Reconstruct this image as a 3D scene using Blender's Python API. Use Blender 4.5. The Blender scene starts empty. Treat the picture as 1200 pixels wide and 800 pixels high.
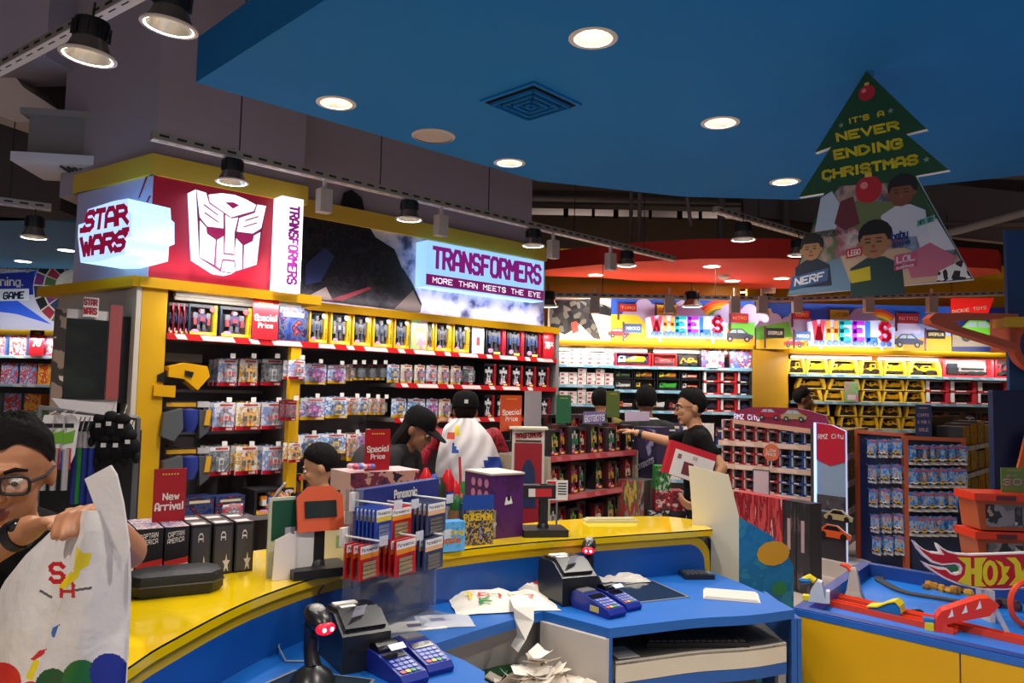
import bpy, bmesh, math, random
from mathutils import Matrix, Vector
R = math.radians
sc = bpy.context.scene
col = sc.collection
rng = random.Random(7)

# ---------------------------------------------------------------- camera, world, exposure
F, EYE, PITCH, ROLL = 900.0, 1.62, R(3.95), R(1.2)
cp, sp, cr, sr = math.cos(PITCH), math.sin(PITCH), math.cos(ROLL), math.sin(ROLL)
cam_d = bpy.data.cameras.new('camera'); cam = bpy.data.objects.new('camera', cam_d); col.objects.link(cam)
cam_d.sensor_width = 36; cam_d.lens = F / 1200 * 36; cam_d.clip_start = .02
fw = Vector((0, cp, sp)); r0 = Vector((1, 0, 0)); u0 = Vector((0, -sp, cp))
cx = r0 * cr + u0 * sr; cy = u0 * cr - r0 * sr; cz = -fw
cam.matrix_world = Matrix(((cx.x, cy.x, cz.x, 0), (cx.y, cy.y, cz.y, 0), (cx.z, cy.z, cz.z, EYE), (0, 0, 0, 1)))
sc.camera = cam
w = bpy.data.worlds.new('world'); sc.world = w; w.use_nodes = True
w.node_tree.nodes['Background'].inputs[0].default_value = (.62, .58, .62, 1)
w.node_tree.nodes['Background'].inputs[1].default_value = .5
vs = sc.view_settings
vs.view_transform = 'Standard'; vs.look = 'None'; vs.gamma = 1; vs.exposure = 0.22
try: vs.use_curve_mapping = False
except Exception: pass

# ---------------------------------------------------------------- measuring helpers
def ray(px, py):
    a, b = (px - 600) / F, (400 - py) / F
    a, b = a * cr - b * sr, a * sr + b * cr
    return Vector((a, cp - b * sp, sp + b * cp))
EYEV = Vector((0, 0, EYE))
def onz(px, py, z):
    d = ray(px, py); return EYEV + d * ((z - EYE) / d.z)
def dep(px, py, y):
    d = ray(px, py); return EYEV + d * (y / d.y)
class Frame:                              # a vertical plane: u along it, y into it, z up
    def __init__(s, ox, oy, deg):
        s.o = Vector((ox, oy, 0)); s.rz = R(deg); s.d = Vector((math.cos(s.rz), math.sin(s.rz), 0)); s.n = Vector((-s.d.y, s.d.x, 0))
    def uz(s, px, py, off=0):
        d = ray(px, py); t = (s.o + s.n * off - EYEV).dot(s.n) / d.dot(s.n); p = EYEV + d * t
        return (p - s.o).dot(s.d), p.z
    def w(s, u, y, z):
        return s.o + s.d * u + s.n * y + Vector((0, 0, z))

# ---------------------------------------------------------------- materials
def lin(h):
    if not isinstance(h, str): return tuple(h)
    h = h.lstrip('#'); c = [int(h[i:i + 2], 16) / 255 for i in (0, 2, 4)]
    return tuple(x / 12.92 if x <= .04045 else ((x + .055) / 1.055) ** 2.4 for x in c)
_M = {}
def M(hexc, rough=.5, metal=0., emit=0., var=0., scale=30., bump=0., coat=0.):
    k = ('m', hexc, rough, metal, emit, var, scale, bump, coat)
    if k in _M: return _M[k]
    m = bpy.data.materials.new('surface'); m.use_nodes = True; nt = m.node_tree; b = nt.nodes['Principled BSDF']
    c = lin(hexc)
    b.inputs['Base Color'].default_value = (*c, 1); b.inputs['Roughness'].default_value = rough; b.inputs['Metallic'].default_value = metal
    if rough >= .75: b.inputs['Specular IOR Level'].default_value = .15
    if coat: b.inputs['Coat Weight'].default_value = coat; b.inputs['Coat Roughness'].default_value = .1
    if emit:
        b.inputs['Emission Color'].default_value = (*c, 1); b.inputs['Emission Strength'].default_value = emit
    if var or bump:
        tc = nt.nodes.new('ShaderNodeTexCoord'); nz = nt.nodes.new('ShaderNodeTexNoise')
        nz.inputs['Scale'].default_value = scale; nz.inputs['Detail'].default_value = 6
        nt.links.new(tc.outputs['Object'], nz.inputs['Vector'])
        if var:
            rp = nt.nodes.new('ShaderNodeValToRGB'); rp.color_ramp.elements[0].position = .3; rp.color_ramp.elements[1].position = .7
            rp.color_ramp.elements[0].color = (*[x * (1 - var) for x in c], 1)
            rp.color_ramp.elements[1].color = (*[min(1, x * (1 + var * .6)) for x in c], 1)
            nt.links.new(nz.outputs['Fac'], rp.inputs[0]); nt.links.new(rp.outputs[0], b.inputs['Base Color'])
        if bump:
            bp = nt.nodes.new('ShaderNodeBump'); bp.inputs['Strength'].default_value = bump; bp.inputs['Distance'].default_value = .01
            nt.links.new(nz.outputs['Fac'], bp.inputs['Height']); nt.links.new(bp.outputs[0], b.inputs['Normal'])
    _M[k] = m; return m
def art(cols, scale=14., stretch=(1, 1, 1), rough=.35, emit=0., kind='noise', seed=0., detail=4., const=True):
    """printed picture: flat colour patches from noise, shifted for every object"""
    k = ('a', tuple(cols), scale, stretch, rough, emit, kind, seed, const)
    if k in _M: return _M[k]
    m = bpy.data.materials.new('print'); m.use_nodes = True; nt = m.node_tree; b = nt.nodes['Principled BSDF']
    b.inputs['Roughness'].default_value = rough
    tc = nt.nodes.new('ShaderNodeTexCoord'); mp = nt.nodes.new('ShaderNodeMapping'); oi = nt.nodes.new('ShaderNodeObjectInfo')
    mp.inputs['Scale'].default_value = stretch
    cb = nt.nodes.new('ShaderNodeCombineXYZ'); mu = nt.nodes.new('ShaderNodeMath'); mu.operation = 'MULTIPLY_ADD'
    mu.inputs[1].default_value = 31.; mu.inputs[2].default_value = seed
    nt.links.new(oi.outputs['Random'], mu.inputs[0]); nt.links.new(mu.outputs[0], cb.inputs[0]); nt.links.new(mu.outputs[0], cb.inputs[2])
    nt.links.new(tc.outputs['Object'], mp.inputs['Vector']); nt.links.new(cb.outputs[0], mp.inputs['Location'])
    if kind == 'cells':
        t = nt.nodes.new('ShaderNodeTexVoronoi'); t.inputs['Scale'].default_value = scale; out = t.outputs['Color']
        sx = nt.nodes.new('ShaderNodeSeparateColor'); nt.links.new(out, sx.inputs[0]); fac = sx.outputs[0]
    else:
        t = nt.nodes.new('ShaderNodeTexNoise'); t.inputs['Scale'].default_value = scale; t.inputs['Detail'].default_value = detail
        mr = nt.nodes.new('ShaderNodeMapRange'); mr.inputs[1].default_value = .27; mr.inputs[2].default_value = .73
        nt.links.new(t.outputs['Fac'], mr.inputs[0]); fac = mr.outputs[0]
    nt.links.new(mp.outputs[0], t.inputs['Vector'])
    rp = nt.nodes.new('ShaderNodeValToRGB'); rp.color_ramp.interpolation = 'CONSTANT' if const else 'LINEAR'
    el = rp.color_ramp.elements
    while len(el) < len(cols): el.new(.5)
    for i, c in enumerate(cols):
        el[i].position = i / len(cols) if const else i / (len(cols) - 1); el[i].color = (*lin(c), 1)
    nt.links.new(fac, rp.inputs[0]); nt.links.new(rp.outputs[0], b.inputs['Base Color'])
    if emit:
        nt.links.new(rp.outputs[0], b.inputs['Emission Color']); b.inputs['Emission Strength'].default_value = emit
    _M[k] = m; return m
def clear(tint='#e8f0f4', amount=.15, rough=.05):
    k = ('c', tint, amount, rough)
    if k in _M: return _M[k]
    m = bpy.data.materials.new('clear_plastic'); m.use_nodes = True; nt = m.node_tree; nt.nodes.clear()
    o = nt.nodes.new('ShaderNodeOutputMaterial'); mx = nt.nodes.new('ShaderNodeMixShader'); tr = nt.nodes.new('ShaderNodeBsdfTransparent')
    pr = nt.nodes.new('ShaderNodeBsdfPrincipled'); pr.inputs['Base Color'].default_value = (*lin(tint), 1); pr.inputs['Roughness'].default_value = rough
    mx.inputs[0].default_value = amount
    nt.links.new(tr.outputs[0], mx.inputs[1]); nt.links.new(pr.outputs[0], mx.inputs[2]); nt.links.new(mx.outputs[0], o.inputs[0])
    _M[k] = m; return m

# ---------------------------------------------------------------- mesh builder
class MB:
    def __init__(s): s.v = []; s.f = []; s.m = []; s.mats = []; s.T = None
    def mi(s, mat):
        if mat not in s.mats: s.mats.append(mat)
        return s.mats.index(mat)
    def pts(s, ps):
        i = len(s.v)
        for p in ps:
            p = Vector(p)
            s.v.append(tuple(s.T @ p) if s.T is not None else tuple(p))
        return i
    def face(s, ps, mat):
        i = s.pts(ps); s.f.append(tuple(range(i, i + len(ps)))); s.m.append(s.mi(mat)); return s
    def box(s, x0, x1, y0, y1, z0, z1, mat, front=None, top=None):
        i = s.pts([(x, y, z) for z in (z0, z1) for y in (y0, y1) for x in (x0, x1)]); k = s.mi(mat)
        for n, q in enumerate(((0, 2, 3, 1), (4, 5, 7, 6), (0, 1, 5, 4), (2, 6, 7, 3), (0, 4, 6, 2), (1, 3, 7, 5))):
            s.f.append(tuple(i + a for a in q))
            s.m.append(s.mi(front) if n == 2 and front else s.mi(top) if n == 1 and top else k)
        return s
    def prism(s, out, y0, y1, mat, side=None):            # outline in x,z ; front at y0
        n = len(out); i = s.pts([(x, y0, z) for x, z in out] + [(x, y1, z) for x, z in out]); k = s.mi(mat); ks = s.mi(side or mat)
        area = sum(out[a][0] * out[(a + 1) % n][1] - out[(a + 1) % n][0] * out[a][1] for a in range(n))
        fr = list(range(i, i + n)); bk = list(range(i + n, i + 2 * n))
        if area < 0: fr.reverse()
        else: bk.reverse()
        s.f.append(tuple(fr)); s.m.append(k); s.f.append(tuple(bk)); s.m.append(ks)
        for a in range(n):
            b = (a + 1) % n; q = (i + b, i + a, i + n + a, i + n + b)
            s.f.append(q if area > 0 else q[::-1]); s.m.append(ks)
        return s
    def slab(s, out, z0, z1, mat, side=None):             # outline in x,y (any order)
        n = len(out); area = sum(out[a][0] * out[(a + 1) % n][1] - out[(a + 1) % n][0] * out[a][1] for a in range(n))
        if area < 0: out = out[::-1]
        i = s.pts([(x, y, z0) for x, y in out] + [(x, y, z1) for x, y in out]); k = s.mi(mat); ks = s.mi(side or mat)
        s.f.append(tuple(range(i + n, i + 2 * n))); s.m.append(k); s.f.append(tuple(range(i, i + n))[::-1]); s.m.append(k)
        for a in range(n):
            b = (a + 1) % n; s.f.append((i + a, i + b, i + n + b, i + n + a)); s.m.append(ks)
        return s
    def ring(s, rings, mat, cap=True, closed=True):
        n = len(rings[0]); k = s.mi(mat); st = [s.pts(r) for r in rings]
        for a, b in zip(st, st[1:]):
            for j in range(n if closed else n - 1):
                l = (j + 1) % n; s.f.append((a + j, a + l, b + l, b + j)); s.m.append(k)
        if cap:
            s.f.append(tuple(range(st[0], st[0] + n))[::-1]); s.m.append(k); s.f.append(tuple(range(st[-1], st[-1] + n))); s.m.append(k)
        return s
    def lathe(s, prof, mat, c=(0, 0, 0), n=20, cap=True):  # profile (r,z) upwards
        return s.ring([[(c[0] + r * math.cos(6.28319 * j / n), c[1] + r * math.sin(6.28319 * j / n), c[2] + z) for j in range(n)] for r, z in prof], mat, cap)
    def tube(s, path, r, mat, n=8, cap=True):
        P = [Vector(p) for p in path]; rings = []; up = Vector((0, 0, 1)); ref = None
        for i, p in enumerate(P):
            t = (P[min(i + 1, len(P) - 1)] - P[max(i - 1, 0)]).normalized()
            if ref is None:
                ref = t.cross(up)
                if ref.length < .05: ref = t.cross(Vector((1, 0, 0)))
            ref = (ref - t * ref.dot(t)).normalized(); bi = t.cross(ref)
            rr = r[i] if isinstance(r, (list, tuple)) else r
            rings.append([p + (ref * math.cos(6.28319 * j / n) + bi * math.sin(6.28319 * j / n)) * rr for j in range(n)])
        return s.ring(rings, mat, cap)
    def strip(s, path, wd, th, mat):                       # flat band along a path lying roughly level
        P = [Vector(p) for p in path]; rings = []
        for i, p in enumerate(P):
            t = P[min(i + 1, len(P) - 1)] - P[max(i - 1, 0)]; sd = Vector((-t.y, t.x, 0)).normalized() * wd / 2; u = Vector((0, 0, th))
            rings.append([p - sd, p + sd, p + sd + u, p - sd + u])
        return s.ring(rings, mat)
    def ell(s, c, r, mat, n=12, m=8, rot=None):
        rings = []
        for a in range(1, m):
            th = math.pi * a / m
            rings.append([(r[0] * math.sin(th) * math.cos(6.28319 * j / n), r[1] * math.sin(th) * math.sin(6.28319 * j / n), -r[2] * math.cos(th)) for j in range(n)])
        rot = rot or Matrix()
        return s.ring([[Vector(c) + rot @ Vector(p) for p in q] for q in rings], mat)
    def mesh(s, name, smooth=False):
        me = bpy.data.meshes.new(name); me.from_pydata(s.v, [], s.f)
        for m in s.mats: me.materials.append(m)
        if s.m: me.polygons.foreach_set('material_index', s.m)
        if smooth: me.polygons.foreach_set('use_smooth', [True] * len(me.polygons)); me.set_sharp_from_angle(angle=R(40))
        me.update(); return me
    def build(s, name, parent=None, smooth=False, label=None, kind=None):
        o = bpy.data.objects.new(name, s.mesh(name, smooth)); col.objects.link(o)
        if parent is not None: o.parent = parent
        if label: o['label'] = label
        if kind: o['kind'] = kind
        return o
def disc(mb, cx_, cz_, r, y, mat, n=16, rz=None):
    rz = rz or r
    mb.face([(cx_ + r * math.cos(6.28319 * j / n), y, cz_ + rz * math.sin(6.28319 * j / n)) for j in range(n)], mat)
def quad(mb, x0, x1, z0, z1, y, mat):
    mb.face([(x0, y, z0), (x1, y, z0), (x1, y, z1), (x0, y, z1)], mat)

# ---------------------------------------------------------------- drawn lettering (strokes on a 4 x 6 grid)
G = {'A': '00.04.16.36.44.40|02.42', 'B': '00.06.36.45.44.33.03|33.42.41.30.00', 'C': '45.36.16.05.01.10.30.41', 'D': '00.06.26.44.42.20.00', 'E': '46.06.00.40|03.33',
     'F': '46.06.00|03.33', 'G': '45.36.16.05.01.10.30.41.43.23', 'H': '00.06|46.40|03.43', 'I': '20.26', 'J': '46.41.30.10.01', 'K': '00.06|46.03.40', 'L': '06.00.40',
     'M': '00.06.23.46.40', 'N': '00.06.40.46', 'O': '01.05.16.36.45.41.30.10.01', 'P': '00.06.36.45.44.33.03', 'Q': '01.05.16.36.45.41.30.10.01|22.40', 'R': '00.06.36.45.44.33.03|23.40',
     'S': '45.36.16.05.04.13.33.42.41.30.10.01', 'T': '06.46|26.20', 'U': '06.01.10.30.41.46', 'V': '06.20.46', 'W': '06.10.24.30.46', 'X': '06.40|00.46', 'Y': '06.23.46|23.20', 'Z': '06.46.00.40',
     '0': '01.05.16.36.45.41.30.10.01', '1': '15.26.20', '2': '05.16.36.45.44.00.40', '3': '05.16.36.45.44.33.13|33.42.41.30.10.01', '5': '46.06.03.33.42.41.30.00', '7': '06.46.10',
     '6': '45.36.16.05.01.10.30.41.42.33.03', '8': '13.04.05.16.36.45.44.33.13.02.01.10.30.41.42.33', '9': '41.30.10|33.13.04.05.16.36.45.41', '%': '00.46|05.15.16.06.05|30.40.41.31.30', "'": '26.25', '.': '20.20', ',': '21.10', '!': '26.22|20.20', '-': '13.33',
     'a': '34.14.03.01.10.30|34.30|32.31.30.40', 'b': '06.00.30.41.43.34.04', 'c': '43.34.14.03.01.10.30.41', 'd': '46.40.10.01.03.14.44', 'e': '02.42.43.34.14.03.01.10.40', 'h': '06.00|03.14.34.43.40', 'i': '24.20|26.26',
     'k': '06.00|44.02.40', 'l': '26.20', 'm': '00.04.24.20|24.44.40', 'n': '00.04.34.43.40', 'o': '01.03.14.34.43.41.30.10.01', 'p': '0/.04.34.43.41.30.00', 'r': '00.04|03.14.44', 's': '43.34.14.03.12.32.41.30.10.01',
     't': '26.21.30|14.44', 'v': '04.20.44', 'w': '04.10.23.30.44', 'y': '04.01.10.40|44.4/.1/', 'g': '44.14.03.01.10.40|44.4/.1/', 'u': '04.01.10.40|44.40', ' ': ''}
def strokes(text, wd=.9, gap=1.6, w=0., h=0., narrow="I'.!il1,"):
    """quads of the text on a grid 6 high, x stretched so that it fills w x h with even strokes; returns (quads, width)"""
    W = sum((1.2 if c in narrow else 4) + gap for c in text) - gap
    ax = max(.15, ((6 + wd) * w / h - wd) / W) if w and h else 1.
    out = []; x = 0.
    for ch in text:
        g = G.get(ch, G.get(ch.upper(), ''))
        nar = ch in narrow; dx = -1.4 if nar else 0
        for pl in g.split('|'):
            if not pl: continue
            pp = [((x + dx + (ord(c[0]) - 48)) * ax, float(ord(c[1]) - 48)) for c in pl.split('.') if c] if ch != '.' else [((x + dx + 2) * ax, .2), ((x + dx + 2) * ax + .01, .2)]
            if len(pp) == 2 and pp[0] == pp[1]: pp[1] = (pp[0][0] + .01, pp[0][1])
            for a, b in zip(pp, pp[1:]):
                L = math.hypot(b[0] - a[0], b[1] - a[1]) or 1; ux, uy = (b[0] - a[0]) / L, (b[1] - a[1]) / L; h_ = wd / 2
                ax_, ay, bx, by = a[0] - ux * h_ * .75, a[1] - uy * h_ * .75, b[0] + ux * h_ * .75, b[1] + uy * h_ * .75
                out.append([(ax_ + uy * h_, ay - ux * h_), (bx + uy * h_, by - ux * h_), (bx - uy * h_, by + ux * h_), (ax_ - uy * h_, ay + ux * h_)])
        x += (1.2 if nar else 4) + gap
    return out, W * ax
def text(mb, s, x0, x1, z0, z1, y, mat, bold=.9, shear=0., th=0., slope=0., curve=None, gap=1.6):
    q, W = strokes(s, bold, gap, x1 - x0, z1 - z0); h = bold / 2
    for f in q:
        P = []
        for a, b in f:
            u = (a + h) / (W + bold); v = (b + h) / (6 + bold)
            P.append((x0 + (x1 - x0) * u + shear * v * (z1 - z0), y, z0 + (z1 - z0) * v + slope * (x1 - x0) * u + (curve(u) if curve else 0)))
        if th:
            n = [(p[0], y + th, p[2]) for p in P]; i = mb.pts(P + n); k = mb.mi(mat)
            for fq in ((0, 1, 2, 3), (7, 6, 5, 4), (1, 0, 4, 5), (2, 1, 5, 6), (3, 2, 6, 7), (0, 3, 7, 4)): mb.f.append(tuple(i + t for t in fq)); mb.m.append(k)
        else: mb.face(P, mat)
    return mb

# ---------------------------------------------------------------- things, parts, copies
def tag(o, label, cat, group=None):
    o['label'] = label; o['category'] = cat
    if group: o['group'] = group
    return o
def thing(name, label, cat, loc=(0, 0, 0), rz=0., group=None, scale=None):
    o = bpy.data.objects.new(name, None); o.empty_display_size = .05; col.objects.link(o)
    o.location = loc; o.rotation_euler = (0, 0, rz)
    if scale: o.scale = scale
    return tag(o, label, cat, group)
def struct(o): o['kind'] = 'structure'; return o
def inst(proto, name, label, cat, loc, rz=0., scale=None, group=None, rot=None):
    """a new thing from a prototype [(part name, mesh, [sub-parts])]; mesh data shared"""
    r = thing(name, label, cat, loc, rz, group, scale)
    if rot: r.rotation_euler = rot
    def link(parts, par):
        for p in parts:
            o = bpy.data.objects.new(p[0], p[1]); col.objects.link(o); o.parent = par
            if len(p) > 2: link(p[2], o)
    link(proto, r); return r
ORD = 'first second third fourth fifth sixth seventh eighth ninth tenth eleventh twelfth thirteenth fourteenth fifteenth sixteenth seventeenth eighteenth nineteenth twentieth'.split()
WHITE = M('#e9e6e0', .5); BLACK = M('#141416', .45); DGREY = M('#2e2d31', .5); YEL = M('#e8b400', .35); RED = M('#c3161e', .4); STEEL = M('#8d8d90', .35, .8)
PAPER = M('#f2efe8', .8)
YW = M('#d8a400', .45, var=.06, scale=3)
def area(loc, size, power, colr=(1, .93, .85), rot=(0, 0, 0), size_y=None, name='strip_light', spread=None):
    l = bpy.data.lights.new(name, 'AREA'); l.shape = 'RECTANGLE'; l.size = size; l.size_y = size_y or size; l.energy = power; l.color = colr
    if spread: l.spread = spread
    o = bpy.data.objects.new(name, l); col.objects.link(o); o.location = loc; o.rotation_euler = rot; return o
def spot(loc, power, ang=130, colr=(1, .93, .84), r=.06, blend=.6):
    l = bpy.data.lights.new('spot_light', 'SPOT'); l.energy = power; l.spot_size = R(ang); l.spot_blend = blend; l.color = colr; l.shadow_soft_size = r
    o = bpy.data.objects.new('spot_light', l); col.objects.link(o); o.location = loc; return o
def aim(loc, target, power, ang=60, colr=(1, .95, .9), r=.05):
    o = spot(loc, power, ang, colr, r, .7); o.rotation_euler = (Vector(target) - Vector(loc)).to_track_quat('-Z', 'Y').to_euler(); return o
def cut(o, cyls):
    """bore round holes (x, y, r, z0, z1) through a mesh"""
    mb = MB()
    for x, y, r, z0, z1 in cyls: mb.lathe([(r, z0), (r, z1)], list(o.data.materials)[0], (x, y, 0), 28)
    c = mb.build('cutter'); m = o.modifiers.new('bore', 'BOOLEAN'); m.object = c; m.operation = 'DIFFERENCE'; m.solver = 'EXACT'
    dg = bpy.context.evaluated_depsgraph_get(); me = bpy.data.meshes.new_from_object(o.evaluated_get(dg)); o.modifiers.clear(); o.data = me; bpy.data.objects.remove(c)
# ================================================================ planes of the shop (measured once)
LW1 = Frame(-2.121, 4.37, 42.5); LW2 = Frame(-1.348, 5.511, 42.3); LS = Frame(-2.121, 4.37, -34); FA = Frame(0, 8.72, 0); FB = Frame(0, 9.3, 0); FL = Frame(0, 8.9, 0)
def poly(fr, px, off=0): return [fr.uz(x, y, off) for x, y in px]
def bil(c, u, v):
    (ax, az), (bx, bz), (cx_, cz_), (dx, dz) = c          # bottom left, bottom right, top right, top left
    return ((1 - v) * ((1 - u) * ax + u * bx) + v * ((1 - u) * dx + u * cx_), (1 - v) * ((1 - u) * az + u * bz) + v * ((1 - u) * dz + u * cz_))
def textq(mb, s, c, y, mat, bold=.9, gap=1.6):
    q, W = strokes(s, bold, gap, math.dist(c[0], c[1]), math.dist(c[0], c[3])); h = bold / 2
    for f in q:
        P = [bil(c, (a + h) / (W + bold), (b + h) / (6 + bold)) for a, b in f]; mb.face([(x, y, z) for x, z in P], mat)
def at(o, fr, u=0, y=0, z=0):
    o.location = fr.w(u, y, z); o.rotation_euler = (0, 0, fr.rz); return o
def fthing(name, label, cat, fr, u=0, y=0, z=0, group=None):
    return thing(name, label, cat, fr.w(u, y, z), fr.rz, group)

# ================================================================ light (ceiling downlights, plus unseen spots added to brighten bag and foreground)
for x, y, p in ((-.9, 3.77, 55), (.3, 3.01, 75), (1.07, 3.93, 60), (1.78, 4.99, 55), (-.04, 4.71, 55), (.5, 1.5, 75), (2.4, 1.6, 75), (1.0, .2, 75), (-1.35, .45, 85)):
    spot((x, y, 3.0), p, 125)

# ================================================================ the room
mauve = M('#a79ba6', .8, var=.05, scale=2); dark = M('#2b2728', .85); concrete = M('#8e8680', .85, var=.1, scale=3)
mb = MB(); mb.box(-9.5, 9.5, -3, 12.5, -.1, 0, M('#d9cfc4', .12, var=.04, scale=1.5)); struct(mb.build('floor'))
mb = MB(); mb.box(-9.5, 9.5, -3, 12.5, 4.6, 4.7, M('#7a7174', .9)); struct(mb.build('ceiling'))
mb = MB(); mb.box(-9.5, 9.5, 12.4, 12.5, 0, 4.6, dark); struct(mb.build('wall_back'))
mb = MB(); mb.box(-9.6, -9.5, -3, 12.5, 0, 4.6, mauve); struct(mb.build('wall_left'))
mb = MB(); mb.box(9.5, 9.6, -3, 12.5, 0, 4.6, mauve); struct(mb.build('wall_right'))
# mauve bulkhead above the toy wall: follows the two facing planes
mb = MB()
a = LS.w(-1.1, .03, 0); b = LW1.w(.05, .06, 0); c = LW2.w(2.09, .06, 0)
b2 = LW1.w(1.0, .06, 0); c0 = LW2.w(-.3, .06, 0)
mb.slab([(p.x, p.y) for p in (a, b, b2, c0, c, c + Vector((-.9, 1.2, 0)), a + Vector((0, 1.8, 0)))], 2.86, 4.6, mauve)
struct(mb.build('wall_bulkhead'))
# blue soffit over the tills
BL = M('#2077bb', .75, var=.03, scale=2)
mb = MB(); mb.slab([(-1.52, 3.54), (.15, 5.09), (1.2, 5.42), (2.01, 5.44), (2.83, 4.95), (3.9, 4.3), (5.2, 2.6), (4.6, -1.5), (2.6, -2.2), (-.2, -1.0), (.6, 1.42), (-.72, 2.75)], 3.06, 3.28, BL)
so = struct(mb.build('ceiling_blue_soffit'))
cut(so, [(onz(x, y, 3.06).x, onz(x, y, 3.06).y, .088, 3.0, 3.2) for x, y in ((695, 45), (394, 121), (597, 191), (844, 144), (920, 213))])
# red soffit far behind, and the blue one far off beside the sign corner
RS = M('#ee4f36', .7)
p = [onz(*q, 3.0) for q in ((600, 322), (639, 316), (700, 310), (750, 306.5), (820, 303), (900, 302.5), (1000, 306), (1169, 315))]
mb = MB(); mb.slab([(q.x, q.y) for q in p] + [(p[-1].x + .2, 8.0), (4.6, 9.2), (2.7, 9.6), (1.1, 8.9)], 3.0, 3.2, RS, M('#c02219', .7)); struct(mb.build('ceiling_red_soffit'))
p = [onz(*q, 3.0) for q in ((-60, 248), (0, 254), (60, 258), (105, 262))]
mb = MB(); mb.slab([(q.x, q.y) for q in p] + [(-3.0, 7.6), (-3.4, 9.08), (-7.5, 9.08)], 3.0, 3.25, M('#3f7fa6', .7)); struct(mb.build('ceiling_left_soffit'))
# mustard wall above the far shelves and behind them
mb = MB(); mb.box(.3, 2.75, 9.22, 9.3, 0, 3.4, YW); mb.box(3.0, 7.2, 9.76, 9.84, 0, 3.4, YW); mb.box(-8.5, -3.2, 9.6, 9.7, 0, 3.2, YW); struct(mb.build('wall_far'))
mb = MB(); mb.slab([(2.74, 8.74), (3.36, 9.32), (3.36, 9.76), (2.74, 9.76)], 0, 2.19, YW); struct(mb.build('wall_yellow_column'))
mb = MB(); mb.box(6.9, 7.0, 5.5, 9.8, 0, 3.2, YW); struct(mb.build('wall_far_side'))

# dark roof space beyond the blue soffit: bulkhead, pale clerestory gap, ducts, beams, hangers
mb = MB(); mb.box(-.5, 9, 11.2, 11.3, 3.0, 4.28, M('#7a706b', .9)); mb.box(-.5, 9, 11.05, 11.15, 4.47, 4.6, M('#5a5350', .9)); struct(mb.build('wall_upper_bulkhead'))
mb = MB(); mb.box(-.5, 9, 11.9, 11.95, 3.9, 4.6, M('#d8c8bf', .8)); struct(mb.build('wall_clerestory'))
for x0 in (1.0, 3.4, 5.8): area((x0, 11.55, 4.2), 1.6, 5, (1, .9, .85), (R(62), 0, 0), .1, 'gap_fill_light')  # unseen area lights added to light the pale board in the gap
mb = MB()
for i in range(14):
    x = .2 + i * .42 + (.1 if i % 3 else 0); mb.box(x, x + .04 + .03 * (i % 2), 11.15, 11.2, 4.25, 4.6, dark)
struct(mb.build('trim_clerestory_mullions'))
mb = MB(); mb.box(-.5, 9, 9.9, 10.15, 4.12, 4.3, M('#5f5855', .8)); struct(mb.build('trim_roof_beam'))
mb = MB(); mb.box(-.5, 9, 8.0, 8.35, 4.25, 4.6, M('#4c4644', .8)); struct(mb.build('trim_roof_joist'))
def pipe(name, pts, r, m, label, cat='pipe'): return tag(MB().tube(pts, r, m, 10).build(name, smooth=True), label, cat)
pipe('duct_pipe', [dep(560, 230, 9.3), dep(860, 235, 9.3), dep(1110, 247, 9.3), Vector((9.5, 9.3, dep(1110, 247, 9.3).z - .05))], .05, M('#6b6360', .6), 'grey horizontal pipe crossing the dark roof space behind the blue ceiling')
for i, (x, y0, y1, Y) in enumerate(((740, 218, 285, 8.2), (750, 222, 288, 8.0), (846, 228, 280, 8.3), (922, 232, 270, 8.5))):
    tag(MB().tube([Vector((dep(x, y0, Y).x, Y, 4.6)), dep(x - 1, y1, Y)], .022 + .02 * (i > 1), M('#6f6866', .6), 8).build('hanger_rod', smooth=True), 'thin grey ceiling hanger dropping to the red soffit, ' + ORD[i] + ' along from the toy wall', 'hanger', 'ceiling hangers')
pipe('roof_cable', [dep(805, 228, 8), dep(807, 245, 8), dep(810, 265, 8)], .02, M('#8a807c', .6), 'loose pale cable end dangling above the red soffit', 'cable')
# right-hand roof space: slanting deck, pipe, cross beam
mb = MB(); mb.prism([(2.6, 3.7), (7.5, 3.3), (7.5, 3.9), (2.6, 4.3)], 8.6, 8.7, M('#77706f', .85)); struct(mb.build('wall_right_bulkhead'))
pipe('sprinkler_pipe', [dep(1070, 282, 7.5), dep(1130, 268, 7.2), dep(1210, 246, 6.9)], .04, M('#9a918c', .5), 'pale sprinkler pipe slanting under the roof beside the tree sign')
pipe('roof_conduit', [dep(1080, 262, 8), dep(1140, 262, 8), dep(1210, 262, 8)], .03, M('#6b6462', .5), 'grey conduit running level under the roof beside the tree sign', 'conduit')
# left: concrete beam, pipe, air duct with square diffuser
mb = MB(); mb.prism([(q.x, q.z) for q in [dep(*p_, 5.1) for p_ in ((-70, 40), (15, 86), (27, 102), (92, 144), (20, 143), (-70, 112))]], 5.1, 5.5, M('#d9c9c0', .85, var=.05, scale=4)); struct(mb.build('trim_concrete_ledge'))
mb = MB(); mb.slab([(-4.6, 4.6), (-3.0, 4.75), (-2.9, 5.2), (-4.6, 5.4)], 3.7, 4.6, mauve); struct(mb.build('trim_concrete_beam'))
pipe('ceiling_pipe', [dep(130, 66, 5.2), dep(180, 70, 5.2), dep(232, 76, 5.2)], .03, M('#a79f9c', .5), 'pale pipe running along the mauve wall beside the blue ceiling')
dct = thing('air_duct', 'square grey air duct box with white diffuser grille beside the mauve wall', 'duct', onz(70, 196, 3.02), R(8))
mb = MB(); mb.box(-.19, .19, -.02, .34, .06, .32, M('#7c7674', .7)); mb.box(-.23, .23, -.06, .38, .32, .36, M('#8a8380', .7)); mb.build('duct_box', dct)
mb = MB(); mb.box(-.25, .25, -.1, .36, .0, .06, M('#cfc6c4', .5)); mb.build('diffuser_frame', dct)
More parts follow.
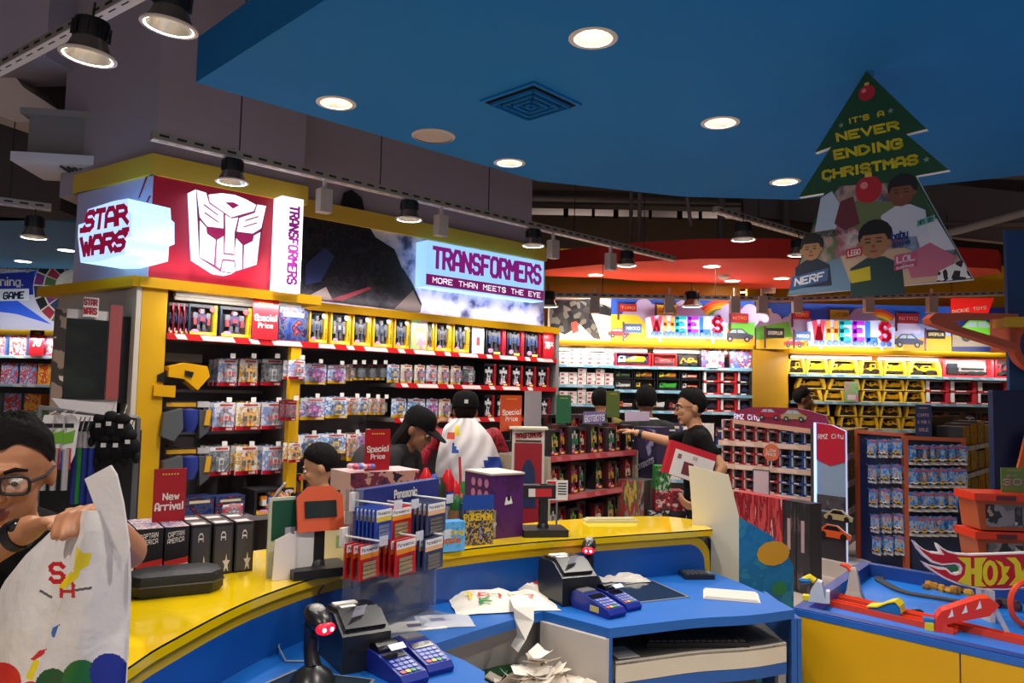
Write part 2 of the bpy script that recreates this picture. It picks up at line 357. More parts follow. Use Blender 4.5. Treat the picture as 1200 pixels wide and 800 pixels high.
for i in range(5): MB().box(.02 + i * .035, .035 + i * .035, -.05 + i * .012, .1 + .03 * i, -.012, .0, M('#3b3839', .6)).build('slat', dct)
mb = MB(); mb.slab([(-5.2, 6.2), (-3.6, 6.0), (-3.6, 6.3), (-5.2, 6.6)], 3.0, 4.6, M('#5c5453', .9)); struct(mb.build('wall_left_bulkhead'))

# ---------------------------------------------------------------- ceiling fittings
GLOW = M('#fff4e2', .5, emit=9.); TRIMW = M('#d9d0c6', .4); REFL = M('#c9c2b8', .25, .6)
def down_proto():
    a = MB().lathe([(.075, .012), (.098, .004), (.1, 0), (.078, -.002), (.075, .012)], TRIMW, cap=False, n=28).mesh('trim_ring', True)
    b = MB().lathe([(.078, 0), (.06, .06), (.045, .1)], REFL, cap=False, n=28).mesh('reflector', True)
    c = MB().lathe([(.056, .05), (.045, .085), (.0, .088)], GLOW, n=20, cap=False).mesh('bulb', True)
    d = MB().lathe([(.1, .115), (.0, .1151)], GLOW, n=20, cap=False).mesh('lamp_disc')
    e = MB().lathe([(.077, .0), (.0775, .02)], GLOW, n=28, cap=False).mesh('lit_rim')
    return [('trim_ring', a), ('reflector', b, [('bulb', c), ('lamp_disc', d), ('lit_rim', e)])]
DP = down_proto()
names = ['round downlight set in the blue ceiling beside the grey vent, above the counter', 'small round downlight near the ceiling edge above the emblem sign', 'round downlight in the blue ceiling above the lit block-letter sign', 'round downlight in the blue ceiling halfway to the tree sign', 'round downlight in the blue ceiling just beside the tree sign']
for (x, y), l in zip(((695, 45), (394, 121), (597, 191), (844, 144), (920, 213)), names):
    q = onz(x, y, 3.06); inst(DP, 'ceiling_light', l, 'ceiling light', (q.x, q.y, 3.059), 0, None, 'downlights in the blue ceiling')
q = onz(508, 159, 3.06); o = thing('ceiling_speaker', 'flat round beige speaker cover in the blue ceiling', 'speaker', (q.x, q.y, 3.06))
MB().lathe([(0, -.006), (.104, -.006), (.112, -.003), (.114, .0)], M('#b8a79c', .6), n=32).build('grille', o, True); MB().lathe([(.11, -.009), (.122, -.006), (.123, 0)], M('#cdbfb4', .5), n=32, cap=False).build('rim', o, True)
q = onz(622, 119, 3.06); o = thing('ceiling_vent', 'square blue air vent with dark slots in the blue ceiling', 'vent', (q.x, q.y, 3.06), R(47), scale=(.85, .85, 1))
MB().box(-.21, .21, -.21, .21, -.012, 0, BL).build('vent_frame', o); dk = M('#0a0f16', .8)
for i in range(4):
    s_ = .19 - i * .045; mb = MB()
    for a in range(4):
        mb.T = Matrix.Rotation(a * math.pi / 2, 4, 'Z'); mb.face([(-s_, -s_, -.013), (s_, -s_, -.013), (s_ - .026, -s_ + .026, -.0135), (-s_ + .026, -s_ + .026, -.0135)][::-1], dk)
    mb.build('vent_slot', o)
    mb = MB()
    for a in range(4):
        mb.T = Matrix.Rotation(a * math.pi / 2, 4, 'Z'); t = s_ - .026; mb.prism([(-t, -.03), (t, -.03), (t, -.012), (-t, -.012)], -t, -t + .008, BL)
    mb.build('vent_blade', o)
# small lights in the red and the far blue soffit
SP = [('trim_ring', MB().lathe([(.085, .003), (.1, 0), (.08, -.004)], TRIMW, n=20, cap=False).mesh('trim_ring', True)), ('lamp_disc', MB().lathe([(.085, -.001), (0, -.0012)], GLOW, n=20, cap=False).mesh('lamp_disc'))]
for i, (x, y) in enumerate(((698, 322), (756, 336), (834, 312), (858, 329), (867, 342), (916, 326))):
    q = onz(x, y, 3.0); spot((q.x, q.y, 2.95), 17, 140); inst(SP, 'ceiling_light', 'small bright downlight in the red soffit, ' + ORD[i] + ' from the toy wall side', 'ceiling light', (q.x, q.y, 2.999), group='downlights in the red soffit')
for i, (x, y) in enumerate(((78, 293), (27, 306))):
    q = onz(x, y, 3.0); inst(SP, 'ceiling_light', ('small downlight in the far blue soffit nearer the film sign', 'small downlight in the far blue soffit above the game sign')[i], 'ceiling light', (q.x, q.y, 2.999), group='downlights in the far blue soffit')
q = onz(848, 322, 3.0); tag(MB().lathe([(.03, -.05), (.06, -.03), (.065, 0)], TRIMW, (q.x, q.y, 3.0), 16).build('smoke_detector', smooth=True), 'small white smoke detector on the red soffit', 'smoke detector')
q = onz(700, 331, 3.0); o = thing('ceiling_sprinkler', 'thin dark rod fitting under the red soffit beside two downlights', 'sprinkler', (q.x, q.y, 3.0))
MB().tube([(0, 0, 0), (0, 0, -.05)], .008, dark).build('stem', o); MB().tube([(-.17, 0, -.02), (.17, 0, -.03)], .008, M('#5a1510', .6)).build('arm', o)
q = onz(902, 345, 2.92); o = thing('security_camera', 'small white dome camera under the soffit edge above the second wheeled sign', 'camera', (q.x, q.y, 2.95))
MB().lathe([(.0, -.06), (.035, -.05), (.04, -.02)], M('#1b1b1d', .2), n=14).build('dome', o, True); MB().lathe([(.045, -.02), (.07, -.01), (.07, .05)], TRIMW, n=16).build('base', o, True)

# ---------------------------------------------------------------- slotted rails with hanging lamps and floods
RAILM = M('#a69e96', .45, .3); SLOT = M('#2a2624', .7)
def rail(name, a, b, label, hang=0, zt=4.6):
    d = b - a; L = d.length; o = thing(name, label, 'rail', a, 0); yaw = math.atan2(d.y, d.x); o.rotation_euler = (0, -math.atan2(d.z, math.hypot(d.x, d.y)), yaw)
    MB().box(0, L, -.022, .022, -.022, .022, RAILM).box(0, L, -.026, .026, -.026, -.02, M('#cfc7c0', .4)).build('channel', o)
    mb = MB()
    for i in range(int(L / .09)):
        x = .03 + i * .09
        for yy in (-.0235, .0235): mb.face([(x, yy, -.005), (x + .05, yy, -.005), (x + .05, yy, .008), (x, yy, .008)], SLOT)
        mb.face([(x, -.012, -.0265), (x + .05, -.012, -.0265), (x + .05, -.004, -.0265), (x, -.004, -.0265)], SLOT)
    mb.build('slots', o, kind='stuff')
    for i in range(hang): MB().tube([(L * (i + .5) / hang, 0, .02), (L * (i + .5) / hang, 0, zt - a.z)], .004, SLOT, 5).build('hanger_wire', o)
    return o
def pend_proto():
    a = MB().lathe([(.03, .2), (.085, .195), (.09, .17), (.085, .09)], BLACK, n=24).mesh('housing', True)
    fins = MB()
    for j in range(10):
        fins.T = Matrix.Rotation(j * .628, 4, 'Z'); fins.box(.07, .096, -.004, .004, .1, .18, BLACK)
    b = MB().lathe([(.085, .09), (.1, .05), (.125, .012)], M('#8d8781', .25, .7), n=28, cap=False).mesh('reflector_skirt', True)
    c = MB().lathe([(.122, .012), (.14, .008), (.14, -.002), (.122, -.004)], TRIMW, n=28, cap=False).mesh('rim', True)
    d = MB().lathe([(.122, -.001), (.112, .002)], GLOW, n=28, cap=False).mesh('lit_rim', True); d2 = MB().lathe([(.112, .002), (.085, .05), (.06, .075)], REFL, n=28, cap=False).mesh('reflector', True); d3 = MB().lathe([(.07, .07), (0, .0701)], GLOW, n=20, cap=False).mesh('lamp_disc')
    e = MB().tube([(0, 0, .19), (0, 0, .3)], .006, BLACK, 6).mesh('cable')
    return [('housing', a, [('heat_fin', fins.mesh('heat_fin'))]), ('reflector_skirt', b), ('rim', c), ('reflector', d2, [('lit_rim', d), ('lamp_disc', d3)]), ('cable', e)]
PP = pend_proto()
def flood_proto():
    a = MB().box(-.06, .06, -.05, .05, -.11, .11, M('#b9b0a8', .5)).mesh('housing'); b = MB().box(-.012, .012, -.02, .02, .1, .22, M('#c7bfb8', .5)).mesh('bracket')
    c = MB().box(-.05, .05, .05, .056, -.095, .095, M('#efe6dc', .3)).mesh('lamp_face'); return [('housing', a, [('lamp_face', c)]), ('bracket', b)]
FP = flood_proto()
ra, rb = onz(178, 158, 2.92), onz(790, 303, 2.92)
rail('light_rail', ra, rb, 'long slotted metal light rail hung in front of the toy wall signs', 5)
def railpt(x):                                                       # where on the rail a column of the picture lies
    best = min(range(401), key=lambda i: abs(px_of(ra.lerp(rb, i / 400)) - x)); return ra.lerp(rb, best / 400)
def px_of(p):
    q = p - EYEV; f = q.dot(fw); a, b = q.dot(r0) / f, q.dot(u0) / f; return 600 + (a * cr + b * sr) * F
for i, x in enumerate((273, 480, 625, 735)):
    q = railpt(x); inst(PP, 'pendant_lamp', 'black spun lamp hanging from the long light rail, ' + ORD[i] + ' from the emblem sign end', 'lamp', q + Vector((0, 0, -.16)), group='black lamps on the long rail', scale=(.64,) * 3)
    spot((q.x + .02, q.y - .02, q.z - .18), 25, 130)
for i, x in enumerate((380, 518, 648, 716)):
    q = railpt(x); inst(FP, 'flood_lamp', 'boxy white floodlight clamped under the long light rail, ' + ORD[i] + ' from the emblem sign end', 'lamp', q + Vector((0, 0, -.155)), rot=(R(0), R(0), R(42)), group='white floods on the long rail', scale=(.65,) * 3)
    aim(q + Vector((-.03, .05, -.17)), LW2.w(-.3 + .85 * i, 0, 1.55), 26, 75)
# rail close to the camera on the left, with two big lamps
a, b = onz(-40, 100, 3.1), onz(210, -35, 3.25); rail('light_rail', a, b, 'slotted rail slanting up beside two large lamps and the mauve wall')
q = onz(103, 67, 2.9); inst(PP, 'pendant_lamp', 'large lit lamp with black ribbed top nearest the air duct', 'lamp', q, rot=(R(0), R(4), 0), scale=(.74,) * 3); spot(q - Vector((0, 0, .03)), 25)
q = onz(198, 32, 2.9); inst(PP, 'pendant_lamp', 'large lit lamp beside the corner of the blue ceiling', 'lamp', q, rot=(R(2), R(6), 0), scale=(.7,) * 3); spot(q - Vector((0, 0, .03)), 25)
a, b = onz(-40, 230, 2.85), onz(60, 243, 2.85); rail('light_rail', a, b, 'short slotted rail under the far blue soffit', 1)
q = onz(42, 240.7, 2.85) - Vector((0, 0, .225)); inst(PP, 'pendant_lamp', 'black lamp hanging from the short rail by the far blue soffit', 'lamp', q, scale=(.62, .62, .75)); spot(q - Vector((0, 0, .03)), 30)
a, b = onz(838, 245, 3.05), onz(1010, 295, 3.05); rail('light_rail', a, b, 'slotted rail passing behind the tree sign', 2)
q = onz(871, 281, 2.85); inst(PP, 'pendant_lamp', 'black lamp on the rail in front of the red soffit', 'lamp', q, scale=(.68,) * 3); spot(q - Vector((0, 0, .03)), 35)
q = onz(936, 299, 2.85); inst(PP, 'pendant_lamp', 'black lamp peeping out behind the edge of the tree sign', 'lamp', q, scale=(.68,) * 3); spot(q - Vector((0, 0, .03)), 35)
a, b = dep(640, 345, 7.95), dep(905, 350, 7.95); rail('light_rail', a, b, 'level slotted rail in front of the first wheeled sign', 2, 3.0)
for x, l in ((642, 'small black lamp on the far rail beside the dark poster'), (811, 'small black lamp on the far rail above the first wheeled sign')):
    q = dep(x, 359, 7.95); inst(PP, 'pendant_lamp', l, 'lamp', q, scale=(.8,) * 3); spot(q - Vector((0, 0, .03)), 30)
a, b = dep(905, 351, 8.35), dep(1186, 343, 8.35); rail('light_rail', a, b, 'level slotted rail in front of the second wheeled sign', 2, 3.6)
for i, x in enumerate((697, 784, 861, 893, 934, 1018, 1092)):
    q = dep(x, 357, 7.95 if x < 900 else 8.35); inst(FP, 'flood_lamp', 'boxy beige floodlight on the far rail, ' + ORD[i] + ' from the toy wall', 'lamp', q, rot=(0, 0, 0), group='floods on the far rail', scale=(.8,) * 3); aim(q + Vector((0, .1, 0)), (q.x, 8.72 if x < 900 else 9.3, 1.6), 11, 95)
# ================================================================ wall shelving shells
PANEL = M('#4d474a', .55); SHELFM = M('#77706f', .5); CREAM = M('#cbbfae', .6); STRIPY = M('#e3a806', .4)
TUBE = M('#fff3e4', .5, emit=5.); TUBE2 = M('#c8bdb0', .5, emit=.25)
def price_strip(par, x0, x1, z0, z1, y, base, lab, step=.27):
    mb = MB().prism([(x0, z0), (x1, z0), (x1, z1), (x0, z1)], y - .006, y, base); x = x0 + .06; i = 0
    while x < x1 - .2:
        wd = (.06, .2)[i % 2]; s = .02; zz = (z1 - z0) * .12
        mb.face([(x, y - .007, z0 + zz), (x + wd, y - .007, z0 + zz), (x + wd - s, y - .007, z1 - zz), (x - s, y - .007, z1 - zz)], lab); x += wd + (.09 if i % 2 == 0 else .1); i += 1
    return mb.build('price_strip', par)
def shelf(par, x0, x1, z, y0=0., y1=.42, base=None, lab=None, th=.03, zs=.035):
    s = MB().box(x0, x1, y0 + .004, y1, z - th, z, SHELFM).build('shelf', par)
    if base: price_strip(s, x0, x1, z - zs, z + .004, y0, base, lab or WHITE)
    return s
def tubes(fr, x0, x1, y, z, label, power, n=1):
    """fluorescent battens under the canopy, with the light they throw"""
    for i in range(n):
        a, b = x0 + (x1 - x0) * i / n, x0 + (x1 - x0) * (i + 1) / n
        o = fthing('tube_light', label if n == 1 else label + ', ' + ORD[i] + ' of the run', 'lamp', fr, (a + b) / 2, y, z)
        h = (b - a) / 2 - .04; MB().box(-h, h, .0, .05, .012, .03, WHITE).build('batten', o); MB().tube([(-h, .02, 0), (h, .02, 0)], .012, TUBE2 if fr in (LW1, LW2) else TUBE, 8).build('tube', o, True)
        l = area(fr.w((a + b) / 2, -.06, z), h * 2, power / n, (1, .95, .9), (R(12), 0, fr.rz), .04)
# ---- bay nearest the sign corner
t = fthing('shelving_bay', 'yellow-posted shelving bay of hanging robot toys under the emblem sign', 'shelving', LW1)
MB().box(.02, 1.12, .42, .46, 0, 2.19, PANEL).build('back_panel', t)
p = MB().box(0, .14, 0, .46, 0, 2.19, YW).build('post', t); MB().box(-.03, -.002, .0, .46, 0, 2.19, CREAM).build('edge_strip', p)
MB().box(.93, 1.0, 0, .05, 0, 1.9, YW).build('post', t); MB().box(.95, .98, .05, .42, 0, 1.9, SHELFM).build('partition', t)
MB().slab([(-.02, -.02), (1.12, -.02), (1.12, .5), (-.1, .5)], 2.19, 2.25, STRIPY).build('canopy', t)
shelf(t, .145, 1.12, 1.935, 0, .42, RED, M('#efe4e0', .5)); shelf(t, .145, .93, .84, -.05, .42)
for z in (1.6, 1.33): MB().box(.15, .93, .405, .42, z - .01, z + .01, STEEL).build('peg_bar', t)
MB().box(.145, .93, .05, .42, 0, .1, DGREY).build('plinth', t)
# ---- long run towards the far wall
t = fthing('shelving_bay', 'long dark run of toy shelves under the block-letter light box', 'shelving', LW2)
MB().box(-.32, 2.42, .42, .46, 0, 2.19, PANEL).build('back_panel', t)
MB().box(2.38, 2.42, .0, .46, 0, 2.19, M('#8a8480', .6)).build('end_panel', t)
MB().box(-.32, 2.42, 0, .5, 2.19, 2.25, STRIPY).build('canopy', t)
for z, x0 in ((1.955, -.32), (1.69, .62), (1.42, .62)): shelf(t, x0, 2.38, z, 0, .42, RED, M('#efe4e0', .5))
for z in (.84, .3): shelf(t, -.3, 2.38, z, -.05, .42)
for z in (1.75, 1.47, 1.2): MB().box(-.3, .6, .405, .42, z - .01, z + .01, STEEL).build('peg_bar', t)
# return wall under the film sign
t = fthing('corner_panel', 'pale panel wall under the film title sign', 'panel', LS)
MB().box(-1.0, -.05, .02, .06, 0, 2.19, M('#b9b2ac', .6)).build('board', t); MB().box(-1.12, .0, -.06, .3, 2.19, 2.25, STRIPY).build('canopy', t); MB().box(-.94, -.2, .0, .02, .2, 1.88, BLACK).build('dark_board', t)
tubes(LW1, .18, 1.08, .1, 2.16, 'added white tube lamp under the yellow canopy of the corner bay', 6)  # tubes on both toy wall runs are added for shelf light
tubes(LW2, -.25, 2.35, .1, 2.16, 'added white tube lamp under the long yellow canopy', 9, 3)

# ---- sign box over the corner
t = fthing('sign_box', 'corner sign box with lilac face, red face and yellow top band', 'sign', LW1)
redp = M('#b0102e', .5)
mb = MB().box(.04, .995, .05, .4, 2.25, 2.86, redp); mb.build('red_panel', t)
MB().box(.024, 1.02, .03, .4, 2.86, 2.985, M('#d9b23c', .6)).build('yellow_band', t)
# lilac face lies on the other plane: corner block
i_ = LS; ti = Matrix.Rotation(LS.rz - LW1.rz, 4, 'Z')
mb = MB(); mb.T = ti; mb.box(-.9, -.039, .05, .08, 2.25, 2.86, M('#bdb9dc', .5)); f = mb.build('lilac_panel', t)
mb = MB(); mb.T = ti; mb.box(-.93, -.024, .03, .07, 2.86, 2.985, M('#d9b23c', .6)); mb.build('yellow_band', t)
mb = MB(); mb.T = ti
for a, b in (((172, 207), (163, 232)), ((176, 229), (171, 240))):
    (x0, z0), (x1, z1) = LS.uz(*a, .048), LS.uz(*b, .048); mb.face([(x0 - .012, .048, z0), (x0 + .012, .048, z0), (x1 + .004, .048, z1), (x1 - .01, .048, z1)], M('#8c1230', .5))
mb.build('red_streaks', f)
# emblem, built as an extruded light box
t = fthing('emblem_sign', 'glowing white robot-face emblem on the red panel', 'sign', LW1)
Z = lambda x, y: (210 + x / 6.6667, 215 + y / 6.6667)
EO = -.085
def ez(pts): return [LW1.uz(*Z(*q), EO) for q in pts]
EW = M('#eef6ff', .4, emit=1.1); EWS = M('#d6ecff', .4, emit=1.0); EL = M('#c0508e', .5)
base = [(130, 45), (212, 70), (228, 84), (330, 72), (430, 85), (520, 120), (598, 158), (680, 172), (605, 640), (440, 690), (415, 705), (322, 690), (155, 580)]
MB().prism(ez(base), EO, .05, EWS).build('light_body', t)
mb = MB().face([(x, EO - .002, z) for x, z in ez(base)][::-1], EL); mb.build('outline', t)
for nm, pts in (('crest', [(228, 88), (330, 77), (430, 90), (515, 124), (596, 168), (578, 215), (405, 264), (240, 148)]), ('cheek', [(160, 292), (208, 345), (213, 392), (280, 440), (266, 632), (160, 576)]),
                ('cheek', [(507, 482), (574, 450), (582, 408), (630, 382), (600, 634), (500, 666)]), ('brow', [(135, 52), (206, 74), (230, 158), (341, 232), (342, 350), (218, 335), (160, 262)]),
                ('brow', [(608, 166), (674, 177), (636, 350), (572, 390), (449, 375), (470, 270), (590, 230)]), ('nose', [(358, 246), (405, 275), (456, 267), (428, 380), (424, 549), (354, 542), (361, 355)]),
                ('jaw', [(285, 640), (294, 442), (343, 412), (343, 556), (430, 564), (443, 430), (490, 480), (486, 670), (444, 684), (434, 598), (332, 588), (314, 665)]), ('chin', [(340, 605), (424, 611), (434, 686), (415, 698), (328, 684)])):
    pz = ez(pts); mb = MB().prism(pz if 0 else pz, EO - .008, EO - .003, EW); mb.build(nm, t)
for pts in ([(355, 148), (420, 148), (465, 172), (415, 198)], [(212, 345), (355, 362), (350, 405), (285, 432), (217, 385)], [(447, 385), (575, 402), (570, 443), (500, 472), (442, 425)], [(190, 160), (300, 244), (300, 254), (188, 172)], [(195, 222), (303, 299), (303, 309), (193, 234)], [(510, 286), (615, 254), (615, 264), (510, 296)], [(497, 336), (605, 303), (605, 313), (497, 345)]):
    MB().face([(x, EO - .0085, z) for x, z in ez(pts)][::-1], M('#d8357e', .5, emit=.25)).build('face_mark', t)
# upright light box
WL = M('#f0f4ff', .4, emit=.95); PUR = M('#8d1f80', .5, emit=.55)
(x0, z0), (x1, z1) = LW1.uz(326, 341, -.07), LW1.uz(356, 234, -.07)
t = fthing('light_box_sign', 'narrow upright white light box with purple sideways lettering', 'sign', LW1)
MB().box(x0, x1, -.07, .05, z0, z1, WL).build('light_body', t)
mb = MB(); xm = (x0 + x1) / 2; c = [(xm - .036 + .012, z1 - .05), (xm - .036 + .012, z0 + .05), (xm + .05, z0 + .05), (xm + .05, z1 - .05)]; textq(mb, 'TRANSFORMERS', c, -.073, PUR, 1.45, 1.5); mb.build('lettering', t)
# long light box on the poster
(x0, z0), (x1, z1) = LW2.uz(499, 335, -.1), LW2.uz(637.5, 305, -.1)
z1 = LW2.uz(500, 281, -.1)[1]
t = fthing('light_box_sign', 'long white light box with big purple block letters and a purple slogan band', 'sign', LW2)
MB().box(x0, x1, -.1, .06, z0, z1, M('#9fd4ff', .4, emit=.8)).build('light_body', t)
zb = z0 + (z1 - z0) * .27
MB().box(x0, x1, -.104, -.1, z0 + .012, zb, M('#8d1f72', .5, emit=.45)).build('slogan_band', t)
mb = MB(); textq(mb, 'TRANSFORMERS', [(x0 + .05, zb + .045), (x1 - .03, zb + .045), (x1 - .03, z1 - .035), (x0 + .05, z1 - .035)], -.103, PUR, 1.35, 1.5); mb.build('lettering', t)
mb = MB(); textq(mb, 'MORE THAN MEETS THE EYE', [(x0 + .06, z0 + .032), (x1 - .04, z0 + .032), (x1 - .04, zb - .02), (x0 + .06, zb - .02)], -.1055, M('#f2f4ff', .5, emit=.8), 1.1); mb.build('slogan', t)
# film title sign on the lilac face
SZ = lambda x, y: (85 + x / 6.6667, 195 + y / 6.6667); SO = -.2
def szz(pts): return [LS.uz(*SZ(*q), SO) for q in pts]
t = fthing('title_sign', 'thick cyan-glowing light box with stacked red film lettering', 'sign', LS)
out = [(45, 455), (95, 440), (120, 335), (325, 268), (432, 250), (437, 345), (462, 368), (460, 545), (418, 562), (410, 685), (200, 745), (62, 750), (42, 545)]
MB().prism(szz(out), SO, .05, M('#a8c8ff', .4, emit=1.1), M('#a4e0ff', .4, emit=1.5)).build('light_body', t)
mb = MB(); RW = M('#a01440', .5, emit=.35)
textq(mb, 'STAR', szz([(70, 525), (448, 455), (430, 285), (112, 345)]), SO - .003, RW, 2.0, .9); textq(mb, 'WARS', szz([(70, 715), (405, 665), (448, 485), (58, 550)]), SO - .003, RW, 2.0, .9)
x = szz([(60, 525), (135, 512), (135, 470), (60, 482)]); mb.face([(a, SO - .003, z) for a, z in x], RW); x = szz([(390, 520), (448, 510), (448, 470), (390, 480)]); mb.face([(a, SO - .003, z) for a, z in x], RW)
mb.build('lettering', t)
# glow of the LED strips behind these signs and along the ledge under the posters
area(LS.w(-.35, -.02, 2.6), .6, 4.0, (.3, .45, 1), (R(90), 0, LS.rz + math.pi), .3, 'sign_glow')
area(LW1.w(.4, -.03, 2.29), .8, 1.0, (1, .3, .5), (R(180), 0, LW1.rz), .03, 'sign_glow')
# poster stand-in: plain printed backdrop of dark rock and pale smoke
t = fthing('wall_poster', 'big printed poster of dark jagged shapes on pale smoke', 'poster', LW2)
MB().box(-.42, 2.26, .045, .06, 2.25, 2.86, art(('#20223a', '#5a5f8a', '#aab0dc', '#d4d6ee', '#e4e0ea', '#d8d4e4', '#9a9cc0'), 6., (1, 1, 1), .5, 0, 'noise', 3, 8, False)).build('backdrop', t)
dk = art(('#050508', '#0c0c10', '#1a191d', '#07070a', '#232124', '#0e1220', '#060608'), 9, (1, 1, 1), .5, 0, 'noise', 1)
out = [(352, 243), (372, 240), (388, 252), (398, 246), (403, 226), (412, 222), (424, 232), (430, 262), (440, 278), (462, 292), (470, 312), (482, 330), (494, 356), (492, 366), (352, 349)]
mb = MB(); mb.prism([LW2.uz(*q, .04) for q in out], .036, .044, dk); mb.build('dark_shape', t)
for pts, c in (([(380, 353), (432, 336), (436, 338), (402, 352)], '#7a2430'), ([(355, 350), (382, 336), (390, 352)], '#8a7f78'), ([(358, 310), (380, 290), (392, 300), (376, 330), (358, 334)], '#23305e'), ([(462, 362), (484, 340), (494, 360), (490, 367)], '#6a5f58')):
    MB().face([(u, .034, z) for u, z in [LW2.uz(*q, .034) for q in pts]], M(c, .6)).build('colour_patch', t)
MB().box(-.32, 2.26, .02, .06, 2.86, 2.985, M('#d9b23c', .6)).build('yellow_band', t)
for i in range(3): area(LW2.w(.1 + .85 * i, -.04, 2.3), .8, .7, (1, .85, .9), (R(125), 0, LW2.rz), .03, 'ledge_glow')
# ================================================================ far walls
BLS = M('#79a9bd', .4)
def far(fr, x0, x1, label, label2, shelves, strip):
    t = fthing('shelving_bay', label, 'shelving', fr)
    MB().box(x0, x1, .42, .46, 0, 2.19, M('#6e6763', .6)).build('back_panel', t); MB().box(x0, x1, -.02, .48, 2.19, 2.25, M('#f0b60a', .4)).build('canopy', t)
    for a, b, z in shelves: shelf(t, a, b, z, 0, .42, strip, M('#a9cbd8', .4), .025, .03)
    return t
far(FA, .42, 2.74, 'far shelving run of boxed trucks under the first wheeled sign', '', ((.42, 1.17, 1.975), (1.17, 2.73, 1.97), (.42, 1.17, 1.745), (1.17, 1.98, 1.70), (1.99, 2.73, 1.665), (.42, 1.17, 1.53), (1.17, 2.73, 1.47), (.42, 2.73, 1.1), (.42, 2.73, .7), (.42, 2.73, .25)), BLS)
far(FB, 3.36, 6.9, 'far shelving run of yellow construction toys under the second wheeled sign', '', ((3.38, 6.9, 1.94), (3.38, 6.9, 1.615), (3.38, 6.9, 1.29), (3.38, 6.9, .95), (3.38, 6.9, .6), (3.38, 6.9, .2)), BLS)
far(FL, -6.6, -3.7, 'far shelves of red and blue game boxes under the game sign', '', ((-6.6, -3.7, 1.95), (-6.6, -3.7, 1.62), (-6.6, -3.7, 1.27), (-6.6, -3.7, .9)), WHITE)
tubes(FA, .5, 2.7, .12, 2.15, 'white tube lamp above the boxed trucks', 12, 2); tubes(FB, 3.4, 6.6, .12, 2.15, 'white tube lamp above the construction toys', 17, 3); tubes(FL, -6.4, -3.9, .12, 2.15, 'white tube lamp above the far game boxes', 14, 2)
for i, (x, e) in enumerate(((1.0, 5), (2.1, 5), (4.0, 5), (5.4, 5))): area(((x), (8.62 if i < 2 else 9.2), 2.3), 1.1, e, (1, .93, .8), (R(125), 0, 0), .03, 'ledge_glow')
area((-5.2, 8.8, 2.3), 2.2, 3, (.85, .9, 1), (R(125), 0, 0), .03, 'ledge_glow')
# painted backboards
def board(fr, px0, px1, ztop, label, y=.2, seed=0):
    t = fthing('painted_board', label, 'sign', fr); x0 = fr.uz(px0, 380, y)[0]; x1 = fr.uz(px1, 380, y)[0]
    return t, x0, x1
SKY = M('#2f62d8', .5); SKY2 = M('#8fa6ee', .5); CLOUD = M('#b9b7ea', .5); HILLY = M('#f0d23a', .5); HILLG = M('#6cc24a', .5); ORG = M('#f49a1e', .5)
def cloud(mb, x, z, s, y, m=CLOUD):
    for dx, dz, r in ((-.12, 0, .09), (0, .05, .12), (.13, .01, .09), (.02, -.05, .12), (.22, -.04, .06), (-.21, -.05, .07)): disc(mb, x + dx * s, z + dz * s, r * s, y, m, 14); y -= .0002
def rainbow(mb, x, z, y):
    for i, c in enumerate(('#d8452f', '#f08a22', '#f4d23a', '#5cae4a', '#3f6fd0', '#8fa0f0')): disc(mb, x, z, .34 - .035 * i, y - .0004 * i, M(c, .5), 26)
def car2d(mb, x, z, s, y, c):
    mb.face([(x + a * s, y, z + b * s) for a, b in ((-.3, 0), (.3, 0), (.32, .08), (.2, .12), (.08, .22), (-.14, .22), (-.24, .12), (-.32, .1))], M(c, .5))
    mb.face([(x + a * s, y - .001, z + b * s) for a, b in ((-.02, .13), (.15, .13), (.07, .2), (-.02, .2))], M('#9fb6cc', .5)); mb.face([(x + a * s, y - .001, z + b * s) for a, b in ((-.2, .13), (-.04, .13), (-.04, .2), (-.13, .2))], M('#9fb6cc', .5))
    for w_ in (-.18, .18): disc(mb, x + w_ * s, z, .065 * s, y - .0015, M('#26262c', .5)); disc(mb, x + w_ * s, z, .03 * s, y - .002, M('#9a9aa4', .5))
def wheels(fr, y, px0, px1, pyb, pyt, label):
    t = fthing('letter_sign', label, 'sign', fr); x0, z0 = fr.uz(px0, pyb, y); x1, z1 = fr.uz(px1, pyt, y); n = 6; wd = (x1 - x0) / n; zb = z0 + .05
    MB().prism([(x0 - .04, z0 - .01), (x1 + .04, z0 - .01), (x1 + .05, z1 - .05), (x1 - .1, z1 + .035), (x0 + .1, z1 + .035), (x0 - .05, z1)], y + .02, y + .05, M('#bccdff', .4, emit=.12)).build('backing', t); MB().box(x0 + .1, x0 + .13, y + .03, y + .045, 2.2505, z0 + .02, WHITE).build('foot', t); MB().box(x1 - .13, x1 - .1, y + .03, y + .045, 2.2505, z0 + .02, WHITE).build('foot', t)
    for i, (ch, c) in enumerate(zip('WHEELS', ('#e0405a', '#e8944a', '#17a7b4', '#a52fd6', '#2a6fe0', '#e02f5a'))):
        mb = MB(); a = x0 + wd * i; text(mb, ch, a + .008, a + wd - .004, zb, z1 + .025, y, M(c, .4, emit=.12), 1.55, th=.02); l = mb.build('letter', t)
        for k in (.28, .74):
            mb = MB(); ox = a + wd * k; mb.T = Matrix.Translation((ox, y - .012, z0 + .03)) @ Matrix.Rotation(R(90), 4, 'X'); mb.lathe([(.0, .012), (.016, .012), (.03, .008), (.033, 0), (.0, -.0001)], M('#3f66b8', .4), n=12); mb.build('wheel', l, True)
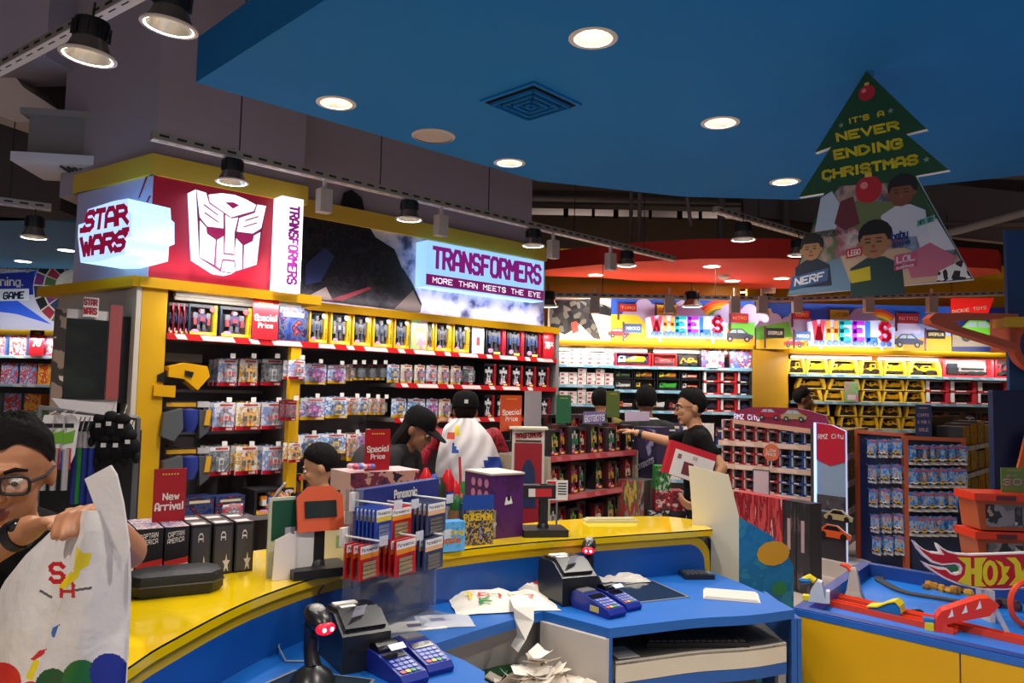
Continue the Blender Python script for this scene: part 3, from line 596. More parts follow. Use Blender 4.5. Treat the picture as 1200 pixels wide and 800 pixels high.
def flag(fr, px0, px1, py0, py1, y, c, s, tc, label, pole=True):
    if fr.uz(px1, py1, y)[1] > 2.42: y = .198
    x0, z1 = fr.uz(px0, py0, y); x1, z0 = fr.uz(px1, py1, y); low = z0 < 2.42; b = z0 - 2.2505 if low else .1; t = fthing('flag_sign', label, 'sign', fr, x0, y, z0 - b); h = z1 - z0
    MB().box(0, x1 - x0, 0, .02, b, b + h, M(c, .5)).build('flag_panel', t); MB().tube([(-.012, .01, 0), (-.012, .01, b + h + .02)], .012, M('#5a2f40', .5), 8).build('pole', t)
    mb = MB(); text(mb, s, .02, x1 - x0 - .02, b + h * .32, b + h * .68, -.002, M(tc, .5), 1.0); mb.build('lettering', t)
B = .22
t = fthing('painted_board', 'painted sky and hills backboard behind the first wheeled letters', 'sign', FA)
xa, xb, xc = FA.uz(716, 380, B)[0], FA.uz(884, 380, B)[0], FA.uz(650, 380, B)[0]
MB().box(xa, xb, B, B + .03, 2.25, 2.8, SKY).build('sky_panel', t)
mb = MB(); mb.face([(xa, B - .002, 2.25), (xb, B - .002, 2.25), (xb, B - .002, 2.62), (xa + 1.2, B - .002, 2.6), (xa + .6, B - .002, 2.66), (xa, B - .002, 2.55)], SKY2); mb.build('haze', t)
for a in ((xa + .38, 2.62, .9, B - .004), (xa + .85, 2.58, 1.1, B - .006), (xa + 1.38, 2.58, .9, B - .0045), (xa + 1.62, 2.6, .8, B - .0065)): mb = MB(); cloud(mb, *a); mb.build('painted_cloud', t)
mb = MB(); rainbow(mb, xa + 1.3, 2.44, B - .0025); mb.build('rainbow', t)
mb = MB(); mb.face([(xa, B - .009, 2.25), (xb, B - .009, 2.25), (xb, B - .009, 2.4), (xa + 1.2, B - .009, 2.38), (xa + .5, B - .009, 2.4), (xa + .3, B - .009, 2.58), (xa, B - .009, 2.58)], HILLY)
mb.face([(xb - .6, B - .01, 2.25), (xb, B - .01, 2.25), (xb, B - .01, 2.52), (xb - .3, B - .01, 2.5)], HILLG); mb.face([(xb - .7, B - .011, 2.25), (xb, B - .011, 2.25), (xb, B - .011, 2.36), (xb - .3, B - .011, 2.44)], ORG); mb.build('hills', t)
mb = MB(); car2d(mb, FA.uz(725, 390, B)[0], 2.33, .4, B - .013, '#d83a4a'); car2d(mb, FA.uz(865, 392, B)[0], 2.32, .55, B - .013, '#3a4258'); mb.build('painted_cars', t)
t = fthing('wall_poster', 'small dark jagged poster on cream beside the first wheeled board', 'poster', FA)
MB().box(xc - .08, xa - .004, B, B + .02, 2.25, 2.8, art(('#f0dcc0', '#f4e6d6', '#e8e0dc', '#f6d9a0'), 2.2, rough=.5, const=False)).build('backdrop', t)
dk2 = art(('#14141a', '#2a2a30', '#3a3634', '#1a1e2c', '#6a6660', '#101014'), 16, (1, 1, 1), .5, 0, 'cells', 4)
for pts in ([(645, 352), (690, 350), (716, 360), (716, 370), (692, 366), (700, 384), (704, 398), (696, 396), (680, 380), (672, 386), (662, 392), (645, 384)],): MB().prism([FA.uz(*q, B - .01) for q in pts], B - .012, B - .002, dk2).build('dark_shape', t)
mb = MB(); q = [FA.uz(*p, B - .014) for p in ((669, 378), (676, 376), (678, 388), (671, 391))]; mb.face([(u, B - .014, z) for u, z in q], M('#c8463a', .5)); mb.build('colour_patches', t)
wheels(FA, .1, 762, 848, 394, 374, 'bright wheeled letters on the first painted board'); 
t = fthing('painted_board', 'painted sky and hills backboard behind the second wheeled letters', 'sign', FB)
xa, xb = FB.uz(886, 380, B)[0], FB.uz(1114, 380, B)[0]; xd = FB.uz(1186, 380, B)[0]
MB().box(xa, xb, B, B + .03, 2.25, 2.83, SKY).build('sky_panel', t)
mb = MB(); mb.face([(xa, B - .002, 2.25), (xb, B - .002, 2.25), (xb, B - .002, 2.6), (xa, B - .002, 2.62)], SKY2); mb.build('haze', t)
for a in ((xa + .1, 2.6, 1, B - .004), (xa + .5, 2.58, .9, B - .006), (xa + 1.3, 2.6, 1.1, B - .0045), (xa + 1.8, 2.56, .9, B - .0065)): mb = MB(); cloud(mb, *a); mb.build('painted_cloud', t)
mb = MB(); rainbow(mb, xa + 1.5, 2.44, B - .0025); mb.build('rainbow', t)
mb = MB(); mb.face([(xa, B - .009, 2.25), (xb, B - .009, 2.25), (xb, B - .009, 2.36), (xa + 1, B - .009, 2.36), (xa + .35, B - .009, 2.4), (xa, B - .009, 2.36)], HILLY); mb.face([(xa, B - .0085, 2.25), (xa + .5, B - .0085, 2.25), (xa + .4, B - .0085, 2.6), (xa, B - .0085, 2.52)], HILLG); mb.face([(xb - .6, B - .01, 2.25), (xb, B - .01, 2.25), (xb, B - .01, 2.46), (xb - .6, B - .01, 2.4)], ORG); mb.build('hills', t)
mb = MB(); car2d(mb, FB.uz(930, 402, B)[0], 2.3, .4, B - .013, '#d83a4a'); car2d(mb, FB.uz(1064, 402, B)[0], 2.34, .6, B - .013, '#34406a'); mb.build('painted_cars', t)
wheels(FB, .1, 952, 1045, 404, 379, 'bright wheeled letters on the second painted board')
t = fthing('wall_poster', 'red and blue toy car poster beside the second wheeled board', 'poster', FB)
MB().box(xb + .01, xd, B, B + .03, 2.25, 2.83, M('#14246e', .5)).build('backdrop', t)
mb = MB(); q = [FB.uz(*p, B - .004) for p in ((1114, 368), (1158, 367), (1165, 349), (1114, 349))]; mb.face([(u, B - .004, z) for u, z in q], M('#e8201c', .5, emit=.25)); mb.build('red_banner', t)
mb = MB(); textq(mb, 'DICKIE TOYS', [FB.uz(*p, B - .006) for p in ((1116, 367), (1156, 362), (1156, 358), (1116, 363))], B - .006, WHITE, 1.2); mb.build('lettering', t)
mb = MB(); q = [FB.uz(*p, B - .005) for p in ((1116, 406), (1182, 406), (1182, 385), (1116, 392))]; mb.face([(u, B - .005, z) for u, z in q], M('#8a8078', .5)); car2d(mb, FB.uz(1148, 395, B)[0], FB.uz(1148, 395, B)[1], .95, B - .008, '#6cc23a'); mb.build('painted_cars', t)
for a in ((FA, 726, 746, 356, 365, .04, '#a3242c', 'TORO', '#e8c86a', 'small dark red flag on the first painted board, nearest the dark poster'), (FA, 770, 793, 357, 370, .04, '#c9a93a', 'JCB', '#3a3010', 'small gold flag on the first painted board'), (FA, 732, 752, 379, 390, .03, '#2f4a78', 'NIKKO', '#e8e6da', 'small blue flag with pale lettering by the painted red car'), (FA, 857, 877, 367, 378, .04, '#a3202e', 'NITRO', '#d8a05a', 'small crimson flag beside the first wheeled letters')):
    flag(*a)
for a in ((FB, 887, 904, 361, 372, .04, '#c9bfb8', 'DICKIE', '#a33a3a', 'small beige flag between the two painted boards'), (FB, 898, 919, 384, 396, .03, '#18181c', 'CATERPILLAR', '#d8d2c6', 'small black flag with pale lettering between the wheeled signs'), (FB, 930, 949, 364, 374, .04, '#b3202e', 'TORO', '#e8c86a', 'small red flag beside the blue painted hill'), (FB, 932, 950, 388, 399, .03, '#3a5a98', 'NIKKO', '#f2efe8', 'small blue flag by the second painted red car'), (FB, 973, 995, 363, 374, .04, '#b9b03a', 'JCB', '#3a3010', 'small gold flag above the second wheeled letters'), (FB, 1052, 1077, 367, 379, .04, '#8a1430', 'NITRO', '#d8a0a0', 'small crimson flag beside the second wheeled letters'), (FB, 1086, 1108, 386, 397, .03, '#1a1614', 'CATERPILLAR', '#d8c8a0', 'small black flag with pale lettering next to the toy car poster')):
    flag(*a)
# game sign over the far left shelves
t = fthing('painted_board', 'blue game sign with a big dart board wheel above the far shelves', 'sign', FL)
MB().box(-7.0, -3.6, B, B + .03, 2.25, 2.99, M('#cfcfe6', .5)).build('backdrop', t)
mb = MB(); P = lambda pts, y: [(u, y, z) for u, z in [FL.uz(*q, y) for q in pts]]
mb.face(P([(-80, 325), (40, 318), (40, 345), (-80, 352)], B - .003), M('#20309a', .5)); mb.face(P([(44, 316), (45, 330), (20, 352), (60, 380), (20, 368), (-40, 360), (-40, 342)], B - .002), M('#2f62e8', .5)); mb.face(P([(-80, 340), (34, 338), (34, 352), (-80, 354)], B - .005), M('#e8ecf8', .5)); mb.build('colour_bands', t)
mb = MB(); textq(mb, 'ning.', [FL.uz(*p, B - .006) for p in ((0, 335), (28, 335), (28, 325), (0, 324))], B - .006, WHITE, 1.1); mb.build('lettering', t); mb = MB(); textq(mb, 'chro', [FL.uz(*p, B - .006) for p in ((0, 320), (36, 319), (36, 310), (0, 311))], B - .006, WHITE, 1.1)
mb.build('lettering', t); mb = MB(); textq(mb, 'GAME', [FL.uz(*p, B - .007) for p in ((3, 351), (28, 350), (29, 341), (4, 342))], B - .007, M('#1a1a4a', .5), 1.5); mb.build('lettering', t)
ox, oz = FL.uz(86, 336, B); mb = MB(); r = .48
for i in range(18):
    a, b = i * math.pi / 9, (i + .88) * math.pi / 9
    for k, (q0, q1) in enumerate(((.45, .72), (.76, .98))):
        c = ('#1c1c22', '#9c2434', '#4a6a3a', '#1c1c22', '#7a2f7a', '#2a3a5a')[(i + k * 2) % 6]; mb.face([(ox + r * q0 * math.cos(a), B - .006, oz + r * q0 * math.sin(a)), (ox + r * q1 * math.cos(a), B - .006, oz + r * q1 * math.sin(a)), (ox + r * q1 * math.cos(b), B - .006, oz + r * q1 * math.sin(b)), (ox + r * q0 * math.cos(b), B - .006, oz + r * q0 * math.sin(b))], M(c, .5))
disc(mb, ox, oz, r, B - .004, M('#d8d2c4', .5), 30); disc(mb, ox, oz, r * .28, B - .007, M('#cfc4b4', .5)); mb.build('dart_wheel', t)
# ================================================================ packaging prototypes, modelled one unit wide, deep and high, then sized per thing
def robot(mb, c1, c2, c3, x=.5, z0=.08, s=.8, y=.3, d=.3):
    """blocky folded-metal toy figure"""
    B_ = lambda a, b, e, f, m, yy=0: mb.box(x + a * s, x + b * s, y + yy, y + d + yy, z0 + e * s, z0 + f * s, m)
    B_(-.2, -.06, 0, .38, c1); B_(.06, .2, 0, .38, c1); B_(-.24, -.04, 0, .1, c2, -.1); B_(.04, .24, 0, .1, c2, -.1); B_(-.19, .19, .36, .74, c2, -.05); B_(-.1, .1, .44, .62, c3, -.12)
    B_(-.4, -.2, .56, .8, c1, -.04); B_(.2, .4, .56, .8, c1, -.04); B_(-.38, -.24, .28, .58, c3, -.1); B_(.24, .38, .28, .58, c3, -.1); B_(-.09, .09, .76, .96, c1, -.06); B_(-.13, -.09, .82, 1.02, c3); B_(.09, .13, .82, 1.02, c3)
    return mb
def fig_mesh(c1, c2, c3, **k): return robot(MB(), M(c1, .4), M(c2, .4), M(c3, .4), **k).mesh('figure')
INK = M('#121216', .5)
def robot_box(frame='#d9a71a', inner='#23252e', figc=('#6a6a70', '#8a8a90', '#3a4a6a'), spine='#e0ad10', spine_text='TRANSFORMERS', band='#e8b410', badge='#c9c7c8', fig=True, side='#15151a', spinew=.16, artm=None):
    f, n, sp = M(frame, .4), artm or art((inner, inner, '#2c3342', inner, '#4a5870'), 3., rough=.4), M(spine, .4)
    mb = MB().box(0, 1, .45, 1, 0, 1, M(side, .5)); mb.box(0, .06, 0, .45, 0, 1, f).box(.06, 1 - spinew, 0, .45, .9, 1, M(side, .5)).box(.06, 1 - spinew, 0, .45, 0, .12, M(band, .4)); mb.face([(.06, .44, .12), (1 - spinew, .44, .12), (1 - spinew, .44, .9), (.06, .44, .9)], n)
    out = [('carton', mb.mesh('carton'))]
    s = MB().box(1 - spinew, 1, 0, .45, 0, 1, sp); k = MB(); k.T = Matrix.Translation((1 - spinew / 2, -.002, .5)) @ Matrix.Rotation(R(90), 4, 'Y'); text(k, spine_text, -.38, .38, -spinew * .3, spinew * .3, 0, INK, 1.2)
    out.append(('spine', s.mesh('spine'), [('spine_lettering', k.mesh('spine_lettering'))]))
    if fig: out.append(('figure', fig_mesh(*figc, x=.06 + (.94 - spinew) / 2, z0=.13, s=.76, y=.14, d=.25)))
    if badge:
        k = MB(); disc(k, 1 - spinew - .06, .86, .12, -.004, M(badge, .4), 10, .09); out.append(('badge', k.mesh('badge')))
    k = MB(); k.box(.4, .78 - spinew * .3, -.004, 0, .03, .1, M('#f2d26a', .4)); disc(k, .24, .13, .13, -.005, M('#e38aa8', .4), 10, .07); out.append(('front_label', k.mesh('front_label')))
    return out
def blister(card=('#c9d4e8', '#e8e4ea', '#7f9cd8', '#d8c8e0'), band='#c8102a', figc=('#8a8a96', '#c8c8d0', '#d01a2a'), head='#e8e8ee', hole=True, s=.62):
    c = art(card, 4., rough=.35)
    mb = MB().box(0, 1, .9, 1, 0, 1, c); mb.box(.38, .62, .9, 1, 1, 1.05, c)
    out = [('card', mb.mesh('card'))]
    k = MB().box(.02, .98, .86, .9, 0, .14, M(band, .35)).box(.62, .9, .84, .86, .03, .1, M('#efe4e0', .4)); out.append(('colour_band', k.mesh('colour_band')))
    k = MB().box(.02, .98, .87, .9, .84, .98, M(head, .4)).box(.3, .9, .85, .87, .88, .95, M('#c84a3a', .4)); out.append(('header', k.mesh('header')))
    out.append(('figure', fig_mesh(*figc, x=.5, z0=.16, s=s, y=.35, d=.4)))
    x0, x1, z0, z1 = .1, .9, .15, .15 + s * 1.08
    k = MB(); a = [(x0, .9, z0), (x1, .9, z0), (x1, .9, z1), (x0, .9, z1)]; b = [(x0 + .06, .12, z0 + .05), (x1 - .06, .12, z0 + .05), (x1 - .06, .12, z1 - .05), (x0 + .06, .12, z1 - .05)]
    k.ring([a, b], clear(amount=.12), cap=False).face(b, clear(amount=.12)); out.append(('blister_shell', k.mesh('blister_shell'))); return out
def truck_mesh(cab, body, kind=0, wheel='#1a1a1c', glass='#2c3a48'):
    """one unit long side-on toy vehicle facing -x"""
    mb = MB(); C, Bd, W, GL = M(cab, .35), M(body, .35), M(wheel, .6), M(glass, .2)
    if kind < 5:
        mb.prism([(.02, .2), (.02, .45), (.07, .8), (.27, .8), (.27, .2)], .2, .8, C); mb.prism([(.045, .5), (.085, .75), (.2, .75), (.2, .5)], .185, .2, GL); mb.box(.02, .98, .25, .75, .14, .24, M('#3a3a3e', .5))
    if kind == 0: mb.prism([(.3, .26), (.34, .62), (.97, .62), (.97, .3), (.9, .26)], .18, .82, Bd); mb.box(.36, .92, .16, .18, .36, .5, C)                # tanker / box
    if kind == 1: mb.prism([(.3, .3), (.3, .5), (.55, .84), (.92, .78), (.98, .5), (.9, .3)], .2, .8, Bd); mb.prism([(.4, .45), (.56, .74), (.66, .72), (.5, .42)], .185, .2, C)     # mixer
    if kind == 2: mb.prism([(.3, .3), (.28, .7), (1, .86), (.94, .36), (.86, .28)], .16, .84, Bd); mb.box(.2, .4, .2, .8, .7, .84, Bd)            # tipper
    if kind == 3: mb.box(.3, .97, .2, .8, .24, .36, Bd).prism([(.4, .36), (.9, .7), (.93, .62), (.5, .36)], .4, .6, C).box(.85, .95, .35, .65, .36, .6, Bd)   # crane
    if kind == 5:                                                                                                                                   # digger
        mb.prism([(.42, .3), (.42, .55), (.5, .82), (.78, .82), (.82, .6), (.98, .52), (.98, .3)], .2, .8, C); mb.prism([(.5, .58), (.55, .76), (.7, .76), (.7, .58)], .185, .2, GL)
        mb.prism([(.44, .4), (.24, .8), (.18, .76), (.36, .36)], .42, .58, Bd).prism([(.24, .8), (.1, .4), (.04, .42), (.18, .84)], .44, .56, Bd).prism([(.0, .22), (.03, .44), (.12, .42), (.2, .2)], .36, .64, Bd)
    if kind == 6:                                                                                                                                   # loader / dozer
        mb.prism([(.3, .26), (.3, .5), (.52, .52), (.54, .88), (.8, .88), (.84, .5), (.97, .46), (.97, .26)], .2, .8, C); mb.prism([(.57, .56), (.58, .82), (.75, .82), (.76, .56)], .185, .2, GL); mb.prism([(.0, .1), (.08, .5), (.14, .5), (.1, .22), (.2, .1)], .1, .9, Bd).box(.1, .4, .24, .34, .3, .38, Bd)
    if kind == 7:                                                                                                                                   # low car
        mb.prism([(.0, .2), (.02, .42), (.28, .5), (.42, .74), (.7, .74), (.86, .52), (.99, .46), (1, .2)], .12, .88, C); mb.prism([(.34, .5), (.45, .7), (.68, .7), (.78, .52)], .1, .12, GL)
    for x, r in (((.17, .15), (.62, .15), (.84, .15)) if kind < 5 else ((.3, .2), (.78, .22)) if kind != 7 else ((.2, .17), (.8, .17))):
        mb.T = Matrix.Translation((x, .1, r)) @ Matrix.Rotation(R(90), 4, 'X') @ Matrix.Scale(1, 4); mb.lathe([(r, -.2), (r, 0), (r * .5, .02), (0, .02)], W, n=12); mb.T = None
    return mb.mesh('toy_vehicle')
def squash(me, sx, sy, sz, tx, ty, tz):
    me.transform(Matrix.Translation((tx, ty, tz)) @ Matrix.Diagonal((sx, sy, sz, 1))); return me
def truck_box(cab, body, kind, frame='#c31a20', back='#d8d4cc', style=0, band=None):
    f = M(frame, .4); mb = MB().box(0, 1, .9, 1, 0, 1, M(back, .5)).box(0, 1, 0, .9, 0, .1, f)
    if style == 0: mb.box(0, .05, 0, .9, .1, 1, f).box(.95, 1, 0, .9, .1, 1, f).box(.05, .95, 0, .9, .94, 1, f)
    if style == 1:                                                       # slanted window box
        mb.prism([(0, .1), (0, .3), (.1, 1), (.2, 1), (.07, .1)], 0, .9, f).prism([(1, .1), (.93, .1), (.8, 1), (.94, 1), (1, .4)], 0, .9, f).box(.1, .9, .3, .9, .93, 1, f)
    if style == 2: mb.box(.0, .03, 0, .9, .1, 1, M('#19191c', .5)).box(.97, 1, 0, .9, .1, 1, M('#19191c', .5))
    out = [('carton', mb.mesh('carton')), ('toy_vehicle', squash(truck_mesh(cab, body, kind), .8, .55, .78, .1, .2, .11))]
    if band: out.append(('front_label', MB().box(.1, .55, -.006, 0, .015, .085, M(band, .4)).mesh('front_label')))
    return out
def car_box(car, frame='#b81a24', back='#3a3438', flap='#e8e4e0'):
    f = M(frame, .4); mb = MB().box(0, 1, .85, 1, 0, 1, M(back, .5)).box(0, 1, 0, .85, 0, .16, f).box(0, .14, 0, .85, .16, 1, M(flap, .4)).box(.86, 1, 0, .85, .16, 1, f).box(.14, .86, .3, .85, .92, 1, M(flap, .4))
    return [('carton', mb.mesh('carton')), ('toy_car', squash(truck_mesh(car, car, 7), .66, .5, .66, .17, .25, .17)), ('front_label', MB().box(.2, .6, -.006, 0, .03, .13, M('#efe8e4', .4)).mesh('front_label'))]
def plain_box(front, side='#e4ddd8', label=None, lc='#c23a3a', lr=(.1, .5, .3, .6), texts=()):
    mb = MB().box(0, 1, 0, 1, 0, 1, M(side, .5), front=front); out = [('carton', mb.mesh('carton'))]
    if label is not None: out.append(('front_label', MB().box(lr[0], lr[1], -.012, 0, lr[2], lr[3], M(lc, .5)).mesh('front_label')))
    for s, r, c, b in texts:
        k = MB(); text(k, s, *r, -.014, M(c, .5), b); out.append(('lettering', k.mesh('lettering')))
    return out
def put(proto, name, label, cat, fr, px0, px1, pyb, pyt, y=.02, d=.1, z=None, group=None, tilt=0, h=None):
    """a thing standing in the plane `fr`, read off the photograph: its columns px0..px1, its rows pyb..pyt"""
    (u0_, z0), (u1_, z1) = fr.uz(px0, pyb, y), fr.uz(px1, pyt, y)
    zt = fr.uz((px0 + px1) / 2, pyt, y)[1]; zb = z if z is not None else fr.uz((px0 + px1) / 2, pyb, y)[1]
    return inst(proto, name, label, cat, fr.w(u0_, y, zb + .0005), fr.rz, (max(.02, u1_ - u0_ - .004), d, h or max(.03, zt - zb)), group, (0, 0, fr.rz + R(tilt)) if tilt else None)
def price_card(label, fr, px0, px1, pyb, pyt, lines, y=-.03, z=None, c='#c8202a', name='price_sign', tc='#f4e4e0', frame=None, stem=0, cat='sign', crown=True, tilt=0):
    (u0_, z0), (u1_, _), (_, z1) = fr.uz(px0, pyb, y), fr.uz(px1, pyb, y), fr.uz((px0 + px1) / 2, pyt, y)
    if z is not None: z0 = z
    w_, h_ = u1_ - u0_, z1 - z0; t = fthing(name, label, cat, fr, u0_, y, z0)
    if tilt: t.rotation_euler = (0, 0, fr.rz + R(tilt))
    MB().box(0, w_, 0, .006, 0, h_, M(c, .35)).build('card', t)
    mb = MB(); g = M('#e2b64a', .4)
    if crown:
        for i in range(6): mb.box(w_ * (.25 + .09 * i), w_ * (.25 + .09 * i) + w_ * .045, -.001, 0, h_ * .88, h_ * .91, g)
        mb.build('gold_trim', t)
    mb = MB()
    for s, r in lines: text(mb, s, w_ * r[0], w_ * r[1], h_ * r[2], h_ * r[3], -.002, M(tc, .4), 1.25, slope=.03)
    mb.build('lettering', t)
    if frame: MB().box(-.006, 0, -.004, .01, -.006, h_ + .006, M(frame, .3)).box(w_, w_ + .006, -.004, .01, -.006, h_ + .006, M(frame, .3)).box(0, w_, -.004, .01, h_, h_ + .006, M(frame, .3)).build('frame', t)
    if stem: MB().tube([(w_ / 2, .003, -stem), (w_ / 2, .003, 0)], .004, STEEL, 6).build('stem', t)
    return t
SPP = [('Special', (.06, .95, .44, .6)), ('Price', (.22, .8, .27, .4))]
def side_on(proto): return proto
P_ROB = [robot_box(figc=c) for c in (('#4d4d56', '#64646c', '#34405a'), ('#55535a', '#404048', '#75757c'), ('#3c404c', '#5c5e66', '#4a3e38'), ('#606068', '#363e50', '#505058'))]
P_ROB_DARK = robot_box('#1a1a20', '#101216', ('#303036', '#44444c', '#1e3868'), '#b3122c', 'TRANSFORMERS', '#14141a', '#d8405a', artm=art(('#0e0e12', '#15151a', '#1c2c4a', '#101014', '#3a6a9a', '#22222a'), 4., rough=.3))
P_WIDE = robot_box('#1c2233', '#262c3a', ('#55555c', '#3e3454', '#7a363e'), '#e0ad10', 'TRANSFORMERS', '#e8b410', '#d83a3a', spinew=.1)
P_BLUE = plain_box(art(('#161f4a', '#1d2a5c', '#243a78', '#4a4a5c', '#161f4a', '#8a2a34', '#b89030'), 3.5), '#1d2a5c', 1, '#d8c8a0', (.15, .85, .72, .84))
P_BL = {'white': blister(), 'orange': blister(('#e8dcc8', '#f0e8d8', '#d8a840', '#e8e0d8'), '#c8102a', ('#e89a10', '#f0b820', '#3a2a14')), 'grey': blister(('#3a3a42', '#55555e', '#8a8a92', '#2a2a30'), '#c8102a', ('#8a8a90', '#c8c8cc', '#5a5a60')), 'purple': blister(('#7fa4d8', '#c8d8ee', '#9a6ab8', '#e4d8ee'), '#e8b410', ('#7a2a8a', '#a03a9a', '#d878b8')), 'blue': blister(('#7fb0e8', '#d8e6f4', '#5a8ad0', '#eef0f4'), '#e8b410', ('#4a4a7a', '#e8c020', '#8a8a9a')), 'small': blister(('#e8d8d0', '#c86a4a', '#d8b890', '#8a7a8a'), '#e8b410', ('#6a6a72', '#b0a0a0', '#c8803a')), 'dark': blister(('#2a2a30', '#3a3a44', '#4a4450', '#222228'), '#e0b820', ('#55555e', '#6a6a72', '#3a3a42'), '#2a2a30'), 'cream': blister(('#f0e4cc', '#f4ead8', '#e0c8b0', '#c8b0c8'), '#f0c84a', ('#5a4a8a', '#8a8aa0', '#c84a5a'), '#f4ecd8'), 'red': blister(('#6a1a2a', '#8a2438', '#4a1420', '#a04a58'), '#b01a2a', ('#5a4a5a', '#8a3a4a', '#b0485a'), '#5a1a28')}
P_STAR = robot_box('#0f0f13', '#121216', ('#c8c8cc', '#e0e0e4', '#2a2a30'), '#b01424', 'STAR WARS', '#16161a', None, artm=art(('#0d0d10', '#15151a', '#2a2c34', '#101014'), 3., rough=.3))
def hang(kind, fr, px0, px1, pyb, pyt, label, group, y=.12, n=3):
    """a peg with several cards on it: each card is a thing, the front one and the ones behind"""
    (ua, zb), (ub, _), (_, zt) = fr.uz(px0, pyb, y), fr.uz(px1, pyb, y), fr.uz((px0 + px1) / 2, pyt, y); w_ = ub - ua; zt2 = zt - .01
    pg = fthing('peg_hook', 'steel peg hook holding ' + label, 'hook', fr, (ua + ub) / 2, y, zt, group + ' hooks')
    MB().tube([(0, -.07, .012), (0, -.06, -.002), (0, .285, -.002)], .004, STEEL, 6).build('prong', pg); MB().box(-.016, .016, -.072, -.068, -.004, .026, WHITE).build('price_tag', pg)
    for k in range(n):
        inst(P_BL[kind], 'blister_pack', ('front ' if k == 0 else ORD[k] + ' behind in the ') + label, 'toy', fr.w(ua, y - .055 + .075 * k, zb), fr.rz, (w_, .065, (zt - zb) * .95), group)
# ---------------------------------------------------------------- bay under the emblem sign
Z1 = 1.936
for i in range(4): inst(P_ROB_DARK, 'robot_box', 'dark boxed robot standing side-on by the yellow post, ' + ORD[i] + ' from the post', 'toy', LW1.w(.16 + .032 * i, .03, Z1), LW1.rz, (.03, .2, .185), 'side-on dark boxes')
put(P_WIDE, 'robot_box', 'wide boxed robot set with grey robot, second shelf item from the yellow post', 'toy', LW1, 220, 256, 394, 357, z=Z1); put(P_WIDE, 'robot_box', 'wide boxed robot set just beside the bright red price sign', 'toy', LW1, 257, 296, 397, 360, z=Z1)
put(P_BLUE, 'robot_set_box', 'big blue boxed robot set just past the red price sign', 'toy', LW1, 326, 362, 399, 360, z=Z1)
price_card('bright red Special Price sign on the top shelf of the corner bay', LW1, 295, 325, 400, 350, SPP, y=-.012, z=Z1)
for i, (k, a, b, l) in enumerate((('white', 255, 277, 'white robot cards nearest the mask'), ('orange', 280, 301, 'orange robot cards on the upper pegs'), ('grey', 306, 330, 'dark grey robot cards on the upper pegs'))): hang(k, LW1, a, b, 452 - i * .3, 419, l, 'robot cards on the upper pegs')
hang('white', LW1, 338, 357, 444, 421, 'pale robot cards beside the second yellow post', 'robot cards on the upper pegs', n=2, y=-.02)
for i, (k, a, b, l) in enumerate((('white', 249, 274, 'white robot cards on the middle pegs'), ('orange', 276, 304, 'orange robot cards on the middle pegs'), ('white', 306, 333, 'pale grey robot cards on the middle pegs'))): hang(k, LW1, a, b, 505 - i, 470, l, 'robot cards on the middle pegs')
hang('red', LW1, 333, 347, 493, 468, 'small maroon cards hung on the second yellow post', 'cards on the yellow post', y=-.07, n=2); hang('orange', LW1, 338, 352, 542, 518, 'small orange cards hung on the second yellow post', 'cards on the yellow post', y=-.07, n=2)
for i, (k, a, b, l) in enumerate((('grey', 244, 268, 'dark grey robot cards on the lowest pegs'), ('orange', 275, 301, 'orange robot cards on the lowest pegs'), ('white', 307, 331, 'white robot cards on the lowest pegs'))): hang(k, LW1, a, b, 558 - i, 521, l, 'robot cards on the lowest pegs')
def mask(label, px, py, c, c2):
    u_, z_ = LW1.uz(px, py, .02); t = fthing('toy_mask', label, 'toy', LW1, u_, .02, z_); m, k = M(c, .35), M(c2, .4)
    MB().prism([(-.11, .05), (-.02, .075), (.11, .06), (.13, .0), (.06, -.085), (-.02, -.02), (-.11, -.01)], -.06, .04, m).build('face_plate', t); MB().prism([(-.02, .03), (.03, .02), (.02, -.01), (-.02, .0)], -.07, -.06, k).build('eye_slot', t)
    MB().prism([(-.16, .0), (-.1, .03), (-.02, .02), (-.0, -.03), (-.06, -.05), (-.16, -.04)], -.03, .03, k).build('jagged_strap', t); MB().prism([(-.18, -.06), (-.06, -.06), (-.06, -.13), (-.18, -.12)], -.04, .03, m).build('lower_piece', t); MB().box(-.12, .1, .0, .02, .08, .13, k).build('header_card', t)
    MB().tube([(0, .02, .1), (0, .385, .1)], .004, STEEL, 6).build('hook', t)
mask('angular yellow toy mask hanging on the top peg by the yellow post', 216, 440, '#e0a400', '#1e1a14')
def blaster(label, px, py, g):
    u_, z_ = LW1.uz(px, py, .0); t = fthing('toy_blaster', label, 'toy', LW1, u_, .0, z_, g)
    MB().box(-.14, .12, .02, .035, .06, .1, M('#3a3020', .5)).box(-.13, .04, .015, .02, .068, .092, M('#d8a020', .5)).box(.05, .12, .015, .02, .065, .1, M('#b8b4b4', .5)).build('header_card', t)
    MB().lathe([(.035, -.08), (.055, -.02), (.05, .05), (.0, .06)], M('#2a3a8a', .3), (.0, .0, 0), 14).build('blue_shell', t, True)
    MB().prism([(-.16, .03), (-.06, .06), (-.05, -.06), (-.1, -.13), (-.17, -.1)], -.05, .03, M('#55585c', .4)).build('grey_arm', t); MB().prism([(.04, .05), (.12, .05), (.1, -.08), (.05, -.12)], -.04, .03, M('#4a4c50', .4)).build('grip', t); MB().prism([(.08, .05), (.11, .05), (.1, -.04), (.07, -.04)], -.05, -.04, M('#d8a020', .4)).build('yellow_trim', t)
    MB().tube([(0, .03, .09), (0, .405, .09)], .004, STEEL, 6).build('hook', t)
blaster('grey and blue toy arm blaster on the middle peg by the yellow post', 222, 490, 'toy blasters'); blaster('grey and blue toy arm blaster on the lowest peg by the yellow post', 222, 545, 'toy blasters')
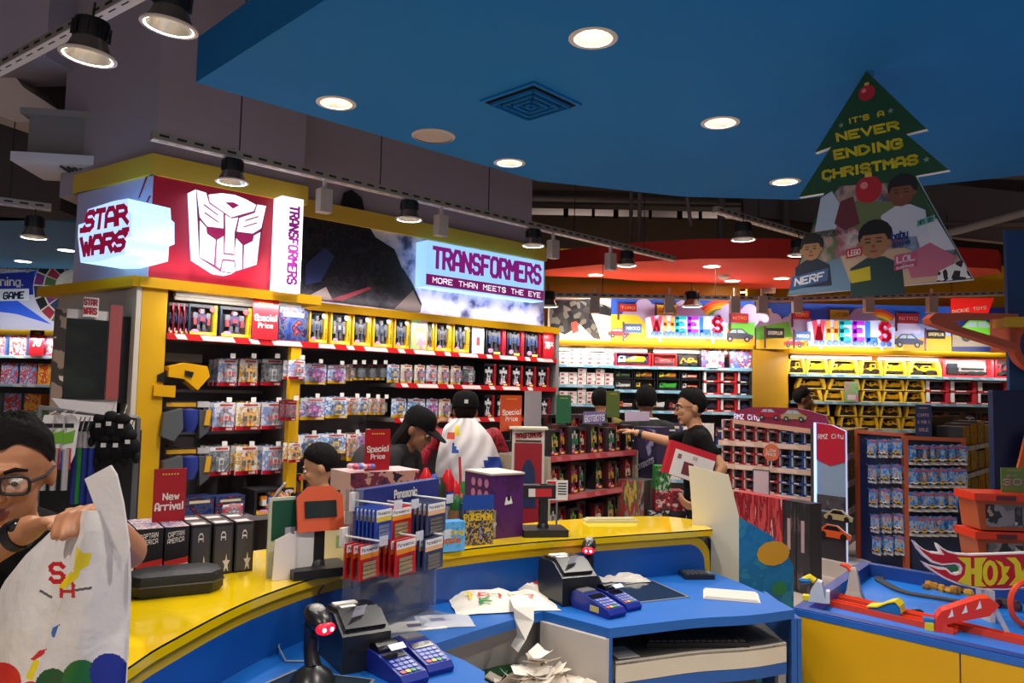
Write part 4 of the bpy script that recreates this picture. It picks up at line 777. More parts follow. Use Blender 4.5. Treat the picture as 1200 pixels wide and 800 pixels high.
put(P_BLUE, 'robot_set_box', 'long blue and yellow robot box on the low shelf behind the red sign', 'toy', LW1, 216, 252, 604, 579, y=.0, z=.842, d=.14, h=.13); put(P_BLUE, 'robot_set_box', 'long blue robot box lying beside the big window box', 'toy', LW1, 252, 288, 604, 581, y=.02, z=.842, d=.12, h=.12)
P_BIGW = robot_box('#241c22', '#1a1218', ('#e8861a', '#2a4ab8', '#d8d4d0'), '#1c161c', 'TRANSFORMERS', '#e8b410', '#c8b8c0', spinew=.06)
put(P_BIGW, 'robot_box', 'big window box with orange and blue robots on the low shelf', 'toy', LW1, 297, 345, 615, 573, y=-.04, z=.842, d=.2)
put(blister(('#a8242c', '#c83a44', '#8a5a6a', '#d8d0cc'), '#e8e4e0', ('#b02a34', '#5a8ab0', '#c8c8cc')), 'blister_pack', 'red robot card leaning in front of the low shelf', 'toy', LW1, 262, 288, 616, 591, y=-.1, d=.03, z=.842)
# ---------------------------------------------------------------- long run
Z2 = 1.957
for i, (a, b) in enumerate(((362, 385), (387, 412), (413, 436), (437, 461), (462, 481), (500, 509.5), (510, 530), (531, 551))):
    put(P_ROB[i % 4], 'robot_box', 'yellow-framed boxed robot, top shelf of the long run, ' + ORD[i] + ' from the corner bay', 'toy', LW2, a, b, 405 + (a - 362) * .073, 364.5 + (a - 362) * .083, z=Z2, group='yellow robot boxes')
put(plain_box(art(('#8ab890', '#a8c878', '#b890a0', '#9ac0a0'), 2.), '#9ab88a', 1, '#d8d04a', (.2, .9, .6, .8)), 'greeting_board', 'green and pink card standing between the yellow robot boxes', 'sign', LW2, 482, 501, 413, 375, y=-.004, z=Z2, d=.02)
t = put(plain_box(PAPER, '#5a6aa0', 1, '#c23a3a', (.35, .65, .3, .6)), 'price_notice', 'blue-framed white price notice beside the dark robot boxes', 'sign', LW2, 553, 568, 414, 382, z=Z2, d=.02)
for i, (a, b) in enumerate(((569, 593.5), (594, 615), (615.5, 636))): put(P_ROB_DARK, 'robot_box', 'big black boxed robot with red spine on the top shelf, ' + ORD[i] + ' after the price notice', 'toy', LW2, a, b, 418 + i * 1.7, 378 + i * 2.5, z=Z2, group='black robot boxes')
price_card('red 70 percent sign at the far end of the top shelf', LW2, 636.5, 648.5, 424, 389.5, [('70', (.1, .62, .36, .64)), ('%', (.68, .95, .46, .64))], y=-.012, z=Z2)
G2 = 'robot cards on the long run, upper pegs'
for k, a, b, pb, pt, l in (('purple', 357, 382, 450, 425, 'purple robot cards on the first upper peg'), ('purple', 384, 405, 449, 427, 'purple robot cards second along the upper pegs'), ('small', 406, 413, 446, 426, 'small tan cards on the upper pegs'), ('dark', 414, 426, 445, 426, 'dark cards third along the upper pegs'), ('dark', 428, 438, 445, 426, 'dark cards fourth along the upper pegs'), ('dark', 440, 451, 445, 426, 'dark cards at the end of the upper pegs')): hang(k, LW2, a, b, pb, pt, l, G2, n=2)
for i, (a, b, k) in enumerate(((458, 473, 'blue'), (474, 488, 'cream'), (490, 503, 'cream'), (504, 517, 'white'), (518, 531, 'cream'), (533, 545, 'cream'), (547, 560, 'grey'))): put(P_BL[k], 'blister_pack', 'pale robot card standing on the second shelf, ' + ORD[i] + ' from its near end', 'toy', LW2, a, b, 450, 427 + i * .3, y=.02, z=1.692, d=.06, group='cards on the second shelf')
for i, (a, b) in enumerate(((567, 582), (584, 599), (600, 613.5), (615, 629), (630, 644))): put(P_STAR, 'figure_box', 'black and red boxed figure on the second shelf, ' + ORD[i] + ' from the pale cards', 'toy', LW2, a, b, 452, 426 + i, y=.02, z=1.692, group='black figure boxes on the second shelf')
G3 = 'robot cards on the long run, middle pegs'
for k, a, b, pb, pt, l in (('purple', 351, 380, 492, 465, 'violet cards on the first middle peg'), ('blue', 381, 407, 490, 464, 'blue and yellow cards second along the middle pegs'), ('small', 406.5, 418, 486, 465, 'small orange cards on the middle pegs'), ('blue', 419, 431, 486, 465, 'small blue cards on the middle pegs'), ('small', 432, 441, 486, 466, 'small brown cards on the middle pegs'), ('small', 442, 451, 486, 466, 'small grey cards at the end of the middle pegs')): hang(k, LW2, a, b, pb, pt, l, G3, n=2)
for i, (a, b, k) in enumerate(((463, 481, 'blue'), (482, 503, 'blue'), (504, 518, 'purple'), (519, 533, 'cream'), (548, 562, 'small'))): put(P_BL[k], 'blister_pack', 'bright robot card standing on the third shelf, ' + ORD[i] + ' from its near end', 'toy', LW2, a, b, 491, 467 + i * .2, y=.02, z=1.422, d=.06, group='cards on the third shelf')
for i, (a, b) in enumerate(((567, 580), (582, 594), (596, 608), (634, 645))): put(P_STAR, 'figure_box', 'black and red boxed figure on the third shelf, ' + ORD[i] + ' past the capped man', 'toy', LW2, a, b, 490, 463 + i, y=.02, z=1.422, group='black figure boxes on the third shelf')
G4 = 'robot cards on the long run, low pegs'
for k, a, b, pb, pt, l in (('blue', 348, 375, 536, 508, 'blue and yellow cards on the first low peg'), ('blue', 376, 405, 532, 507, 'blue and white cards second along the low pegs'), ('small', 406, 418, 540, 507, 'tall tan cards on the low pegs'), ('purple', 419, 430, 530, 506, 'violet cards at the end of the low pegs')): hang(k, LW2, a, b, pb, pt, l, G4, n=2)
for i, (a, b) in enumerate(((335, 356), (358, 376), (440, 458), (460, 478), (480, 500))): put(P_WIDE if i < 2 else P_ROB_DARK, 'robot_box', 'boxed robot low on the long run, ' + ORD[i] + ' from the yellow post', 'toy', LW2, a, b, 590, 556, y=.02, z=.842, d=.14, group='low robot boxes')
# ---------------------------------------------------------------- far wall: small white boxes, trucks, cars
PW = [plain_box(art((a, b, c, a), 5.), s, 1, l, (.12, .5, .25, .7)) for a, b, c, s, l in (('#efe9e6', '#e4dcd8', '#f4f0ee', '#e8e0dc', '#7a4a44'), ('#f4efec', '#efe6e2', '#e0d4d0', '#e8e0dc', '#b8544c'), ('#d8cac4', '#c8b8b0', '#e4dad4', '#cdbfb8', '#8a3a34'), ('#f0d8d4', '#e8c4c0', '#f4e8e4', '#e4ccc8', '#b02a2a'))]
def whites(z, cols, rows, hgt, shelfname, y=.02):
    n = 0
    for i in range(cols):
        nr = rows[i % len(rows)]
        for k in range(nr):
            u_ = .45 + i * .1025; inst(PW[(i * 7 + k * 3 + rows[0]) % 4 if (i + k) % 3 else 1], 'car_carton', 'small white car carton, %s, %s column, %s up' % (shelfname, ORD[i], ORD[k]), 'toy', FA.w(u_ + (k % 2) * .004, y, z + k * (hgt + .002)), rng.uniform(-.03, .03), (.094, .1, hgt), 'small white cartons')
whites(1.977, 7, (3, 3, 4, 4, 3, 3, 4), .045, 'top far shelf'); whites(1.747, 7, (2, 3, 3, 4, 3, 4, 3), .045, 'second far shelf'); whites(1.532, 7, (2, 3, 3, 4, 3, 3, 3), .045, 'third far shelf')
whites(1.102, 7, (3, 2, 4, 3, 3, 2, 3), .06, 'fourth far shelf')
for r, z in enumerate((1.102, .702)):
    for i in range(8): inst(PW[(i + r) % 4] if (i + r) % 3 else P_BLUE, 'car_carton', 'toy carton low on the truck run, %s lower shelf, %s along' % (ORD[r], ORD[i]), 'toy', FA.w(1.22 + i * .185, .03, z), 0, (.165, .14, .2 + .04 * (i % 2)), 'cartons low on the truck run')
zt = 1.972
put(truck_box('#e8e4e0', '#e88a10', 1, '#c81a20', '#3a5ab0'), 'truck_box', 'red boxed toy mixer truck on the top far shelf next to the white cartons', 'toy', FA, 720, 763, 429, 413, z=zt)
put(truck_box('#c8242a', '#c03038', 3, '#b81c22', '#c87a70'), 'truck_box', 'red boxed toy fire engine on the top far shelf', 'toy', FA, 764, 794, 429, 414.5, z=zt); put(truck_box('#e88a1a', '#e88a1a', 5, '#16161a', '#2a2422', 2), 'truck_box', 'black boxed orange toy digger on the top far shelf', 'toy', FA, 795, 821, 430, 415.5, z=zt)
P_TRK = plain_box(art(('#8aa0d0', '#c8ccdc', '#4a64b0', '#a03a44', '#e0d8dc', '#6a7cc0'), 3.), '#2a2c36')
put(P_TRK, 'track_set_box', 'large blue and white track set box with a white notice', 'toy', FA, 822, 849, 431, 404, z=zt, d=.12); put(P_TRK, 'track_set_box', 'large blue and white track set box beside the yellow column', 'toy', FA, 855, 881, 432, 405, z=zt, d=.12)
put(plain_box(PAPER, '#c8c2bc', 1, '#b86a6a', (.2, .8, .3, .7)), 'price_notice', 'small white price notice clipped to a track set box', 'sign', FA, 831, 842, 428, 412, y=-.02, d=.012, z=zt)
K = (('#6a8a3a', '#22303a', 0, '#1c1c20'), ('#f0c820', '#c8761a', 1, '#2a1a14'), ('#e8e820', '#d8861a', 1, '#241a18'), ('#e8e0d8', '#d8583a', 0, '#1c1a1a'), ('#f0ece4', '#e0dcd4', 0, '#a8a4a0'), ('#f0d020', '#e8c81a', 3, '#3a2a14'), ('#4ac03a', '#3aa834', 2, '#20242c'), ('#d8d0c8', '#e8561a', 0, '#1c1a1a'))
nm = ('dark green toy truck', 'yellow and orange toy mixer truck', 'bright yellow toy mixer', 'white and red toy tanker', 'white toy removal truck', 'yellow toy crane truck', 'green toy tipper truck', 'orange and grey toy tanker')
for i, (c, b, k, bk) in enumerate(K):
    a0, a1 = ((720, 742), (743, 768), (770, 797), (798, 821))[i % 4]; lo = i // 4
    put(truck_box(c, b, k, '#19181c', bk, 2), 'truck_box', nm[i] + (' in a box, upper tier, second far shelf' if not lo else ' in a box, lower tier, second far shelf'), 'toy', FA, a0, a1, 456.5 if lo else 444, 444.8 if lo else 432.5, z=1.702 if lo else 1.822, h=.112, group='trucks on the second far shelf')
PC = [car_box(c, f) for c, f in (('#2a2a34', '#c8242a'), ('#a8482a', '#c8242a'), ('#1c1c22', '#c8242a'), ('#3a3a6a', '#2a2a30'))]
n = 0
for r, (pb, pt, z) in enumerate(((449, 436, 1.807), (462, 450, 1.667))):
    for i, (a, b) in enumerate(((825, 844), (845, 864), (865, 881))): put(PC[(i + 2 * r) % 3] if i < 2 else PC[3], 'boxed_car', 'red-trimmed boxed toy car by the yellow column, %s tier, %s along' % (('upper', 'lower')[r], ORD[i]), 'toy', FA, a, b, pb, pt, z=z, h=.128, group='boxed cars by the yellow column'); n += 1
for i, (a, b) in enumerate(((825, 844), (845, 864), (865, 881))): put(PC[i % 2] if i < 2 else PC[3], 'boxed_car', 'red-trimmed boxed toy car on the shelf under the two tiers, %s along' % ORD[i], 'toy', FA, a, b, 484, 466, z=1.472, h=.15, group='boxed cars by the yellow column')
for i, (a, b, c, bd, k, l) in enumerate(((724, 744, '#e8622a', '#f0ece8', 0, 'orange and white toy bus'), (745, 763, '#3a5a8a', '#4a4a50', 3, 'blue toy crane truck'), (764, 782, '#e8a01a', '#d8d4d0', 2, 'white and yellow toy tipper'), (783, 802, '#c8242a', '#c8c4c0', 0, 'red toy van'), (803, 822, '#8a2a34', '#4a4448', 2, 'maroon toy tipper'))): put(truck_box(c, bd, k, '#a82028' if i > 2 else '#18181c', '#2a2628', 2), 'truck_box', l + ' in an open box on the third far shelf', 'toy', FA, a, b, 485, 464, z=1.472, h=.13)
# ---------------------------------------------------------------- far wall: construction toys
Yl, Yk = '#f0b810', '#2a2420'
PY = [truck_box(Yl, Yl, k, '#f0c840', Yk, 1, '#f4e4b0') for k in (6, 1, 5, 2)]
PWc = car_box('#2a2c30', '#c82a3a', '#19191c', '#f0ece8')
def run(fr, z, h, spec, where, group):
    for i, (a, b, k) in enumerate(spec):
        pr = PWc if k == 'w' else PY[k]; cn = 'black toy vehicle in white carton' if k == 'w' else ('boxed yellow toy loader', 'boxed yellow toy mixer', 'boxed yellow toy digger', 'boxed yellow dump truck')[k]
        put(pr, 'boxed_vehicle' if k == 'w' else 'construction_toy', '%s, %s on the %s' % (cn, ORD[i], where), 'toy', fr, a, b, 440, 420, z=z, h=h, group=group, d=.12)
run(FB, 1.942, .18, ((923, 944, 0), (945, 971, 3), (972, 1007, 1), (1008, 1035, 0), (1036, 1063, 3), (1064, 1104, 2)), 'top shelf of construction toys', 'top row of construction toys')
put(truck_box('#2a2a30', '#9a948e', 0, '#d83a44', '#e8dcd8'), 'truck_box', 'long red and white boxed transporter on the top construction shelf', 'toy', FB, 1105.5, 1165, 441, 420, z=1.942, d=.12); put(truck_box('#c8242a', '#2a2a2e', 1, '#c8242a', '#3a2a2a'), 'truck_box', 'red boxed toy mixer at the end of the top construction shelf', 'toy', FB, 1167, 1195, 442, 421, z=1.942, d=.12)
run(FB, 1.762, .135, ((934, 968, 1), (971, 1008, 3), (1010, 1034, 2), (1035, 1060, 1), (1061, 1084, 6 % 4), (1085.5, 1112, 'w'), (1114, 1144, 'w'), (1146, 1181, 'w')), 'upper tier of the second construction shelf', 'second row of construction toys, upper tier')
run(FB, 1.617, .135, ((932, 964, 0), (966, 990, 3), (1009, 1033, 2), (1034, 1058, 3), (1059, 1084, 0), (1085.5, 1112, 'w'), (1114, 1144, 'w'), (1146, 1166, 'w')), 'lower tier of the second construction shelf', 'second row of construction toys, lower tier')
run(FB, 1.442, .14, ((954, 972, 3), (982, 1004, 2), (1008, 1030, 0), (1031, 1056, 2), (1062, 1076, 1)), 'upper tier of the third construction shelf', 'third row of construction toys, upper tier')
run(FB, 1.292, .14, ((956, 978, 1), (984, 1006, 0), (1007, 1029, 3), (1030, 1055, 2), (1056, 1075, 1)), 'lower tier of the third construction shelf', 'third row of construction toys, lower tier')
put(plain_box(art(('#6aa86a', '#8ab87a', '#c88a9a', '#7ab080'), 2.), '#6a9a6a', 1, '#e0c8c8', (.2, .8, .1, .35)), 'greeting_board', 'green and pink card standing among the construction toys', 'sign', FB, 990, 1006, 470, 447, y=-.02, z=1.617, d=.02)
P3 = [car_box('#8a2430', '#5a2024', '#1c1a1e', '#3a3438'), car_box('#d8a820', '#4a2a24', '#1c1a1e', '#4a4448'), car_box('#c8c4c8', '#3a2a2c', '#1c1a1e', '#3a3438')]
for i, (a, b) in enumerate(((1091, 1109), (1110, 1128), (1129, 1147), (1148, 1166))): put(P3[i % 3], 'boxed_car', 'dark boxed model car on the third shelf past the blue notice, %s along' % ORD[i], 'toy', FB, a, b, 492, 480, z=1.40, h=.12, group='dark boxed model cars')
for i, (a, b) in enumerate(((1091, 1109), (1110, 1128), (1129, 1147), (1148, 1166))): put(P3[(i + 1) % 3], 'boxed_car', 'dark boxed model car directly on the third shelf board past the blue notice, %s along' % ORD[i], 'toy', FB, a, b, 505, 492, z=1.292, h=.105, group='dark boxed model cars')
for i in range(9): inst(PY[(i * 3) % 4] if i < 4 else P3[i % 3], 'construction_toy' if i < 4 else 'boxed_car', ('yellow boxed toy on the fourth construction shelf, ' if i < 4 else 'dark boxed car on the fourth construction shelf, ') + ORD[i] + ' along', 'toy', FB.w(3.6 + .27 * i, .02, .952), 0, (.24, .12, .2), 'toys on the fourth construction shelf')
# ---------------------------------------------------------------- far left game boxes
PG = [plain_box(art(c, 3.), s) for c, s in ((('#e8e0e0', '#7aa0d8', '#d8402a', '#a8c0e8', '#e0482a'), '#6a8ac8'), (('#e8842a', '#f0b040', '#d8502a', '#f4e0b0'), '#e0762a'), (('#e8e4e0', '#c83a44', '#4a5a9a', '#f0ece8'), '#d8d4d0'))]
for r, (z, h, xs) in enumerate(((1.952, .24, (-14, 11, 35, 51)), (1.622, .24, (-22, 3, 25, 46)), (1.272, .24, (-18, 9, 32)), (.902, .24, (-20, 4, 26)))):
    for i, x in enumerate(xs): put(PG[(i + r) % 3 if i != 1 else 0], 'game_box', 'red and blue game box under the game sign, %s far shelf, %s along' % (ORD[r], ORD[i]), 'game', FL, x, x + 21, 410, 390, z=z, h=h, d=.2, group='far game boxes')
price_card('small red 70 sign on the top far shelf under the dart wheel', FL, 34, 51, 408, 387, [('70', (.2, .8, .35, .7))], z=1.952, y=-.02)
# ================================================================ curved till counter
ZL, ZW = 1.0, .8
def cat(pts, n=8):
    """smooth curve through plan points (Catmull-Rom)"""
    P = [Vector((p[0], p[1], 0)) for p in pts]; P = [P[0] * 2 - P[1]] + P + [P[-1] * 2 - P[-2]]; out = []
    for i in range(1, len(P) - 2):
        for k in range(n):
            t = k / n; a, b, c, d = P[i - 1], P[i], P[i + 1], P[i + 2]
            out.append(.5 * ((2 * b) + (c - a) * t + (2 * a - 5 * b + 4 * c - d) * t * t + (3 * b - a - 3 * c + d) * t ** 3))
    return out + [P[-2]]
fr_ = cat([(-.83, .7), (-.845, 1.3)] + [(onz(*q, ZL).x, onz(*q, ZL).y) for q in ((145, 785), (200, 750), (300, 700), (400, 668), (510, 648), (600, 637), (700, 629), (835, 620))])
bk_ = cat([(-1.06, .7), (-1.07, 1.3), (-1.08, 1.8), (-1.2, 2.2), (-1.27, 2.5), (-1.02, 2.95), (-.6, 3.35), (-.12, 3.62), (.2, 3.85), (.5, 4.0), (.8, 4.08), (.97, 3.98)])
YT = M('#f0c800', .12, coat=.5, var=.03, scale=2); CB = M('#0d4fa0', .35, var=.05, scale=3); CBT = M('#0660b6', .5, var=.06, scale=5); GRY = M('#b9b1a8', .6, var=.05, scale=4)
ct = thing('till_counter', 'long curved blue till counter with a yellow upper ledge', 'counter', (0, 0, 0))
MB().slab([(p.x, p.y) for p in fr_] + [(p.x, p.y) for p in bk_[::-1]], ZL - .03, ZL - .006, YT).build('ledge', ct)
mb = MB(); ins = [p for p in fr_]; mb.slab([(p.x, p.y) for p in fr_] + [(p.x, p.y) for p in bk_[::-1]], ZL - .006, ZL, M('#f2cb04', .06, coat=.6), M('#16261e', .1)); mb.build('glass_top', ct)
# inner fascia: blue panel edged with a yellow band that rounds down at its end
L_ = [0.]
for a, b in zip(fr_, fr_[1:]): L_.append(L_[-1] + (b - a).length)
tot = L_[-1]
def fas(s):
    i = max(k for k in range(len(L_)) if L_[k] <= s + 1e-9); i = min(i, len(fr_) - 2); t = (s - L_[i]) / max(1e-6, L_[i + 1] - L_[i]); p = fr_[i].lerp(fr_[i + 1], t); d = (fr_[i + 1] - fr_[i]).normalized(); return p + Vector((-d.y, d.x, 0)) * .012
ss = [tot * i / 60 for i in range(56)] + [tot - .14 + .01 * k for k in range(15)]; ss = sorted(set(round(min(s, tot), 5) for s in ss))
def top(s, r, e):                        # upper outline with a rounded corner of radius r, inset e
    zt = ZL - .03 - e; d = tot - e - s
    return zt if d >= r else zt - r + math.sqrt(max(0, r * r - (r - d) ** 2)) if d > 0 else ZW - .02
mb = MB(); my = MB()
for a, b in zip(ss, ss[1:]):
    pa, pb = fas(a), fas(b)
    for m_, lo, hi, mat in ((mb, lambda s: ZW - .02, lambda s: max(ZW - .02, top(s, .1, .035)), CB), (my, lambda s: max(ZW - .02, top(s, .1, .035)), lambda s: max(ZW - .02, top(s, .12, 0)), M('#c9a20c', .3))):
        m_.face([(pa.x, pa.y, lo(a)), (pb.x, pb.y, lo(b)), (pb.x, pb.y, hi(b)), (pa.x, pa.y, hi(a))], mat)
mb.build('inner_fascia', ct); my.build('yellow_trim', ct)
mb = MB(); q = [(p.x, p.y) for p in bk_]
for a, b in zip(q, q[1:]): mb.face([(a[0] + .02, a[1] - .03, 0), (b[0] + .02, b[1] - .03, 0), (b[0] + .02, b[1] - .03, ZL - .03), (a[0] + .02, a[1] - .03, ZL - .03)], M('#1a4f9c', .4))
mb.face([(q[-1][0] + .02, q[-1][1] - .03, 0), (fas(tot).x, fas(tot).y, 0), (fas(tot).x, fas(tot).y, ZL - .05), (q[-1][0] + .02, q[-1][1] - .03, ZL - .05)], M('#1a4f9c', .4)); mb.build('outer_panel', ct)
W_ = lambda x, y, z=ZW: onz(x, y, z)
front = cat([(W_(*q).x, W_(*q).y) for q in ((931, 714), (880, 720.5), (820, 724), (765, 730), (714, 736))], 6)
strip_ = [(W_(*q).x, W_(*q).y) for q in ((637, 716), (600, 726), (550, 741), (507, 755), (517, 762), (545, 774), (568, 787))]
nl = [(W_(566, 850).x, W_(566, 850).y), (-.25, 1.2), (-.83, .9)]
f2 = [fas(s) for s in ss if s > .25]
MB().slab([(p.x, p.y) for p in f2] + [(W_(866, 682).x, W_(866, 682).y), (W_(900, 697).x, W_(900, 697).y)] + [(p.x, p.y) for p in front] + strip_ + nl, ZW - .035, ZW, CBT, M('#1a62b4', .4)).build('worktop', ct)
def wall_(name, a, b, z0, z1, mat, th=.018, par=ct):
    a, b = Vector((a[0], a[1], 0)), Vector((b[0], b[1], 0)); d = (b - a).normalized(); n = Vector((-d.y, d.x, 0)) * th
    return MB().slab([(p.x, p.y) for p in (a, b, b + n, a + n)], z0, z1, mat).build(name, par)
n1, n2 = strip_[0], (front[-1].x, front[-1].y); LG = M('#c6bdb4', .55, var=.06, scale=3)
wall_('side_panel', n2, n1, 0, ZW - .035, LG)
wall_('back_panel', (n1[0] - .02, n1[1] + .12), (strip_[3][0] - .05, strip_[3][1] + .2), 0, ZW - .035, GRY); wall_('side_panel', (n1[0] - .02, n1[1] + .14), n1, 0, ZW - .035, GRY)
wall_('side_panel', strip_[4], strip_[6], 0, ZW - .035, M('#1a62b4', .45)); wall_('side_panel', strip_[6], nl[0], 0, ZW - .035, M('#1a62b4', .45))
MB().slab([(strip_[3][0], strip_[3][1] + .18), strip_[4], strip_[6], (.2, 2.2), n2, (n1[0], n1[1] + .13)], .56, .58, GRY).build('paper_shelf', ct)
# right-hand station: posts, curved keyboard tray
for p in (front[0], front[-1]): MB().box(p.x - .012, p.x + .012, p.y + .0, p.y + .03, 0, ZW - .035, M('#1a5aa8', .4)).build('post', ct)
def curved(name, pts, z0, z1, th, mat):
    a = [(p.x, p.y) for p in pts]; b = [(p.x, p.y + th) for p in pts][::-1]; return MB().slab(a + b, z0, z1, mat).build(name, ct)
fi = [p + Vector((0, .012, 0)) for p in front[1:-1]]
curved('tray_front', fi, .6, .672, .018, M('#d9cdb8', .6, var=.06, scale=6)); curved('rail', fi, .555, .598, .05, M('#1a5aa8', .4)); curved('tray', fi, .662, .67, .36, M('#4a443e', .6)); curved('lower_rail', fi, .2, .24, .05, M('#1a5aa8', .4))
wall_('back_panel', (front[0].x - .03, front[0].y + .42), (front[-1].x + .05, front[-1].y + .42), 0, ZW - .035, M('#8f8880', .7)); wall_('side_panel', (front[0].x + .01, front[0].y + .42), (front[0].x + .01, front[0].y), 0, ZW - .035, M('#1a5aa8', .45))
MB().box(front[0].x - .05, front[0].x - .02, front[0].y + .04, front[0].y + .08, .3, .6, LG).build('bracket', ct)
def ondesk(name, label, cat_, px, py, rz=0, group=None, z=ZW, scale=None):
    p = onz(px, py, z); return thing(name, label, cat_, (p.x, p.y, z + .0006), R(rz), group, scale)
kb = thing('keyboard', 'black computer keyboard on the tray under the right till top', 'keyboard', (onz(812, 752, .671).x, onz(812, 752, .671).y, .671), R(4))
MB().box(-.2, .2, -.07, .07, 0, .018, BLACK).build('case', kb); mb = MB()
for r in range(5):
    for k in range(15): mb.box(-.19 + k * .0254, -.169 + k * .0254, -.06 + r * .025, -.039 + r * .025, .018, .026, DGREY)
mb.build('keys', kb, kind='stuff')
t = thing('document_sheet', 'pale sheet of paper lying on the keyboard tray by the corner post', 'paper', (front[-1].x + .06, front[-1].y + .14, .671), R(20)); MB().box(-.04, .05, -.06, .06, 0, .002, M('#b8b0a8', .7)).build('sheet', t)

# ---------------------------------------------------------------- tills: printers, scanners, card terminals
def printer(label, px, py, rz, s=1., paper=True):
    t = ondesk('receipt_printer', label, 'printer', px, py, rz, scale=(s,) * 3); m = M('#17171a', .35); w_ = .072
    mb = MB(); mb.T = Matrix.Rotation(R(90), 4, 'Z'); mb.prism([(-.1, 0), (.1, 0), (.1, .125), (.08, .14), (-.02, .145), (-.1, .1)], -w_, w_, m); mb.build('body', t)
    mb = MB(); mb.T = Matrix.Rotation(R(90), 4, 'Z'); mb.prism([(-.085, .108), (-.02, .146), (.075, .142), (.07, .15), (-.02, .156), (-.09, .118)], -w_ + .012, w_ - .012, M('#222226', .3)); mb.build('lid', t)
    MB().box(-.05, .02, .03, .06, .15, .156, PAPER).build('label_sticker', t); MB().box(-.045, .0, -.01, .012, .155, .1565, PAPER).build('label_sticker', t)
    MB().box(-.05, .05, -.102, -.1, .05, .065, M('#050506', .6)).build('paper_slot', t); MB().box(.045, .06, -.1025, -.1, .012, .03, M('#7fb8d8', .4)).build('badge', t)
    if paper: MB().strip([(-.01, -.05, .135), (-.008, -.06, .16), (-.006, -.066, .17)], .04, .001, PAPER).build('paper_tongue', t)
    return t
def scanner(label, px, py, rz, s=1.):
    t = ondesk('barcode_scanner', label, 'scanner', px, py, rz, scale=(s,) * 3); m = M('#1c1c1f', .3)
    MB().lathe([(.062, 0), (.064, .012), (.05, .035), (.022, .055), (.015, .06)], m, n=24).build('base', t, True)
    MB().tube([(0, .0, .05), (0, .02, .09), (0, .025, .13), (0, .005, .17)], [.024, .02, .02, .028], m, 12).build('neck', t, True)
    mb = MB(); mb.ell((0, -.02, .19), (.034, .062, .03), m, 16, 10, Matrix.Rotation(R(18), 4, 'X')); mb.build('head', t, True)
    MB().ell((0, -.012, .21), (.024, .03, .018), M('#9a9894', .3), 12, 8).build('top_cap', t, True)
    h = MB(); h.ell((0, -.068, .172), (.03, .016, .018), M('#e0102a', .3, emit=1.2), 14, 8); w = h.build('scan_window', t, True)
    mb = MB(); mb.ell((-.01, -.082, .172), (.006, .004, .006), M('#ffb0b0', .3, emit=9), 8, 6); mb.build('red_led', w); mb = MB(); mb.ell((.012, -.082, .172), (.006, .004, .006), M('#ffb0b0', .3, emit=9), 8, 6); mb.build('red_led', w)
    l = bpy.data.lights.new('scanner_glow', 'POINT'); l.energy = .03; l.color = (1, .05, .1); l.shadow_soft_size = .02; o = bpy.data.objects.new('scanner_glow', l); col.objects.link(o); o.parent = t; o.location = (0, -.1, .165)
    return t
def terminal(label, px, py, rz, roll=False, sticker=None, s=1.):
    t = ondesk('card_terminal', label, 'card terminal', px, py, rz, 'card terminals', scale=(s,) * 3); m = M('#1a2a86', .35)
    mb = MB(); mb.T = Matrix.Rotation(R(90), 4, 'Z'); mb.prism([(-.1, 0), (.09, 0), (.1, .03), (.09, .06), (.02, .056), (-.09, .03), (-.105, .015)], -.042, .042, m); mb.build('body', t, False)
    sl = Matrix.Translation((0, 0, .0)); tilt = lambda y: .056 + (y - .02) * .236
    def pad(x0, x1, y0, y1, h, mt): return MB().face([(x0, y0, tilt(y0) + h), (x1, y0, tilt(y0) + h), (x1, y1, tilt(y1) + h), (x0, y1, tilt(y1) + h)], mt)
    pad(-.034, .034, -.01, .018, .002, M('#15181c', .15)).build('screen', t)
    for r in range(4):
        for k in range(4):
            c = '#7f8bd0' if k < 3 and r else ('#d8563a', '#e8c23a', '#3aa05a', '#7f8bd0')[k] if not r else '#98a2dc'; x0 = -.032 + k * .017; y0 = -.085 + r * .018
            pad(x0, x0 + .013, y0, y0 + .012, .003, M(c, .4)).build('key', t)
    if roll:
        mb = MB(); mb.T = Matrix.Translation((0, .055, .05)) @ Matrix.Rotation(R(90), 4, 'Y'); mb.lathe([(.0, -.034), (.03, -.034), (.03, .034), (0, .034)], M('#101013', .3), n=18); mb.build('paper_cover', t, True)
        MB().strip([(0, .02, .07), (0, .0, .085), (0, -.02, .075)], .05, .001, PAPER).build('receipt_tongue', t)
    else: MB().box(-.03, .03, .04, .085, .058, .066, M('#8a8a92', .25, .3)).build('paper_door', t)
    if sticker: MB().box(-.043, -.0421, -.05, -.005, .01, .03, M(sticker, .5)).build('label_sticker', t)
    return t
printer('black receipt printer by the tall battery rack at the near till', 414, 773, 32, 1.05)
scanner('black barcode scanner with one red light beside the near till printer', 366, 802, 40, .98)
terminal('blue card terminal with white header strip nearest the camera', 462, 791, 42, True, None, 1.05); terminal('blue card terminal lying behind another at the near till', 494, 778, 38, False, None, 1.05)
printer('black receipt printer at the far till beside the striped packet', 664, 701, 24, 1.08); scanner('black barcode scanner glowing red behind the far till printer', 690, 684, -10, .9)
terminal('blue card terminal with a yellow sticker beside the far till printer', 700, 716, 38, False, '#e0c25a', 1.05); terminal('blue card terminal with a curl of receipt beside the sunken glass window', 722, 709, 38, True, None, .95)
